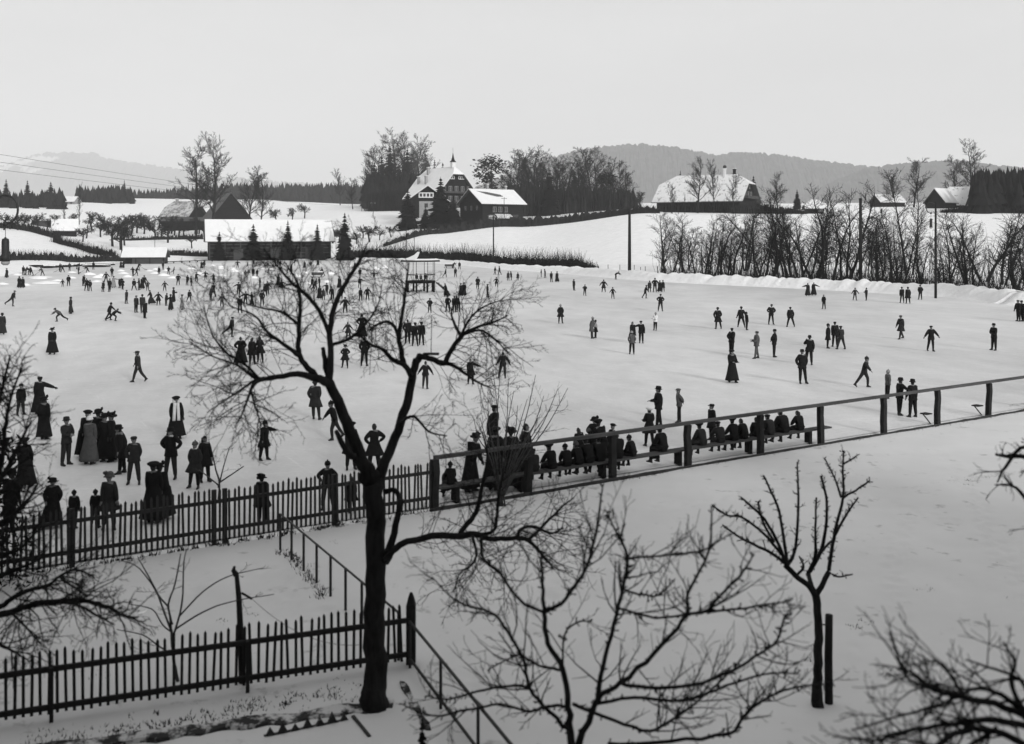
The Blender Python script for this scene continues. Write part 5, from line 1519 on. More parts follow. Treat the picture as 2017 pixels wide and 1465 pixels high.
# old tree at the left edge with a drooping bough
LEFT = [(0, 0, 't', [(-70, 1560, 34), (-66, 1400, 28), (-60, 1250, 25), (-50, 1100, 22), (-40, 980, 18), (-30, 880, 14)]),
 (0, -.8, 'l', [(-58, 1230, 12), (-20, 1215, 10), (30, 1202, 8.5), (80, 1187, 8), (130, 1184, 7.5), (175, 1184, 6), (215, 1196, 5), (245, 1212, 3.5), (272, 1216, 2)]),
 (0, -.4, 'l', [(-55, 1200, 9), (0, 1195, 8), (28, 1175, 7), (60, 1162, 6), (95, 1152, 5), (118, 1135, 4), (150, 1122, 3.5), (185, 1135, 2)]),
 (-.5, -.9, 'l', [(120, 1185, 5), (150, 1190, 4), (185, 1208, 3.5), (225, 1230, 2)]),
 (-.3, -.6, 'l', [(118, 1137, 3.5), (150, 1160, 3), (172, 1175, 2.5)]),
 (-.2, -.8, 'l', [(20, 1205, 4), (60, 1245, 3), (85, 1275, 1.6)]),
 (0, -.6, 'l', [(-40, 1260, 7), (0, 1270, 5), (30, 1285, 3), (55, 1300, 2)]),
 (0, .6, 'l', [(-45, 1060, 10), (-15, 980, 8), (5, 900, 6.5), (12, 830, 5), (22, 780, 3.5), (45, 720, 2)]),
 (0, .4, 'l', [(-40, 1000, 9), (10, 930, 7), (40, 870, 5), (62, 830, 3)]),
 (0, -.3, 'l', [(-35, 900, 8), (-10, 820, 6), (5, 760, 4), (20, 700, 2.5)]),
 (0, .3, 'l', [(-45, 1050, 8), (20, 1020, 6), (55, 985, 4), (75, 950, 2.5)]),
 (0, .3, 'l', [(-45, 1090, 8), (20, 1090, 6), (60, 1060, 4), (85, 1010, 2.5)]),
 (0, -.5, 'l', [(-45, 1150, 8), (10, 1130, 6), (60, 1110, 4), (100, 1090, 2.5)]),
]
traced('apple_tree', 'old bare apple tree at the side edge with a drooping bough over the garden', LEFT, 12.6, 47, twigs=2.6, tlen=.7, trop=.0, rscale=.72, levels=3, base=Vector(((-70 - CX) / F * 12.6, 12.6, 0)), tw_r=.009)

# dark yew at the outer end of the picket fence
def yew(px, d, R0, H0, label):
    rng = random.Random(88)
    p_ = Vector(((px - CX) / F * d, d, 0))
    T, C = MB(), MB()
    for k in range(7):
        a = rng.uniform(0, 6.28)
        T.tube([(0, 0, -.1), (math.cos(a) * R0 * .3, math.sin(a) * R0 * .3, H0 * .45), (math.cos(a) * R0 * .5, math.sin(a) * R0 * .5, H0 * .85)], [.06, .04, .015], 5)
    for k in range(3000):
        u = rng.random() ** .4
        a, z = rng.uniform(0, 6.28), rng.random()
        r = R0 * u * math.sqrt(max(.02, 1 - (z - .4) ** 2 * 2.2)) * (1 + .25 * math.sin(a * 3 + z * 7))
        c = Vector((math.cos(a) * r, math.sin(a) * r, H0 * z + rng.gauss(0, .06)))
        v = Vector((rng.gauss(0, 1), rng.gauss(0, 1), rng.gauss(.3, 1))).normalized() * rng.uniform(.05, .12)
        w = v.orthogonal().normalized() * rng.uniform(.012, .03)
        C.add([tuple(c - v), tuple(c + w), tuple(c + v), tuple(c - w)], [(0, 1, 2, 3)])
    e = empty('yew_shrub', p_, 0, label, 'shrub')
    T.build('trunk', M['bark'], e); C.build('crown', M['needle'], e)
yew(-62, 20.3, 1.15, 3.3, 'dark evergreen shrub crowding the outer end of the picket fence')

# slender shrub behind the near fence, hazel by the bench rail, small rose by the fence
SHR = [(0, 0, 't', [(358, 1375, 5), (348, 1330, 4.5), (340, 1280, 4), (338, 1240, 3.5)]),
 (0, .3, 'l', [(338, 1250, 3.2), (332, 1200, 2.8), (318, 1180, 2.4), (275, 1120, 1.6), (240, 1104, 1)]),
 (0, -.2, 'l', [(336, 1240, 3), (310, 1170, 2.4), (290, 1130, 1.8), (272, 1100, 1.2)]),
 (0, .4, 'l', [(340, 1230, 3), (332, 1190, 2.6), (345, 1150, 2.2), (356, 1090, 1.4)]),
 (0, .2, 'l', [(342, 1250, 3), (358, 1190, 2.6), (362, 1110, 1.8), (368, 1080, 1.2)]),
 (0, -.3, 'l', [(345, 1240, 2.6), (400, 1205, 2.2), (455, 1185, 1.6), (540, 1170, 1)]),
 (0, .2, 'l', [(352, 1215, 2.4), (400, 1165, 2), (450, 1135, 1.6), (520, 1118, 1)]),
 (0, .2, 'l', [(345, 1250, 2.4), (320, 1230, 2), (300, 1200, 1.6), (255, 1190, 1)]),
 (0, -.2, 'l', [(340, 1290, 2.4), (310, 1270, 2), (280, 1250, 1.6), (230, 1240, 1)])]
traced('rose_shrub', 'slender leafless shrub with fanned canes behind the near fence', SHR, 16.4, 57, 'stalk', twigs=.4, rscale=.75, tlen=.35, trop=.05, levels=2, base=Vector(((358 - CX) / F * 16.4, 16.4, 0)), tw_r=.004, cat='shrub')
HAZ = []
rng = random.Random(8)
for k in range(15):
    tx = 930 + 190 * (k + rng.random()) / 15
    ty = 730 + abs(tx - 1010) * .35 + rng.uniform(-20, 70)
    m = (985 + (tx - 985) * .35, 905)
    HAZ.append((0, rng.uniform(-1, 1), 'l', [(985 + rng.uniform(-10, 10), 1000, 3.2), (m[0], m[1], 2.6), (985 + (tx - 985) * .7 + rng.uniform(-6, 6), (905 + ty) / 2, 1.9), (tx, ty, 1)]))
traced('hazel_shrub', 'pale many-stemmed hazel growing at the end of the bench rail', HAZ, 26.9, 67, 'stalk', twigs=.5, tlen=.7, rscale=.5, trop=.10, levels=2, base=ice_pt(985, 1000), tw_r=.006, cat='shrub')
ROS = [(0, 0, 'l', [(430, 985, 2), (432, 950, 2), (425, 925, 1.6), (418, 890, 1)]), (0, .2, 'l', [(432, 950, 1.8), (455, 935, 1.4), (480, 918, 1)]), (0, -.2, 'l', [(430, 960, 1.8), (440, 920, 1.2), (452, 880, .8)]), (0, 0, 'l', [(430, 955, 1.5), (405, 935, 1.2), (392, 925, .8)])]
traced('rose_shrub', 'small thorny rose with a few dry leaves at the picket fence', ROS, 24.6, 68, 'stalk', twigs=.6, tlen=.3, levels=2, base=Vector(((430 - CX) / F * 24.6, 24.6, 0)), tw_r=.004, cat='shrub')

# ------------------------------------------------------------------ garden bits
q = ice_pt(478, 1345)
e = empty('clothes_post', q, 0, 'leaning dark clothes-line post with a peg in the lower garden', 'post')
sc_ = q.y / F
mb = MB()
mb.tube([(0, 0, -.2), (-.02, 0, .5), (-.06, 0, 1.35), (-.10, 0, 1.75)], [.06, .055, .045, .035], 8)
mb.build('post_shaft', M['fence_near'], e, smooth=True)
mb = MB(); mb.tube([(-.10, 0, 1.72), (-.15, 0, 1.80), (-.13, 0, 1.86)], [.05, .035, .02], 6); mb.build('post_head', M['fence_near'], e)
mb = MB(); mb.tube([(-.02, 0, 1.44), (.15, 0, 1.34)], .02, 5); mb.build('peg', M['post_wood'], e)
e2 = MB()
e2.tube(sag(q + Vector((.15, 0, 1.34)), Vector((-2.3, 15.6, .9)), .22, 12), .004, 4, cap=False)
props(e2.build('clothes_line', M['rope']), 'thin slack line from the leaning post to the pear trunk', 'line')

# kerb and sunken dark edge in front of the near fence
mb = MB()
rng = random.Random(12)
rings = []
for t in np.linspace(0, 1, 110):
    c = Vector((-9.2 + 7.4 * t, 13.25 + (15.55 - 13.25) * t ** .9, 0))
    w1 = .10 + .10 * abs(math.sin(t * 17 + 1)) * abs(math.sin(t * 41)) + rng.uniform(0, .03)
    w2 = .06 + .05 * abs(math.sin(t * 23)) + rng.uniform(0, .02)
    z_ = .045 + .018 * math.sin(t * 37) + rng.uniform(-.008, .008)
    rings.append([(c.x, c.y - w1 - .05, -.06), (c.x, c.y + w2, -.06), (c.x, c.y + w2 * .8, z_ + .02), (c.x, c.y - w1, z_)])
mb.loft(rings)
props(mb.build('garden_kerb', M['bed_edge']), 'dark bare earth edge of the bed below the near fence', 'kerb', kind='structure')
mb = MB()
rings = []
for t in np.linspace(0, 1, 16):
    c = Vector((-1.75 + .55 * t, 16.3 - 1.6 * t, 0))
    w_ = .03 + .05 * abs(math.sin(t * 9)) + rng.uniform(0, .02)
    rings.append([(c.x - w_, c.y, -.05), (c.x + w_, c.y, -.05), (c.x + w_ * .7, c.y, .045 + rng.uniform(-.015, .015)), (c.x - w_ * .7, c.y, .05)])
mb.loft(rings)
props(mb.build('path_kerb', M['bed_edge']), 'short dark edging beside the pear trunk', 'kerb', kind='structure')

# upright edging tiles with pointed tops around the bed
e = empty('bed_edging', ice_pt(512, 1452), 0, 'row of dark pointed edging tiles half sunk in snow by the bed', 'edging')
A, B = ice_pt(520, 1452), ice_pt(690, 1418)
for i in range(7):
    c = A.lerp(B, (i + .5) / 7) - e.location
    dd = (B - A).normalized()
    w = (B - A).length / 7 * 1.12
    mb = MB()
    hh = (.12, .16, .10, .15, .13, .17, .11)[i]
    a, b = c - dd * w * .5, c + dd * w * .5
    n_ = Vector((-dd.y, dd.x, 0)) * .03
    v = [a - n_, b - n_, c - n_ + Vector((0, 0, hh)), a + n_, b + n_, c + n_ + Vector((0, 0, hh))]
    v[0].z = v[1].z = v[3].z = v[4].z = -.05
    mb.add([tuple(x) for x in v], [(0, 1, 2), (5, 4, 3), (0, 3, 4, 1), (1, 4, 5, 2), (2, 5, 3, 0)])
    mb.build('edging_tile', M['bed_edge'] if i % 3 == 1 else M['stone'], e)
mb = MB(); mb.beam(A - e.location - Vector((0, 0, .03)), B - e.location - Vector((0, 0, .03)), .075, .10); mb.build('edging_base', M['bed_edge'], e)
A, B = ice_pt(695, 1415), ice_pt(728, 1456)
mb = MB(); mb.beam(A - Vector((0, 0, .0)), B, .05, .10)
props(mb.build('edging_board', M['soil']), 'dark edging board lying past the pointed tiles', 'board')

# conifer top poking up at the bottom edge
def small_fir(px, d, top, label):
    p_ = Vector(((px - CX) / F * d, d, 0))
    plant('fir', 'fir_sapling', p_, row_z(top, d), label, None, .55)
small_fir(832, 12.2, 1408, 'tip of a little fir at the bottom edge before the railing')

# dry stubble and grass tufts showing through the lawn snow
def tufts():
    rng = random.Random(31)
    mb = MB()
    spots = []
    for i in range(130):
        t = rng.random() ** .6
        spots.append((1810 + 190 * t + rng.gauss(0, 4), 957 - 25 * t + rng.gauss(0, 2.0), 3, .03))
    for px, py in ((1806, 1162), (1985, 1180), (1710, 1225), (1680, 1235), (660, 1072), (505, 1215), (435, 1225), (290, 1248), (1750, 1330), (1600, 1300), (1830, 1160), (1690, 1238), (200, 1330), (60, 1310), (80, 1330), (1420, 1290), (1500, 1440),
                   (1950, 1110), (1905, 955), (470, 1400), (560, 1390), (600, 1400), (430, 1420), (455, 1415), (900, 1440), (860, 1430), (820, 1400)):
        for k in range(4): spots.append((px + rng.gauss(0, 6), py + rng.gauss(0, 2), 3, .035))
    for i in range(70):                                   # weeds along the path railing and the fence foot
        t = rng.random()
        spots.append((560 + 80 * t + rng.gauss(0, 5), 1085 + 90 * t + rng.gauss(0, 5), 6, .09))
    for i in range(150):                                  # rough earth and stubble of the bed
        px = rng.uniform(40, 700)
        spots.append((px, 1462 - (px - 60) * .17 + rng.gauss(8, 10), 4, .05))
    for i in range(190):
        t = rng.random()
        b = PICK_A.lerp(PICK_B, t * 1.3)
        spots.append((CX + F * b.x / b.y + rng.gauss(0, 3), HOR + F * CAMH / (b.y - .05) + rng.gauss(0, 2.0), 5, .09))
    for i in range(160):
        t = rng.random()
        b = FENCE_A.lerp(FENCE_B, t * 1.1) - RAIL_N * .22
        spots.append((CX + F * b.x / b.y + rng.gauss(0, 2), HOR + F * CAMH / b.y + rng.gauss(0, 1), 4, .06))
    for px, py, n, h in spots:
        q = ice_pt(px, py)
        for k in range(n):
            a = q + Vector((rng.gauss(0, .04), rng.gauss(0, .06), -.03))
            hh = h * rng.uniform(.5, 1.4)
            b = a + Vector((rng.gauss(0, .5) * hh, rng.gauss(0, .5) * hh, hh + .03))
            c = Vector((rng.uniform(.006, .02), rng.uniform(-.01, .01), 0))
            mb.add([tuple(a - c), tuple(a + c), tuple(b)], [(0, 1, 2)])
    props(mb.build('grass', M['soil']), 'dry dark grass tufts poking through the garden snow', 'grass', kind='stuff')
tufts()

# tall firs added outside the view on both sides to darken the near snow
for x_, y_, h_, lab in ((-9.8, 1.5, 24, 'tall garden spruce at the house corner on the lamp side'), (9.8, 1.5, 24, 'tall garden spruce at the house corner on the lawn side'), (-14.0, 8, 25, 'tall garden spruce near the house on the lamp side'), (-18, 16.5, 25, 'tall garden spruce beyond the old apple tree'), (-23, 26, 22, 'tall garden spruce by the outer end of the picket fence'),
                        (14, 8, 20, 'tall garden spruce near the house on the lawn side'), (18, 16.5, 15, 'tall garden spruce beside the lawn')):
    plant('fir', 'unseen_shade_fir', Vector((x_, y_, 0)), h_, lab, 'unseen firs added on both sides to shade the garden', .85)

# unseen house added behind the viewer, made long and tall to shade the garden
hk = 1.0
hs = house('unseen_shade_house', 'tall unseen house added behind the viewer to shade the garden', Vector((8, -7.6, 0)), 0, 58, 11, 13.0, 17.0, 1.0, wall='wood_mid', snow=.2)
for zz in (2.0, 9.3):
    for u in range(-24, 25, 4): window(hs, 'b', u, zz, 1.2, 1.8, 58, 11)

# ------------------------------------------------------------------ people
POSES = {   # lean, side lean, legs (forward, out, knee) left/right, arms (upper forward, out, fore forward, fore out) left/right
 'stand': (2, 0, ((3, 4, 2), (-2, 4, 2)), ((4, 9, 14, 3), (2, 9, 10, 3))),
 'hips': (2, 0, ((3, 7, 2), (-2, 7, 2)), ((-12, 46, 8, -48), (-12, 46, 8, -48))),
 'back': (4, 0, ((4, 4, 2), (-3, 4, 2)), ((-28, 22, -22, -48), (-28, 22, -22, -48))),
 'pocket': (0, 0, ((3, 6, 2), (-3, 6, 2)), ((-10, 22, 22, -20), (-10, 22, 22, -20))),
 'cross': (0, 0, ((3, 4, 2), (-3, 4, 2)), ((14, 14, 74, -58), (14, 14, 78, -58))),
 'walk': (4, 0, ((20, 3, 6), (-18, 3, 16)), ((-16, 9, 4, 4), (18, 9, 34, 2))),
 'stride': (14, 0, ((24, 6, 26), (-30, 12, 8)), ((-26, 26, -14, 24), (34, 24, 46, 14))),
 'glide': (16, 0, ((6, 2, 12), (-48, 14, 6)), ((-10, 26, 6, 20), (18, 30, 24, 26))),
 'crouch': (56, 0, ((52, 5, 68), (-38, 8, 26)), ((52, 14, 66, 4), (70, 16, 76, 0))),
 'out': (5, 0, ((8, 7, 8), (-8, 7, 6)), ((4, 40, 8, 36), (4, 40, 8, 36))),
 'wide': (5, 0, ((8, 7, 8), (-8, 7, 6)), ((6, 66, 6, 66), (6, 66, 6, 66))),
 'reachL': (4, 0, ((6, 5, 4), (-6, 5, 4)), ((8, 68, 8, 72), (2, 10, 12, 2))),     # arm on the wearer's left stretched out
 'reachR': (4, 0, ((6, 5, 4), (-6, 5, 4)), ((2, 10, 12, 2), (8, 68, 8, 72))),
 'bend': (66, 0, ((14, 8, 18), (4, 8, 18)), ((66, 8, 58, 0), (60, 8, 50, 0))),
 'sit': (20, 0, ((84, 7, 84), (82, 7, 86)), ((26, 8, 58, -18), (26, 8, 58, -18))),
 'squat': (34, 0, ((98, 10, 124), (92, 10, 120)), ((40, 10, 64, -20), (40, 10, 64, -20))),
 'shovel': (26, 0, ((22, 8, 16), (-18, 8, 8)), ((44, 6, 56, -8), (36, 12, 50, -16))),
 'face': (2, 0, ((3, 5, 2), (-3, 5, 2)), ((42, 22, 158, -22), (2, 9, 10, 3))),
 'carry': (0, 0, ((6, 4, 2), (-6, 4, 2)), ((14, 8, 92, -8), (14, 8, 96, -6))),
 'apart': (6, 0, ((2, 17, 2), (-2, 17, 2)), ((2, 12, 16, -6), (2, 12, 16, -6))),
 'lean': (10, 12, ((3, 4, 2), (-2, 4, 2)), ((4, 12, 14, 3), (2, 9, 10, 3))),
}
POSE_WORD = {'stand': 'standing', 'hips': 'hands on hips', 'back': 'hands behind back', 'pocket': 'hands in pockets', 'cross': 'arms folded', 'walk': 'stepping along', 'stride': 'striding', 'glide': 'gliding, leg back',
             'crouch': 'skating bent low', 'out': 'arms held out', 'wide': 'arms spread wide', 'reachL': 'one arm out', 'reachR': 'one arm out', 'bend': 'bending over', 'sit': 'sitting', 'squat': 'crouching', 'shovel': 'shovelling',
             'face': 'hand at face', 'carry': 'forearms raised', 'apart': 'legs apart', 'lean': 'leaning'}
TYPES = {   # height, shoulder scale, hem height (fraction of height) of the coat or skirt, cloth phrase
 'm': (1.70, 1.0, .47, '{} suit'), 'c': (1.70, 1.04, .34, '{} overcoat'), 'w': (1.62, .92, .075, 'long {} coat'), 'g': (1.34, .86, .36, 'short {} coat'), 'b': (1.34, .88, .50, '{} jacket')}
TONE_WORD = ['black', 'dark', 'grey', 'pale grey', 'white']

def head_template():
    V, Fc, Mi = [], [], []
    n, rows = 12, 9
    for i in range(rows):
        th = math.pi * (i + .5) / rows                       # from crown to chin
        z = math.cos(th)
        r = math.sin(th)
        for j in range(n):
            a = 2 * math.pi * j / n
            x, y = math.sin(a), -math.cos(a)                 # j = 0 faces -y
            sx = .074 * (1 - .18 * max(0, -z))
            sy = .094
            px_, py_, pz = x * r * sx, y * r * sy, z * .118
            if y < -.5 and -.35 < z < .1: py_ += .006 if abs(x) > .3 else -.004     # sockets and bridge
            if y < -.6 and z < -.6: py_ -= .012                                      # chin
            V.append((px_, py_, pz))
    V += [(0, 0, .12), (0, -.01, -.122)]
    for i in range(rows - 1):
        for j in range(n):
            f = (i * n + j, (i + 1) * n + j, (i + 1) * n + (j + 1) % n, i * n + (j + 1) % n)
            Fc.append(f)
            yc = sum(V[k][1] for k in f) / 4; zc = sum(V[k][2] for k in f) / 4
            Mi.append(4 if (zc > .055 or (yc > .01 and zc > -.06)) else 2)
    t = len(V) - 2
    for j in range(n):
        Fc.append((t, j, (j + 1) % n)); Mi.append(4)
        Fc.append((t + 1, (rows - 1) * n + (j + 1) % n, (rows - 1) * n + j)); Mi.append(2)
    b = len(V)                                               # nose
    V += [(0, -.094, .022), (-.014, -.092, -.026), (.014, -.092, -.026), (0, -.116, -.022)]
    Fc += [(b, b + 1, b + 3), (b, b + 3, b + 2), (b + 1, b + 2, b + 3)]; Mi += [2] * 3
    for s in (-1, 1):                                        # eyes and ears
        b = len(V)
        V += [(s * .018, -.0925, .012), (s * .042, -.084, .012), (s * .042, -.084, .024), (s * .018, -.0925, .024)]
        Fc += [(b, b + 1, b + 2, b + 3)]; Mi += [4]
        b = len(V)
        V += [(s * .070, .0, .03), (s * .086, .012, .022), (s * .084, .012, -.02), (s * .070, .0, -.03), (s * .072, .022, 0)]
        Fc += [(b, b + 1, b + 2, b + 3), (b + 1, b + 4, b + 2), (b, b + 4, b + 1), (b + 3, b + 2, b + 4)]; Mi += [2] * 4
    b = len(V)                                               # mouth
    V += [(-.024, -.0895, -.058), (.024, -.0895, -.058), (.02, -.0905, -.051), (-.02, -.0905, -.051)]
    Fc += [(b, b + 1, b + 2, b + 3)]; Mi += [4]
    return np.array(V), Fc, Mi

def hand_template():
    """palm and five bent fingers along -z, palm facing +y"""
    mb = MB()
    mb.loft([[(x * w, y * t, z) for x, y in ((-1, -1), (1, -1), (1, 1), (-1, 1))] for w, t, z in ((.026, .018, .02), (.038, .016, -.03), (.040, .014, -.075))])
    for i, (x, L) in enumerate(((-.030, .062), (-.010, .074), (.011, .07), (.031, .054))):
        mb.tube([(x, 0, -.07), (x, .006, -.07 - L * .5), (x, .024, -.07 - L * .92)], [.0095, .009, .007], 4)
    mb.tube([(-.034, .004, -.012), (-.058, .014, -.045), (-.058, .024, -.072)], [.012, .010, .008], 4)
    return np.array(mb.v), mb.f, [2] * len(mb.f)

def shoe_template():
    """boot with a skate blade; ankle at origin, toe towards -y, sole at z = -.085"""
    mb = MB()
    mb.loft([[(x * w, y0 + y * l, z) for x, y in ((-.7, -1), (.7, -1), (1, -.3), (.85, .8), (0, 1), (-.85, .8), (-1, -.3))] for w, l, y0, z in ((.042, .125, -.055, -.085), (.046, .125, -.055, -.055), (.043, .085, -.02, -.03), (.043, .055, .0, .04))], 3)
    mb.box((0, -.05, -.094), (.008, .25, .02), 0, 3)
    return np.array(mb.v), mb.f, [3] * len(mb.f)
HEAD, HAND, SHOE = head_template(), hand_template(), shoe_template()

def hat_mesh(kind, tone, rng):
    mb = MB()
    def rings(prof, n=14, ex=1.0, wob=0.0, ph=0.0):
        return [[(r * math.cos(2 * math.pi * k / n), r * ex * math.sin(2 * math.pi * k / n) + dy, z + wob * r * math.sin(2 * (2 * math.pi * k / n) + ph)) for k in range(n)] for r, dy, z in prof]
    if kind == 'f':      # bowler or felt hat
        mb.loft(rings([(.09, 0, .026), (.128, 0, .03), (.132, 0, .042), (.100, 0, .046), (.098, 0, .11), (.085, 0, .148), (.02, 0, .162)], 14, 1.14))
    elif kind == 'c':    # flat cap
        mb.loft(rings([(.086, 0, .028), (.102, .004, .05), (.108, .006, .08), (.085, .008, .118), (.02, .01, .13)], 12, 1.14))
        mb.loft([[(x, y, z) for x in (-.07, 0, .07) for y, z in ((-.08, .055),)] + [(x, y, z) for x, y, z in ((.055, -.16, .045), (0, -.175, .045), (-.055, -.16, .045))], [(x, y, z + .014) for x, y, z in ((-.07, -.08, .055), (0, -.08, .055), (.07, -.08, .055), (.055, -.16, .045), (0, -.175, .045), (-.055, -.16, .045))]])
    elif kind == 'w':    # wide trimmed hat
        R0 = rng.uniform(.145, .18)
        mb.loft(rings([(.085, .01, .015), (R0, .01, .03), (R0 * 1.01, .01, .05), (.116, .01, .068), (.122, .01, .12), (.10, .01, .155), (.02, .01, .165)], 16, 1.08, rng.uniform(.06, .16), rng.uniform(0, 6)))
        a = rng.uniform(0, 6.28)
        for k in range(3):
            q = Vector((math.cos(a + k * .5) * .11, math.sin(a + k * .5) * .10, .11 + .02 * k))
            mb.tube([q, q + Vector((math.cos(a) * .03, math.sin(a) * .03, .035)), q + Vector((math.cos(a) * .04, math.sin(a) * .04, .06))], [.03, .036, .016], 6)
    elif kind == 'k':    # knitted cap
        mb.loft(rings([(.098, .008, .02), (.106, .008, .03), (.106, .008, .06), (.098, .008, .065), (.092, .01, .10), (.06, .012, .14), (.01, .014, .152)], 12, 1.08))
        mb.loft(rings([(.005, .012, .145), (.026, .012, .16), (.026, .012, .178), (.005, .012, .192)], 8))
    elif kind == 'p':    # soft round bonnet / tam
        mb.loft(rings([(.092, .01, .03), (.102, .01, .05), (.15, .012, .085), (.155, .012, .115), (.09, .012, .15), (.015, .012, .158)], 14, 1.05, .05))
    return mb.mesh('hat', CLOTH[tone], True)
_hats = {}
def get_hat(kind, tone, seed):
    k = (kind, tone, seed % 3)
    if k not in _hats: _hats[k] = hat_mesh(kind, tone, random.Random(str(k)))
    return _hats[k]

def skeleton(pose, H, sw, rng, jit=1.0):
    lean, side, legs, arms = POSES[pose]
    s = H / 1.70
    L = R_(lean + rng.gauss(0, 2) * jit); S = R_(side + rng.gauss(0, 1.5) * jit)
    up = Vector((math.sin(S), -math.sin(L) * math.cos(S), math.cos(L) * math.cos(S)))
    pel = Vector((0, 0, 0))
    J = {'pelvis': pel, 'waist': pel + up * .15 * s, 'chest': pel + up * .38 * s, 'neck': pel + up * .53 * s}
    L2 = L * .55                                            # the head is held more upright than the back
    hup = Vector((math.sin(S * .5), -math.sin(L2), math.cos(L2)))
    J['hbase'] = J['neck'] + hup * .055 * s
    J['head'] = J['neck'] + hup * .145 * s
    rt = up.cross(Vector((0, 1, 0))).normalized() * 1.0      # unit x-ish
    if rt.x < 0: rt = -rt
    for sg, nm, lg, am in ((1, 'L', legs[0], arms[0]), (-1, 'R', legs[1], arms[1])):
        a, b, k = [R_(v + rng.gauss(0, 2.5) * jit) for v in lg]
        if k < 0: k = 0
        hip = pel + Vector((sg * .095 * s, 0, -.03 * s))
        kn = hip + Vector((sg * math.sin(b), -math.sin(a) * math.cos(b), -math.cos(a) * math.cos(b))) * .42 * s
        a2 = a - k
        an = kn + Vector((sg * math.sin(b) * .8, -math.sin(a2) * math.cos(b), -math.cos(a2) * math.cos(b))) * .40 * s
        J['hip' + nm], J['knee' + nm], J['ank' + nm] = hip, kn, an
        ua, uo, fa, fo = [R_(v + rng.gauss(0, 5) * jit) for v in am]
        sh = J['chest'] + up * .085 * s + rt * sg * .175 * sw * s
        el = sh + Vector((sg * math.sin(uo), -math.sin(ua) * math.cos(uo), -math.cos(ua) * math.cos(uo))) * .285 * s
        wr = el + Vector((sg * math.sin(fo), -math.sin(fa) * math.cos(fo), -math.cos(fa) * math.cos(fo))) * .245 * s
        J['sh' + nm], J['el' + nm], J['wr' + nm] = sh, el, wr
    low = min(J['ankL'].z, J['ankR'].z) - .098 * s
    dz = -low if pose not in ('sit',) else (.10 * s)
    for k in J: J[k] = J[k] + Vector((0, 0, dz))
    return J, s, up, hup

BONES = [('pelvis', 'waist'), ('waist', 'chest'), ('chest', 'neck'), ('neck', 'hbase'), ('pelvis', 'hipL'), ('hipL', 'kneeL'), ('kneeL', 'ankL'), ('pelvis', 'hipR'), ('hipR', 'kneeR'), ('kneeR', 'ankR'),
         ('chest', 'shL'), ('shL', 'elL'), ('elL', 'wrL'), ('chest', 'shR'), ('shR', 'elR'), ('elR', 'wrR')]
LEGB = {5, 6, 8, 9}
RADII = {'pelvis': (.185, .15), 'waist': (.175, .15), 'chest': (.20, .16), 'neck': (.085, .08), 'hbase': (.06, .06), 'hip': (.125, .125), 'knee': (.088, .092), 'ank': (.066, .068), 'sh': (.105, .105), 'el': (.080, .080), 'wr': (.056, .056)}

people = []
def person(px, py, typ, face, pose, tone, hat, place, **kw):
    people.append((px, py, typ, face, pose, tone, hat, place, kw))

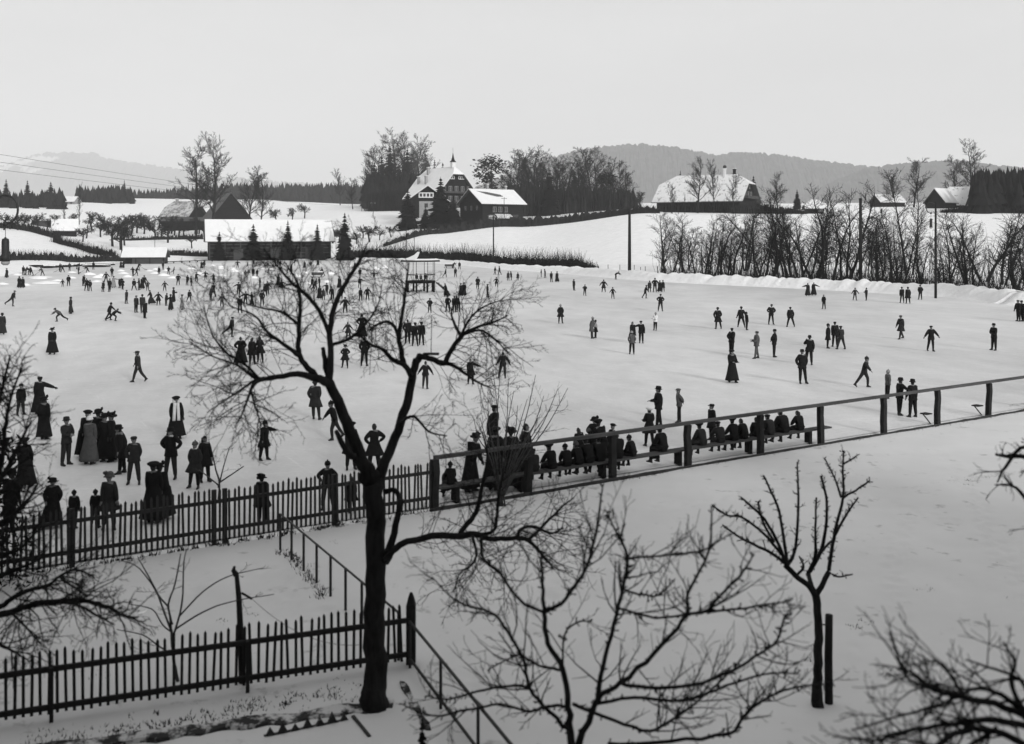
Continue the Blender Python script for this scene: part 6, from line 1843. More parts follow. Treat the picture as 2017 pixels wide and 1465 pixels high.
def build_people():
    dg_objs = []
    recs = []
    for i, (px, py, typ, face, pose, tone, hat, place, kw) in enumerate(people):
        rng = random.Random(i * 17 + 5)
        H0, sw, hem, phrase = TYPES[typ]
        H = kw.get('h', H0 * rng.uniform(.97, 1.03)) * (.92 if py < 780 else .885)
        if 'seat' in kw and 'at' in kw: H = kw['h'] * .93
        J, s, up, hup = skeleton(pose, H, sw, rng)
        names = sorted(J)
        names.remove('head')
        idx = {n: k for k, n in enumerate(['pelvis'] + [n for n in names if n != 'pelvis'])}
        order = ['pelvis'] + [n for n in names if n != 'pelvis']
        me = bpy.data.meshes.new('skel')
        me.from_pydata([tuple(J[n]) for n in order], [(idx[a], idx[b]) for a, b in BONES], [])
        o = bpy.data.objects.new('skel', me)
        COL.objects.link(o)
        o.modifiers.new('skin', 'SKIN')
        fat = rng.uniform(1.0, 1.18) * (1.08 if typ in 'cw' else 1.02) * kw.get('fat', 1.0)
        for k, n in enumerate(order):
            key = n[:-1] if n[-1] in 'LR' else n
            r = RADII[key]
            f = s * (fat if key in ('pelvis', 'waist', 'chest', 'sh', 'el') else 1)
            if typ in 'gbw' and key in ('pelvis', 'waist', 'chest'): f *= .92
            me.skin_vertices[0].data[k].radius = (r[0] * f, r[1] * f)
        sub = o.modifiers.new('sub', 'SUBSURF'); sub.levels = 1; sub.render_levels = 1
        recs.append((o, J, s, up, hup, H, hem, phrase, rng))
    bpy.context.view_layer.update()
    dg = bpy.context.evaluated_depsgraph_get()
    for (px, py, typ, face, pose, tone, hat, place, kw), (o, J, s, up, hup, H, hem, phrase, rng) in zip(people, recs):
        ev = o.evaluated_get(dg)
        m = ev.to_mesh()
        V = np.empty(len(m.vertices) * 3, np.float32); m.vertices.foreach_get('co', V); V = V.reshape(-1, 3).astype(float)
        Fc = [tuple(p.vertices) for p in m.polygons]
        ev.to_mesh_clear()
        A = np.array([J[a] for a, b in BONES]); B = np.array([J[b] for a, b in BONES])
        cen = np.array([V[list(f)].mean(0) for f in Fc]) if Fc else np.zeros((0, 3))
        AB = B - A
        t = np.clip(((cen[:, None] - A) * AB).sum(-1) / (AB ** 2).sum(-1), 0, 1)
        near_ = np.argmin(((cen[:, None] - (A + t[..., None] * AB)) ** 2).sum(-1), 1)
        Mi = [1 if k in LEGB else (2 if k == 3 else 0) for k in near_]
        Vs = [V]; off = len(V)
        def put(T, mtx, mi=None):
            nonlocal off
            v, f, mm = T
            w = np.array([tuple(mtx @ Vector(q)) for q in v])
            Vs.append(w)
            Fc.extend([tuple(k + off for k in q) for q in f]); Mi.extend(mm if mi is None else [mi] * len(f))
            off += len(w)
        yaw = R_(rng.gauss(0, 14))
        hs = s * (1.0 if H > 1.5 else 1.12)
        qh = Vector((0, 0, 1)).rotation_difference(hup)
        HM = Matrix.Translation(J['head']) @ qh.to_matrix().to_4x4() @ Matrix.Rotation(yaw, 4, 'Z') @ Matrix.Scale(hs, 4)
        put(HEAD, HM)
        gl = rng.random() < .55
        for nm, sg in (('L', 1), ('R', -1)):
            d = (J['wr' + nm] - J['el' + nm]).normalized()
            q = Vector((0, 0, -1)).rotation_difference(d)
            put(HAND, Matrix.Translation(J['wr' + nm] - d * .01) @ q.to_matrix().to_4x4() @ Matrix.Scale(sg, 4, (1, 0, 0)) @ Matrix.Scale(s * 1.05, 4), 3 if gl else None)
            sh = (J['ank' + nm] - J['knee' + nm]).normalized()
            tilt = math.atan2(-sh.y, -sh.z)                     # shank tilt, the foot follows it
            lift = J['ank' + nm].z - .098 * s
            k = 0.0 if lift < .05 and pose != 'sit' else tilt
            put(SHOE, Matrix.Translation(J['ank' + nm]) @ Matrix.Rotation(-k, 4, 'X') @ Matrix.Rotation(sg * .18, 4, 'Z') @ Matrix.Scale(s, 4))
        allV = np.concatenate(Vs)
        me = bpy.data.meshes.new('person_body')
        me.from_pydata(allV.tolist(), [], Fc)
        lt = kw.get('legs', min(tone, 1) if typ in 'mc' else (1 if typ == 'b' else 0))
        for mm in (CLOTH[tone], CLOTH[lt], M['skin'], M['leather'], M['hair']): me.materials.append(mm)
        me.polygons.foreach_set('material_index', Mi)
        me.polygons.foreach_set('use_smooth', [True] * len(Fc))
        me.update()
        if 'at' in kw: loc, base = kw['at'], kw['at']
        else: loc = ice_pt(px, py) + Vector((0, 0, .014))
        if pose == 'sit' and 'seat' in kw: loc = loc + Vector((0, 0, kw['seat']))
        p = meshobj('person', me, None, loc, R_(face))
        word = TONE_WORD[tone]
        props(p, f"person in {phrase.format(word)} {POSE_WORD[pose]} {place}", 'person', kw.get('group', 'people on and around the ice'))
        # coat skirts, hats, hair
        _skirt(p, J, s * (1.0 + .5 * (kw.get('fat', 1.0) - 1)), H, hem, typ, pose, CLOTH[kw.get('skirt', tone)], rng)
        if hat != 'n':
            hm = get_hat(hat[0], int(hat[1]) if len(hat) > 1 else min(tone, 1), int(px))
            ho = meshobj('hat', hm, p)
            ho.matrix_local = HM @ Matrix.Rotation(R_(-4), 4, 'X')
        if kw.get('hair'):
            mb = MB()
            rr = []
            for f, z in ((.9, .05), (1.0, -.04), (.95, -.14), (.8, -.24), (.35, -.30)):
                rr.append([(math.cos(a) * .082 * f, .03 + math.sin(a) * .062 * f + .03, z) for a in np.linspace(0, 2 * math.pi, 9)[:-1]])
            mb.loft(rr)
            h = mb.build('hair', M['hair'], p, smooth=True); h.matrix_local = HM
        if kw.get('stole'):
            mb = MB()
            c = J['chest']
            for sx in (-1, 1): mb.loft([[(sx * (.05 + .03 * q) + dx, c.y - .13 - .02 * math.sin(q * 3) + dy, c.z + .17 - .62 * q) for dx, dy in ((-.05, .03), (.05, .03), (.05, -.03), (-.05, -.03))] for q in np.linspace(0, 1, 6)])
            mb.tube([(-.06, c.y - .08, c.z + .18), (-.09, c.y + .06, c.z + .21), (.09, c.y + .06, c.z + .21), (.06, c.y - .08, c.z + .18)], .06, 7)
            mb.build('stole', CLOTH[4], p, smooth=True)
        if kw.get('muff'):
            mb = MB(); c = (J['wrL'] + J['wrR']) / 2
            mb.tube([c - Vector((.14, 0, 0)), c, c + Vector((.14, 0, 0))], [.075, .09, .075], 10); mb.build('muff', CLOTH[min(tone + 1, 3)], p, smooth=True)
        if kw.get('collar'):
            mb = MB(); c = J['neck']
            mb.loft([[(c.x + r * math.cos(a), c.y + r * .85 * math.sin(a), c.z + z) for a in np.linspace(0, 2 * math.pi, 11)[:-1]] for r, z in ((.105 * s, -.03), (.088 * s, .02), (.07 * s, .035))]); mb.build('collar', CLOTH[4], p, smooth=True)
        me0 = o.data
        bpy.data.objects.remove(o); bpy.data.meshes.remove(me0)

def _skirt(p, J, s, H, hem, typ, pose, mat_, rng):
    mb = MB()
    n = 16
    ph = rng.uniform(0, 6)
    if pose in ('sit', 'squat'):
        if typ in 'mb': return
        kn = (J['kneeL'] + J['kneeR']) / 2
        an = (J['ankL'] + J['ankR']) / 2
        e = kn.lerp(an, .85 if typ == 'w' else .25)
        path = [J['waist'], J['pelvis'] + Vector((0, .02, 0)) * s, J['pelvis'].lerp(kn, .5) + Vector((0, 0, .0)), kn + Vector((0, -.03, .01)) * s, e]
        nrm = [Vector((0, 0, 1)), Vector((0, -.5, .6)).normalized(), (kn - J['pelvis']).normalized(), Vector((0, -.7, -.6)).normalized(), Vector((0, 0, -1))]
        sz = [(.175, .15), (.22, .18), (.225, .15), (.22, .13), (.25, .15)]
        rings = []
        for q, nn, (a, b) in zip(path, nrm, sz):
            u = Vector((1, 0, 0)); w = nn.cross(u).normalized()
            rings.append([q + u * math.cos(2 * math.pi * k / n) * a * s + w * math.sin(2 * math.pi * k / n) * b * s for k in range(n)])
        mb.loft(rings)
        mb.build('skirt', mat_, p, smooth=True)
        return
    def leg_at(nm, z):
        pts = [J['hip' + nm], J['knee' + nm], J['ank' + nm]]
        for a, b in zip(pts, pts[1:]):
            if min(a.z, b.z) <= z <= max(a.z, b.z) and abs(a.z - b.z) > 1e-4:
                return a.lerp(b, (a.z - z) / (a.z - b.z))
        return pts[-1] if z < pts[-1].z else pts[0]
    top = J['waist']
    zb = hem * H if pose != 'crouch' else J['pelvis'].z - (J['pelvis'].z - hem * H) * .5
    z0 = J['pelvis'].z + .06 * s
    k = 7 if typ in 'wc' else 5
    rings = [[top + Vector((math.cos(2 * math.pi * j / n) * .172 * s, math.sin(2 * math.pi * j / n) * .15 * s, 0)) for j in range(n)]]
    for i in range(k):
        t = i / (k - 1)
        z = z0 + (zb - z0) * t
        a, b = leg_at('L', min(z, J['hipL'].z)), leg_at('R', min(z, J['hipR'].z))
        c = (a + b) / 2
        c = Vector((c.x, c.y, z)) if i else Vector((J['pelvis'].x, J['pelvis'].y, z))
        fl = {'w': .14, 'c': .09, 'g': .11, 'm': .02, 'b': .02}[typ]
        reach = .6 if typ in 'wcg' else 1
        rx = min(abs(a.x - b.x) / 2 * .8, .22 * s) + (.142 + fl * t) * s
        ry = min(abs(a.y - b.y) / 2 * .75, .26 * s) + (.136 + fl * .8 * t) * s
        fold = (.035 if typ in 'wg' else .015) * t
        rings.append([c + Vector((math.cos(2 * math.pi * j / n) * rx * (1 + fold * 2 * math.sin(5 * 2 * math.pi * j / n + ph)), math.sin(2 * math.pi * j / n) * ry * (1 + fold * 2 * math.sin(4 * 2 * math.pi * j / n + ph)), fold * .3 * math.sin(3 * 2 * math.pi * j / n + ph))) for j in range(n)])
    mb.loft(rings, cap0=True, cap1=True)
    mb.build({'w': 'skirt', 'g': 'skirt', 'c': 'coat_tail', 'm': 'jacket_hem', 'b': 'jacket_hem'}[typ], mat_, p, smooth=True)

P = person
# far ice beyond the hanging lamp, among the snow sweepers and boats
P(13, 547, 'w', 170, 'stand', 1, 'w', 'alone on the far ice nearest the lamp')
P(46, 542, 'm', 200, 'stand', 0, 'f', 'first of four sweepers below the boats')
P(51, 542, 'm', 150, 'shovel', 1, 'c', 'second of four sweepers below the boats')
P(58, 541, 'm', 250, 'bend', 1, 'c', 'third of four sweepers below the boats')
P(62, 542, 'm', 270, 'shovel', 0, 'c', 'last of four sweepers below the boats')
P(83.5, 543, 'm', 270, 'shovel', 2, 'c', 'beside a white snow heap')
P(38, 567, 'w', 180, 'stand', 0, 'f', 'taller one of a strolling pair near the far heaps')
P(45, 567, 'w', 190, 'stand', 0, 'k', 'shorter one of a strolling pair near the far heaps', h=1.5)
P(118, 535, 'm', 160, 'stand', 0, 'c', 'before the overturned boats')
P(123.5, 536, 'm', 260, 'shovel', 0, 'c', 'scraping snow before the overturned boats')
P(137, 533.5, 'm', 190, 'stand', 1, 'f', 'upright between boats and heaps')
P(151, 530, 'm', 120, 'bend', 0, 'c', 'over the boats at the shore')
P(154.5, 540, 'm', 120, 'apart', 0, 'c', 'sweeping next to the broom holder')
P(172.5, 538.5, 'm', 280, 'shovel', 1, 'c', 'with a long broom on the far ice')
P(184, 531, 'm', 180, 'stand', 0, 'c', 'in front of the long hulls')
P(123.5, 565, 'b', 10, 'out', 1, 'k', 'small child reaching for an older companion', h=1.1)
P(135, 563.5, 'm', 20, 'pocket', 0, 'c', 'next to a small child on the far ice', h=1.6)
P(164, 563, 'm', 80, 'lean', 0, 'c', 'outermost of three chatting behind the gliding skater')
P(170.5, 573, 'm', 180, 'hips', 0, 'n', 'middle of three chatting behind the gliding skater', h=1.72)
P(177, 573.5, 'm', 190, 'pocket', 0, 'c', 'shortest of three chatting behind the gliding skater', h=1.5)
P(24, 603.5, 'm', 100, 'glide', 1, 'c', 'near the hanging lamp side of the ice')
P(118.5, 633, 'b', 272, 'crouch', 2, 'c', 'racing past the figure in hat', h=1.5)
P(139, 618, 'w', 285, 'stand', 1, 'f', 'coat tails flared, behind the bent racer')
P(4, 659, 'w', 200, 'stand', 1, 'f', 'cut by the picture edge on the open ice', h=1.6)
P(103, 698, 'w', 5, 'stand', 0, 'w', 'alone facing the viewer with plumed hat', muff=1)
P(272, 752, 'm', 275, 'walk', 1, 'c', 'alone on open ice, peaked cap lowered', h=1.6)
# on the hill fence
for px, lab in ((37, 'behind the hedge just beside the hanging lamp'), (62, 'behind the hill hedge, first of three watching'), (69, 'behind the hill hedge, second of three watching'), (77, 'behind the hill hedge, third of three watching')):
    q = far_pt(px, 236)
    P(px, 505, 'm', 0, 'stand', 0, 'f' if px != 37 else 'w', lab, at=q)
# around the low shed
P(238, 527.7, 'w', 180, 'stand', 0, 'f', 'one of two before the shed end')
P(243, 527.7, 'w', 170, 'stand', 0, 'w', 'other of two before the shed end')
P(220.5, 545, 'm', 180, 'pocket', 0, 'c', 'straight behind the pale-coated figure')
P(209, 557, 'm', 200, 'out', 1, 'f', 'at the back of the crowd past the shed')
P(203, 575, 'g', 60, 'stand', 0, 'k', 'at the outer side of the crowd', h=1.45)
P(216, 574.5, 'm', 350, 'stand', 0, 'c', 'front of the crowd beside the pale coat')
P(224, 567, 'w', 10, 'reachL', 3, 'p', 'the only pale coat in the crowd', legs=1)
P(235.5, 567, 'g', 270, 'reachR', 0, 'p4', 'reaching to the pale coat', h=1.4)
P(239, 565, 'g', 180, 'stand', 0, 'p4', 'in white bonnet behind two children', h=1.4)
P(241.5, 570, 'g', 160, 'hips', 0, 'k', 'stout child at the end of the crowd', h=1.45)
P(262, 544, 'm', 330, 'wide', 0, 'f', 'skating in front of the shed')
P(269, 543, 'm', 130, 'stride', 0, 'c', 'partner skating in front of the shed')
P(272.6, 531.5, 'm', 90, 'shovel', 0, 'c', 'with a spade at the shed wall')
P(264, 572, 'm', 10, 'apart', 0, 'f', 'first of two facing each other past the crowd', h=1.6)
P(274, 571.6, 'm', 280, 'carry', 1, 'c', 'second of two facing each other past the crowd', h=1.6)
P(280, 569, 'w', 190, 'stand', 0, 'n', 'back of a close couple on the far ice', h=1.6)
P(284, 567, 'm', 200, 'stride', 0, 'f', 'tall partner of a close couple on the far ice', h=1.8)
P(291, 572.6, 'b', 200, 'hips', 1, 'k', 'behind the striding long coat')
P(313, 541, 'g', 180, 'stand', 0, 'k', 'first of the skaters beyond the shed corner', h=1.5)
P(321, 531, 'm', 180, 'stand', 1, 'c3', 'tiny under the shed corner')
P(332, 540.6, 'm', 190, 'hips', 0, 'c', 'second of the skaters beyond the shed corner', h=1.5)
P(342, 539.6, 'b', 110, 'glide', 2, 'k3', 'light sweater sliding beyond the shed corner', legs=1, h=1.4)
P(324.5, 573.5, 'b', 20, 'out', 1, 'k', 'alone above the ring of children')
P(351, 561.6, 'm', 10, 'hips', 0, 'f', 'broad stance above the ring of children')
P(369, 562, 'm', 60, 'stand', 0, 'c', 'taller one near the bright heap', h=1.55)
P(376.7, 563, 'g', 300, 'reachR', 0, 'k', 'holding a hand near the bright heap', h=1.45)
P(249, 598, 'b', 80, 'stand', 1, 'c', 'side-on in cap before the crowd', h=1.5)
P(268, 615.6, 'm', 60, 'stand', 1, 'c', 'waiting beside the long-coated couple', h=1.65, legs=0)
P(280, 617, 'm', 190, 'stand', 1, 'f', 'tall one half hidden by a long coat', h=1.8)
P(285, 627, 'c', 150, 'lean', 0, 'n', 'legs planted, before the tall figure', h=1.6)
P(215.5, 631, 'm', 130, 'stride', 0, 'k', 'behind of two skaters linked together', h=1.6)
P(222, 632.5, 'm', 100, 'crouch', 0, 'n', 'front of two skaters linked together', h=1.45)
P(297.5, 599, 'w', 290, 'stride', 1, 'n', 'striding with one heel kicked back', h=1.6)
P(312, 601.6, 'g', 200, 'out', 0, 'n', 'linked to children in a chain', h=1.45)
P(327, 602, 'b', 80, 'lean', 0, 'k', 'in the middle of the chain', h=1.3)
P(336.5, 610.8, 'w', 250, 'reachL', 0, 'f', 'before the muff carrier in the chain', h=1.55)
P(342, 595, 'w', 120, 'carry', 0, 'f', 'holding a round muff on the far ice', muff=1)
P(358.5, 610, 'w', 300, 'reachR', 3, 'p0', 'last in the chain', h=1.5)
P(373, 594.5, 'b', 30, 'stride', 0, 'c', 'skating past the end of the chain')
# before the barn
P(397, 529, 'w', 180, 'stand', 0, 'n', 'dark half of a couple before the barn gable')
P(402, 529, 'm', 180, 'stand', 0, 'f', 'tall half of a couple before the barn gable', h=1.8)
P(386.7, 555, 'g', 20, 'reachL', 0, 'k', 'first in the hand chain before the barn', h=1.5)
P(404.4, 551, 'g', 0, 'wide', 0, 'k', 'middle of the hand chain before the barn', h=1.45)
P(420.6, 557.8, 'g', 340, 'reachR', 0, 'c', 'last in the hand chain before the barn', h=1.5)
P(415, 590, 'c', 80, 'lean', 1, 'n', 'front one of two overlapping strollers', h=1.55)
P(420, 585.5, 'c', 60, 'walk', 0, 'f', 'rear one of two overlapping strollers', h=1.75)
P(437, 604.6, 'b', 20, 'out', 2, 'k2', 'grey jersey alone below the strollers', legs=0)
P(468, 528, 'm', 0, 'wide', 0, 'c', 'tiny, between first and second barn fir')
P(487.5, 528, 'b', 80, 'stride', 0, 'k', 'tiny, at the second barn fir')
P(499.4, 524.4, 'm', 180, 'stand', 0, 'c', 'tiny, under the second barn fir')
P(481, 541.5, 'b', 90, 'squat', 0, 'k', 'fallen on the ice before the barn')
P(492, 540, 'b', 270, 'squat', 1, 'k', 'helping the fallen child', h=1.2)
P(499, 545, 'c', 180, 'stand', 0, 'c', 'watching over the fallen child', h=1.6)
P(506.6, 544.4, 'g', 200, 'stand', 0, 'n', 'child watching the fallen child', hair=1)
P(470, 580.7, 'm', 190, 'reachL', 0, 'c', 'above the child seen from behind', h=1.6)
P(472.6, 617, 'b', 180, 'pocket', 0, 'k', 'large, seen squarely from behind', h=1.65)
P(483.7, 601.7, 'b', 10, 'wide', 0, 'c', 'skating on crossed feet by the twigs', h=1.5)
P(496, 601.7, 'w', 100, 'carry', 0, 'n', 'skirted partner by the twigs', h=1.45)
P(516, 601.7, 'm', 190, 'pocket', 0, 'p2', 'in light cap by the twigs', h=1.6)
P(512, 566.4, 'b', 100, 'stand', 0, 'k', 'slim, above the light cap', h=1.4)
P(522, 583, 'm', 30, 'walk', 1, 'c', 'lower one of two behind the twigs', h=1.5)
P(527, 580, 'm', 350, 'out', 1, 'f', 'upper one of two behind the twigs', h=1.65)
P(542, 518, 'm', 180, 'stand', 0, 'c', 'tiny, first in a row of three at the barn foot')
P(547.7, 521.5, 'm', 180, 'stand', 0, 'c', 'tiny, second in a row of three at the barn foot')
P(552, 527, 'm', 180, 'stand', 0, 'f', 'tiny, third in a row of three at the barn foot')
P(536, 526, 'b', 90, 'squat', 0, 'k', 'tiny dark ball on the ice before the barn')
P(580.6, 522.5, 'm', 110, 'glide', 0, 'c', 'tiny, skating under the third barn fir')
P(573, 536, 'w', 180, 'stand', 0, 'k', 'above the first thick pear branch', h=1.55)
P(600, 528, 'w', 180, 'stand', 0, 'k', 'tiny, first of two beside the sledge')
P(612, 529, 'm', 180, 'pocket', 0, 'c', 'tiny, second of two beside the sledge')
P(616.4, 515, 'm', 180, 'stand', 0, 'c', 'tiny, at the far barn end')
P(626.5, 522.5, 'w', 180, 'stand', 0, 'w', 'tiny, right behind the sledge')
P(636, 544, 'm', 260, 'shovel', 0, 'c', 'pushing the snow-topped sledge')
P(643, 514.5, 'm', 180, 'stand', 0, 'c', 'tiny, below the barn end fir')
P(548, 562.6, 'w', 180, 'stand', 0, 'k', 'seen through twigs beside an outstretched arm', h=1.6)
P(555.3, 574, 'm', 10, 'reachL', 0, 'c', 'seen through twigs, arm along a branch', h=1.5)
P(614.5, 568, 'm', 70, 'walk', 0, 'c', 'first of three below the sledge', h=1.6)
P(620.7, 572, 'm', 80, 'stride', 0, 'f', 'second of three below the sledge')
P(629.3, 567, 'm', 290, 'reachR', 0, 'c', 'third of three below the sledge', h=1.6)
P(629.3, 589, 'w', 180, 'stand', 0, 'k', 'first of the group inside the pear crown', h=1.5)
P(637, 591, 'g', 180, 'stand', 1, 'n', 'short one inside the pear crown', hair=1)
P(643.7, 581, 'm', 160, 'reachL', 0, 'c', 'back one inside the pear crown', h=1.5)
P(655, 592, 'm', 210, 'lean', 0, 'p', 'hatted last one inside the pear crown', h=1.6)
P(668.5, 568, 'w', 180, 'stand', 0, 'w', 'tall beside the upright pear limb')
P(699, 531, 'w', 180, 'stand', 0, 'k', 'tiny, above the upright pear limb')
P(673.3, 589, 'm', 340, 'stride', 0, 'c', 'crossing behind the upright pear limb', h=1.55)
P(680, 617, 'm', 10, 'out', 0, 'c', 'skating towards us beside the upright limb', h=1.55)
P(709, 546, 'c', 180, 'stand', 0, 'f', 'above the arm swinger', h=1.6)
P(736.7, 551, 'm', 10, 'wide', 0, 'n', 'small, arms thrown out near the pavilion', h=1.45)
P(709, 567, 'm', 200, 'reachR', 0, 'c', 'arm swinger between two pear limbs', h=1.55)
P(710.3, 593, 'b', 190, 'stand', 0, 'k', 'side by side with the arms-out skater', h=1.5)
P(723.8, 592, 'm', 180, 'out', 0, 'n', 'arms-out skater between the pear limbs', h=1.55)
P(713, 666, 'w', 190, 'hips', 0, 'c', 'tall behind the pruned branch', h=1.75)
P(686, 668, 'g', 200, 'out', 1, 'n', 'smaller one at the pruned branch', h=1.25)
P(680, 725, 'g', 350, 'hips', 0, 'w', 'big-hatted child in the fork of the pear', h=1.3)
P(718, 721, 'm', 170, 'pocket', 0, 'n', 'back turned, in the fork of the pear', h=1.68)
P(803, 677, 'm', 190, 'pocket', 0, 'n', 'tallest of three beside the inner limb', h=1.7)
P(817, 682, 'm', 180, 'pocket', 0, 'c', 'middle of three beside the inner limb', h=1.6)
P(830, 680, 'm', 170, 'stand', 0, 'c', 'outer one of three beside the inner limb', h=1.6)
P(838, 766, 'b', 170, 'out', 0, 'n', 'framed under the cut pear limb', h=1.36)
P(927, 757, 'g', 20, 'reachL', 0, 'n', 'under the outer pear branch', h=1.3)
P(991, 745, 'b', 180, 'out', 1, 'n', 'just clear of the outer pear branch', h=1.4)
P(846.6, 616, 'b', 170, 'hips', 0, 'c', 'alone on clear ice below the pavilion', h=1.4)
P(879, 584, 'w', 280, 'stride', 0, 'n', 'sweeping past the pavilion stilts', h=1.7)
P(882, 614.5, 'm', 340, 'pocket', 0, 'c', 'above the outer pear branch alone', h=1.6)
P(895, 615.4, 'm', 170, 'stand', 0, 'n', 'first of a leaning pair above the outer branch', h=1.6)
P(903, 614.5, 'm', 200, 'lean', 0, 'n', 'second of a leaning pair above the outer branch', h=1.6)
P(908, 583, 'w', 180, 'stand', 0, 'k', 'one of two arm in arm', h=1.55)
P(914, 583, 'w', 185, 'stand', 0, 'p', 'taller of two arm in arm', h=1.65)
P(877, 546, 'm', 70, 'stride', 0, 'c', 'skating beside the pavilion roof shade', h=1.5)
P(897, 546, 'm', 190, 'walk', 0, 'f', 'nearest of those at the box sledge')
P(905, 531, 'm', 180, 'stand', 0, 'c3', 'far one at the box sledge')
P(892.6, 529, 'm', 150, 'bend', 0, 'c', 'stooping at the box sledge')
P(941, 568.5, 'c', 20, 'pocket', 0, 'f', 'walking alone before the hedge', h=1.65)
P(960, 585, 'b', 80, 'stand', 0, 'c', 'slim, side-on before the hedge', h=1.55)
P(977.7, 565, 'g', 10, 'out', 0, 'k', 'under the crossing pair at the hedge', h=1.4)
P(975, 541, 'm', 120, 'walk', 0, 'c', 'first of a crossing pair at the hedge', h=1.55)
P(984, 541, 'm', 250, 'walk', 0, 'f', 'second of a crossing pair at the hedge')
# in the pavilion
for dx, dy, lab, hh, tn in ((-.5, -.6, 'in the pavilion by the rail', 1.4, 1), (.1, -.9, 'in the middle of the pavilion', 1.3, 2), (.7, -.5, 'in the pavilion near its stair', 1.4, 0)):
    P(828, 560, 'm', 20, 'sit', tn, 'c', lab, at=PAV + Vector((dx * .9, dy * .9, 1.435)), seat=.25, h=hh)
# right half of the far ice
P(1001, 553, 'g', 180, 'stand', 1, 'k', 'upright beside a stooping companion', h=1.5)
P(1007, 552, 'c', 270, 'lean', 1, 'c', 'stooping companion by the hedge end', h=1.5)
P(1020, 553, 'g', 180, 'stand', 1, 'k', 'alone just past the stooping pair', h=1.35)
P(1066, 545, 'b', 90, 'stand', 1, 'k', 'small child of the pair at the bank', h=1.3)
P(1073.7, 547, 'm', 260, 'reachR', 1, 'c', 'taller of the pair at the bank', h=1.55)
P(1086, 555.5, 'm', 150, 'stand', 0, 'f', 'first of the hand-holding couple below the bank')
P(1097, 555.5, 'w', 200, 'stand', 0, 'p', 'second of the hand-holding couple below the bank', h=1.66)
P(1130, 572, 'm', 130, 'stand', 1, 'c', 'slim alone on bright ice', h=1.5)
P(1152, 582.4, 'b', 10, 'hips', 0, 'c', 'elbow bent on bright ice')
P(1189, 575.5, 'c', 190, 'out', 0, 'k', 'broad back below the shoveller', h=1.65)
P(1207, 588, 'b', 10, 'out', 0, 'k', 'child below the shoveller')
P(1212.6, 550, 'm', 70, 'bend', 0, 'c', 'shovelling at the foot of the bank')
P(1271, 587.6, 'm', 90, 'stride', 0, 'c', 'stepping away from the dark cluster', h=1.6)
P(1279.5, 575.5, 'g', 180, 'stand', 1, 'k', 'first of the dark cluster by the utility pole', h=1.5)
P(1290, 575.5, 'm', 180, 'hips', 0, 'f', 'tallest of the dark cluster by the utility pole', h=1.85)
P(1299.5, 575, 'w', 180, 'stand', 0, 'k', 'third of the dark cluster by the utility pole', h=1.5)
P(1306, 574.6, 'g', 180, 'stand', 0, 'k', 'last of the dark cluster by the utility pole', h=1.5)
P(1301, 613, 'm', 5, 'hips', 0, 'f', 'in white shirt front below the cluster', collar=1)
P(1291, 651, 'b', 330, 'carry', 4, 'k3', 'the only white jersey on the ice', legs=0, h=1.4)
P(1104, 637, 'g', 20, 'pocket', 0, 'k3', 'bareheaded look, alone in mid ice', h=1.6)
P(1165, 666.6, 'c', 90, 'lean', 2, 'k3', 'bending to a child in white blouse', h=1.55)
P(1173.5, 666, 'g', 270, 'carry', 3, 'k', 'child in light blouse and dark skirt', skirt=0, h=1.3)
P(1245, 698, 'b', 180, 'pocket', 2, 'k3', 'light cap, before a linked couple', h=1.45, legs=0)
P(1246, 676, 'g', 20, 'stand', 0, 'n', 'long-haired half of a linked couple', hair=1, h=1.5)
P(1263, 676, 'm', 350, 'reachR', 0, 'c', 'capped half of a linked couple', h=1.55, collar=1)
P(1414, 648, 'c', 190, 'pocket', 0, 'f', 'square-backed, first in the row of skaters', h=1.72)
P(1460, 645, 'm', 170, 'stride', 0, 'f', 'leg swung out beside a child', h=1.75)
P(1471, 650, 'b', 100, 'stand', 0, 'k', 'child at the elbow of a hatted skater', h=1.4)
P(1519, 639, 'm', 10, 'hips', 0, 'f', 'wide-legged facing the viewer', h=1.68, collar=1)
P(1557, 644, 'm', 180, 'apart', 0, 'c', 'back turned at the end of the row', h=1.66)
P(1441, 698, 'm', 130, 'back', 0, 'c', 'white-collared, partly behind the long skirt', h=1.66, collar=1)
P(1442, 754, 'w', 20, 'carry', 0, 'p', 'large, alone in mid ice', h=1.66)
P(1490, 706.5, 'm', 275, 'carry', 2, 'c', 'grey-suited in profile', h=1.68, legs=2)
P(1525, 703.6, 'm', 70, 'back', 0, 'f', 'in profile facing the grey suit', h=1.7)
P(1594, 719, 'm', 160, 'face', 0, 'f', 'turned away behind the pocket stander', h=1.7)
P(1580, 756, 'm', 10, 'pocket', 0, 'f', 'front view with light collar', h=1.72, collar=1)
P(1631, 686, 'g', 70, 'stand', 0, 'k', 'first of a trio in talk', h=1.6)
P(1645, 683.5, 'm', 180, 'stand', 0, 'c', 'middle of a trio in talk', h=1.7)
P(1657, 688, 'm', 200, 'apart', 1, 'c', 'last of a trio in talk', h=1.55)
P(1591, 583, 'w', 180, 'reachL', 0, 'n', 'first of two skirts against the bank', h=1.6)
P(1603, 582, 'w', 180, 'reachR', 0, 'n', 'second of two skirts against the bank', h=1.65)
P(1623, 608.6, 'b', 310, 'pocket', 0, 'k3', 'small and fair-headed below the bank', h=1.45)
P(1684, 591.7, 'b', 10, 'out', 1, 'c', 'one of two children under the thick mast', h=1.45)
P(1706.5, 591.7, 'b', 290, 'carry', 1, 'k', 'other child under the thick mast', h=1.42)
P(1777, 596.5, 'm', 180, 'stand', 0, 'f', 'behind of two big coats near the crook lamp', h=1.75)
P(1788, 598, 'c', 180, 'stand', 0, 'f', 'front of two big coats near the crook lamp', h=1.8)
P(1813, 590, 'm', 190, 'pocket', 0, 'f', 'between big coats and crook lamp', h=1.7)
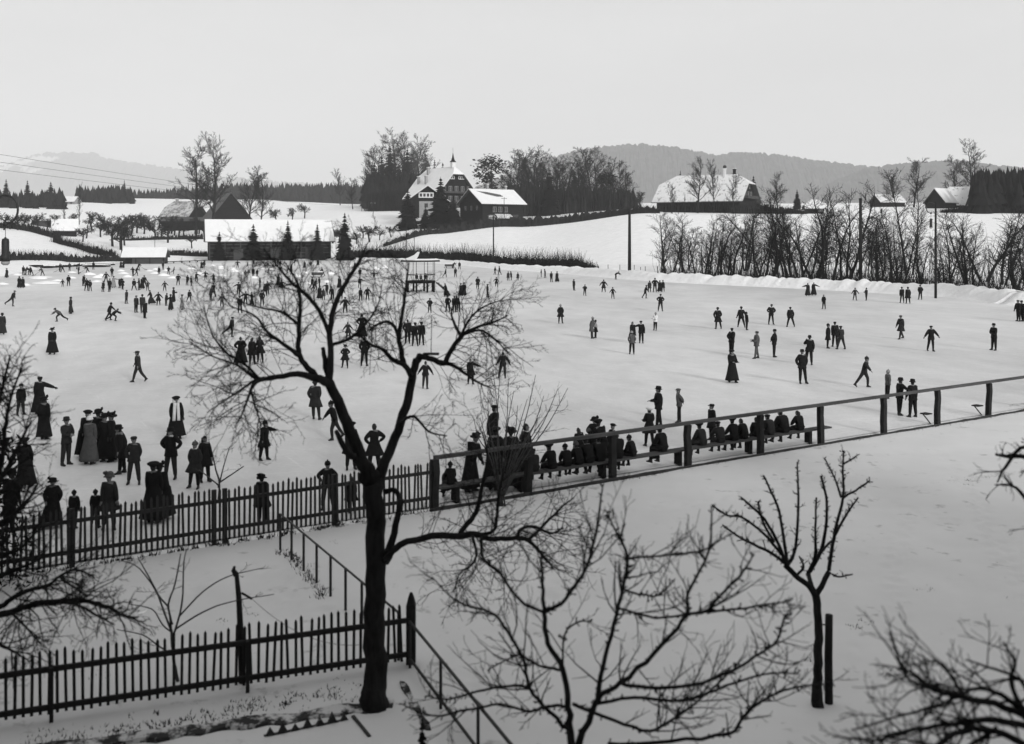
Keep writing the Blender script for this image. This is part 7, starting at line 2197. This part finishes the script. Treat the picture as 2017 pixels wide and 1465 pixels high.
P(1775, 668, 'c', 290, 'walk', 1, 'c', 'coat blown back on empty ice', h=1.75)
P(1834, 692, 'm', 5, 'out', 0, 'c', 'coming forward alone on the outer ice', h=1.66)
P(1958, 690, 'm', 290, 'cross', 0, 'f', 'in bowler on the outer ice', h=1.74)
P(2006, 633, 'm', 285, 'stand', 0, 'c', 'front of two at the picture edge', h=1.85)
P(2014, 633, 'm', 290, 'stand', 0, 'f', 'rear of two at the picture edge', h=1.8)
P(1702, 763, 'b', 60, 'stride', 1, 'k', 'sliding alone above the rail', h=1.55)
P(1749, 785, 'b', 280, 'stand', 2, 'k3', 'light cap behind the rail', h=1.35, legs=0)
P(1772, 818, 'm', 100, 'reachR', 0, 'f', 'arm stretched back behind the rail', h=1.6)
P(1798, 822, 'm', 200, 'stand', 0, 'f', 'leaning to a friend behind the rail', h=1.6)
q = far_pt(1736, 300)
P(1736, 418, 'w', 180, 'stand', 0, 'n', 'tiny in the upper snow field', at=q)
# near bench and rail
P(1297, 843, 'm', 275, 'carry', 0, 'f', 'in profile above the bench, bowler on', h=1.66)
P(1279, 879, 'g', 200, 'carry', 0, 'p4', 'white bonnet before the bowler hat', h=1.42)
P(1338, 832, 'b', 275, 'back', 2, 'c2', 'grey sweater in profile above the bench', h=1.4, legs=0)
P(1402, 868, 'g', 290, 'stand', 0, 'c', 'sailor collar above the bench sitters', h=1.38, collar=1)
P(1170, 905, 'w', 0, 'back', 0, 'w', 'facing us above the bench in wide hat', h=1.45)
P(1200, 912, 'b', 60, 'lean', 0, 'c', 'in cap by the rail post', h=1.35)
P(1160, 915, 'b', 180, 'carry', 1, 'k2', 'short, before the wide hat', h=1.2)
P(927, 968, 'w', 60, 'lean', 0, 'w', 'stooped at the start of the rail', h=1.75)
P(968, 905, 'm', 100, 'lean', 0, 'c', 'high up behind the figures at the rail', h=1.9)
P(975, 965, 'w', 150, 'stand', 0, 'p', 'hair pinned up at the rail near the hazel', h=1.9)
P(1006, 962, 'w', 200, 'stand', 0, 'w', 'stout at the rail near the hazel', h=1.85)
P(1038, 948, 'm', 100, 'hips', 0, 'n', 'light collar at the second rail post', h=1.85, collar=1, legs=2)
P(877, 985, 'b', 160, 'squat', 0, 'n', 'hunched by the first rail post', h=1.35)
def sitter(s, typ, face, tone, hat, place, h, **kw):
    """someone on the bench at run length s along the rail"""
    loc = FENCE_A + RAIL_D * s + RAIL_N * .44
    P(0, 0, typ, face + math.degrees(math.atan2(RAIL_D.y, RAIL_D.x)), 'sit', tone, hat, place, at=loc, seat=.482, h=h, fat=1.08, **kw)
sitter(.75, 'b', 170, 0, 'k', 'on the bench start by the first post', 1.15)
sitter(3.5, 'b', 180, 1, 'c', 'on the bench, first past the second post', 1.25)
sitter(4.1, 'g', 180, 0, 'p', 'on the bench in a big hat, second in row', 1.4)
sitter(4.62, 'g', 170, 0, 'k', 'on the bench, stooping third in row', 1.25)
sitter(5.05, 'g', 185, 0, 'k2', 'on the bench in light cap, fourth in row', 1.3)
sitter(5.42, 'c', 190, 0, 'c', 'on the bench, pressed in before the third post', 1.5)
sitter(5.85, 'c', 175, 0, 'w', 'on the bench against the third post', 1.5)
sitter(6.5, 'w', 160, 0, 'n', 'on the bench, just past the third post', 1.55)
sitter(7.1, 'g', 200, 0, 'k', 'on the bench, small beside a stooping sitter', 1.25)
sitter(8.3, 'w', 190, 0, 'w', 'on the bench under a very wide hat', 1.55)
sitter(9.95, 'g', 185, 1, 'p', 'on the bench below the sailor collar', 1.4)
sitter(10.75, 'c', 170, 1, 'c', 'on the bench, capped, before the fifth post', 1.35)
sitter(11.35, 'g', 175, 0, 'p', 'on the bench next to the fifth post', 1.45)
sitter(11.85, 'g', 190, 0, 'n', 'on the bench right behind the fifth post', 1.35)
sitter(12.45, 'c', 160, 0, 'n', 'on the bench, doubled over past the fifth post', 1.3)
sitter(13.05, 'c', 185, 1, 'c', 'on the bench in flat cap past the fifth post', 1.35)
sitter(13.75, 'c', 180, 0, 'n', 'on the bench, tallest, near the last seats', 1.6)
sitter(14.5, 'g', 170, 0, 'n', 'on the bench end, long-haired, by the sixth post', 1.35, hair=1, collar=1)
P(1022, 956, 'g', 160, 'stand', 0, 'k', 'child between coats at the second rail post', h=1.35)
P(1186, 918, 'c', 200, 'lean', 0, 'p', 'stooping over the bench at the third post', h=1.55)
P(1145, 918, 'g', 190, 'lean', 0, 'n', 'bareheaded, standing close behind the sitters', h=1.3, hair=1)
# near corner by the garden fence
P(41, 818, 'b', 60, 'stand', 0, 'c', 'child looking up at a stout skirted figure', h=1.35)
P(78, 816, 'w', 200, 'reachR', 0, 'c', 'hand held out to a child', h=1.62)
P(86, 866, 'w', 170, 'stand', 0, 'w', 'back turned, below the outstretched hand', h=1.6)
P(131, 917, 'm', 70, 'cross', 1, 'f', 'in profile beside the ring of coats', h=1.62)
P(165, 900, 'w', 60, 'lean', 0, 'p', 'slanting at the edge of the ring of coats', h=1.62)
P(177, 915, 'w', 170, 'stand', 2, 'k4', 'grey with white cap in the ring of coats', h=1.62)
P(194, 902, 'w', 190, 'stand', 0, 'w', 'feathered hat at the back of the ring', h=1.66)
P(208, 910, 'w', 350, 'stand', 0, 'w', 'in the middle of the ring of coats', h=1.64)
P(222, 908, 'w', 300, 'stand', 0, 'w', 'inner side of the ring of coats', h=1.64)
P(241, 933, 'c', 290, 'lean', 0, 'f', 'large, closing the ring of coats', h=1.62)
P(264, 955, 'b', 10, 'pocket', 1, 'c', 'child in cap apart from the ring of coats', h=1.5, legs=1)
P(337, 944, 'm', 350, 'hips', 0, 'f', 'white scarf, below the fur stole', h=1.62, collar=1, legs=1)
P(347, 864, 'w', 20, 'stand', 0, 'p', 'with a long white stole', stole=1, h=1.6)
P(384, 962, 'g', 350, 'pocket', 1, 'k2', 'first of two children by the rose shrub', h=1.42, legs=0, collar=1)
P(403, 950, 'g', 40, 'stand', 0, 'n', 'bushy-haired second child by the rose shrub', hair=1, h=1.46)
P(302, 1030, 'w', 180, 'stand', 0, 'p', 'stout behind the pickets below the scarf wearer', h=1.62)
P(323, 1022, 'w', 210, 'lean', 0, 'w', 'companion of the stout one behind the pickets', h=1.5)
P(104, 1040, 'w', 10, 'pocket', 0, 'w', 'behind the dark end of the picket fence', h=1.3)
P(214, 1044, 'g', 20, 'stand', 1, 'w2', 'child in round hat behind the pickets', h=1.5)
P(188, 1040, 'b', 180, 'stand', 0, 'k', 'low child, head just above the pickets', h=1.0)
P(145, 1042, 'b', 180, 'stand', 0, 'k', 'lowest child peeping over the dark pickets', h=1.0)
P(20, 1048, 'm', 160, 'stand', 0, 'f', 'white collar in the dark corner by the apple tree', h=1.62, collar=1)
P(50, 960, 'w', 180, 'stand', 0, 'p', 'dim in the dark corner behind the apple twigs', h=1.5)
P(520, 907, 'g', 60, 'reachL', 0, 'k', 'pointing, alone near the fence', h=1.36)
P(621, 827, 'c', 170, 'pocket', 1, 'f', 'broad back under the big pear fork', h=1.66)
P(659, 866, 'b', 290, 'stride', 0, 'k', 'slipping behind the pear limb', h=1.5)
P(692, 925, 'g', 20, 'stand', 0, 'p', 'first of two behind the pear fork', h=1.55)
P(737, 930, 'g', 200, 'hips', 0, 'n', 'second of two behind the pear fork', h=1.6)
P(645, 1004, 'b', 10, 'hips', 0, 'k', 'elbows out behind the pickets', h=1.36)
P(516, 1030, 'g', 180, 'stand', 0, 'w', 'in floppy hat behind the gate pickets', h=1.28)
P(692, 1012, 'g', 190, 'stand', 0, 'n', 'hidden by pickets next to the pear trunk', h=1.05, hair=1)
P(455, 664, 'b', 80, 'glide', 0, 'c', 'running on skates among the long twigs', h=1.5)
P(475, 718, 'w', 185, 'hips', 0, 'n', 'first of three behind the low twigs', h=1.62)
P(496, 718, 'g', 170, 'stand', 0, 'n', 'second of three behind the low twigs', hair=1, h=1.56)
P(512, 714, 'g', 200, 'carry', 0, 'n', 'third of three behind the low twigs', hair=1, h=1.56)
build_people()

# shovels and brooms held by the sweepers
def tool(px, py, dx, label, broom=False):
    p = ice_pt(px, py)
    e = empty('snow_shovel' if not broom else 'snow_broom', p, 0, label, 'shovel' if not broom else 'broom')
    mb = MB(); mb.tube([(dx * 1.3, 0, .12), (0, -.25, 1.0)], .025, 5); mb.build('handle', M['wood_mid'], e)
    mb = MB()
    if broom: mb.loft([[(dx * x, y, z) for x, y, z in ((1.2, -.06, .2), (1.2, .06, .2), (1.32, .06, .26), (1.32, -.06, .26))], [(dx * x, y, z) for x, y, z in ((1.45, -.22, .0), (1.45, .22, .0), (1.62, .22, .03), (1.62, -.22, .03))]])
    else: mb.loft([[(dx * x, y, z) for x, y, z in ((1.2, -.2, .14), (1.2, .2, .14), (1.2, .2, .18), (1.2, -.2, .18))], [(dx * x, y, z) for x, y, z in ((1.75, -.22, .02), (1.75, .22, .02), (1.75, .22, .05), (1.75, -.22, .05))]])
    mb.build('blade' if not broom else 'bristle_head', M['wood_dark'], e)
tool(83, 543, -1, 'long wooden snow pusher leaning to the heap below the boats')
tool(123, 536, -1, 'wooden shovel of the sweeper before the boats')
tool(172, 538.5, -1, 'long broom held on the far ice', True)
tool(62, 542, -1, 'wooden shovel of the last of four sweepers')
tool(273, 531.5, 1, 'spade at the wall of the low shed')

# ------------------------------------------------------------------ winter haze
mb = MB()
mb.box((0, 7400, 560), (30000, 16400, 1130))
hz = mb.build('haze', M['snow'])
hm = bpy.data.materials.new('haze')
hm.use_nodes = True
hm.node_tree.nodes.clear()
ho_ = hm.node_tree.nodes.new('ShaderNodeOutputMaterial')
hv = hm.node_tree.nodes.new('ShaderNodeVolumePrincipled')
hv.inputs['Color'].default_value = (.95, .95, .95, 1)
hv.inputs['Density'].default_value = 0.00013
hm.node_tree.links.new(hv.outputs[0], ho_.inputs['Volume'])
hz.data.materials.clear(); hz.data.materials.append(hm)
props(hz, 'thin pale winter haze over the whole valley', 'haze', kind='stuff')
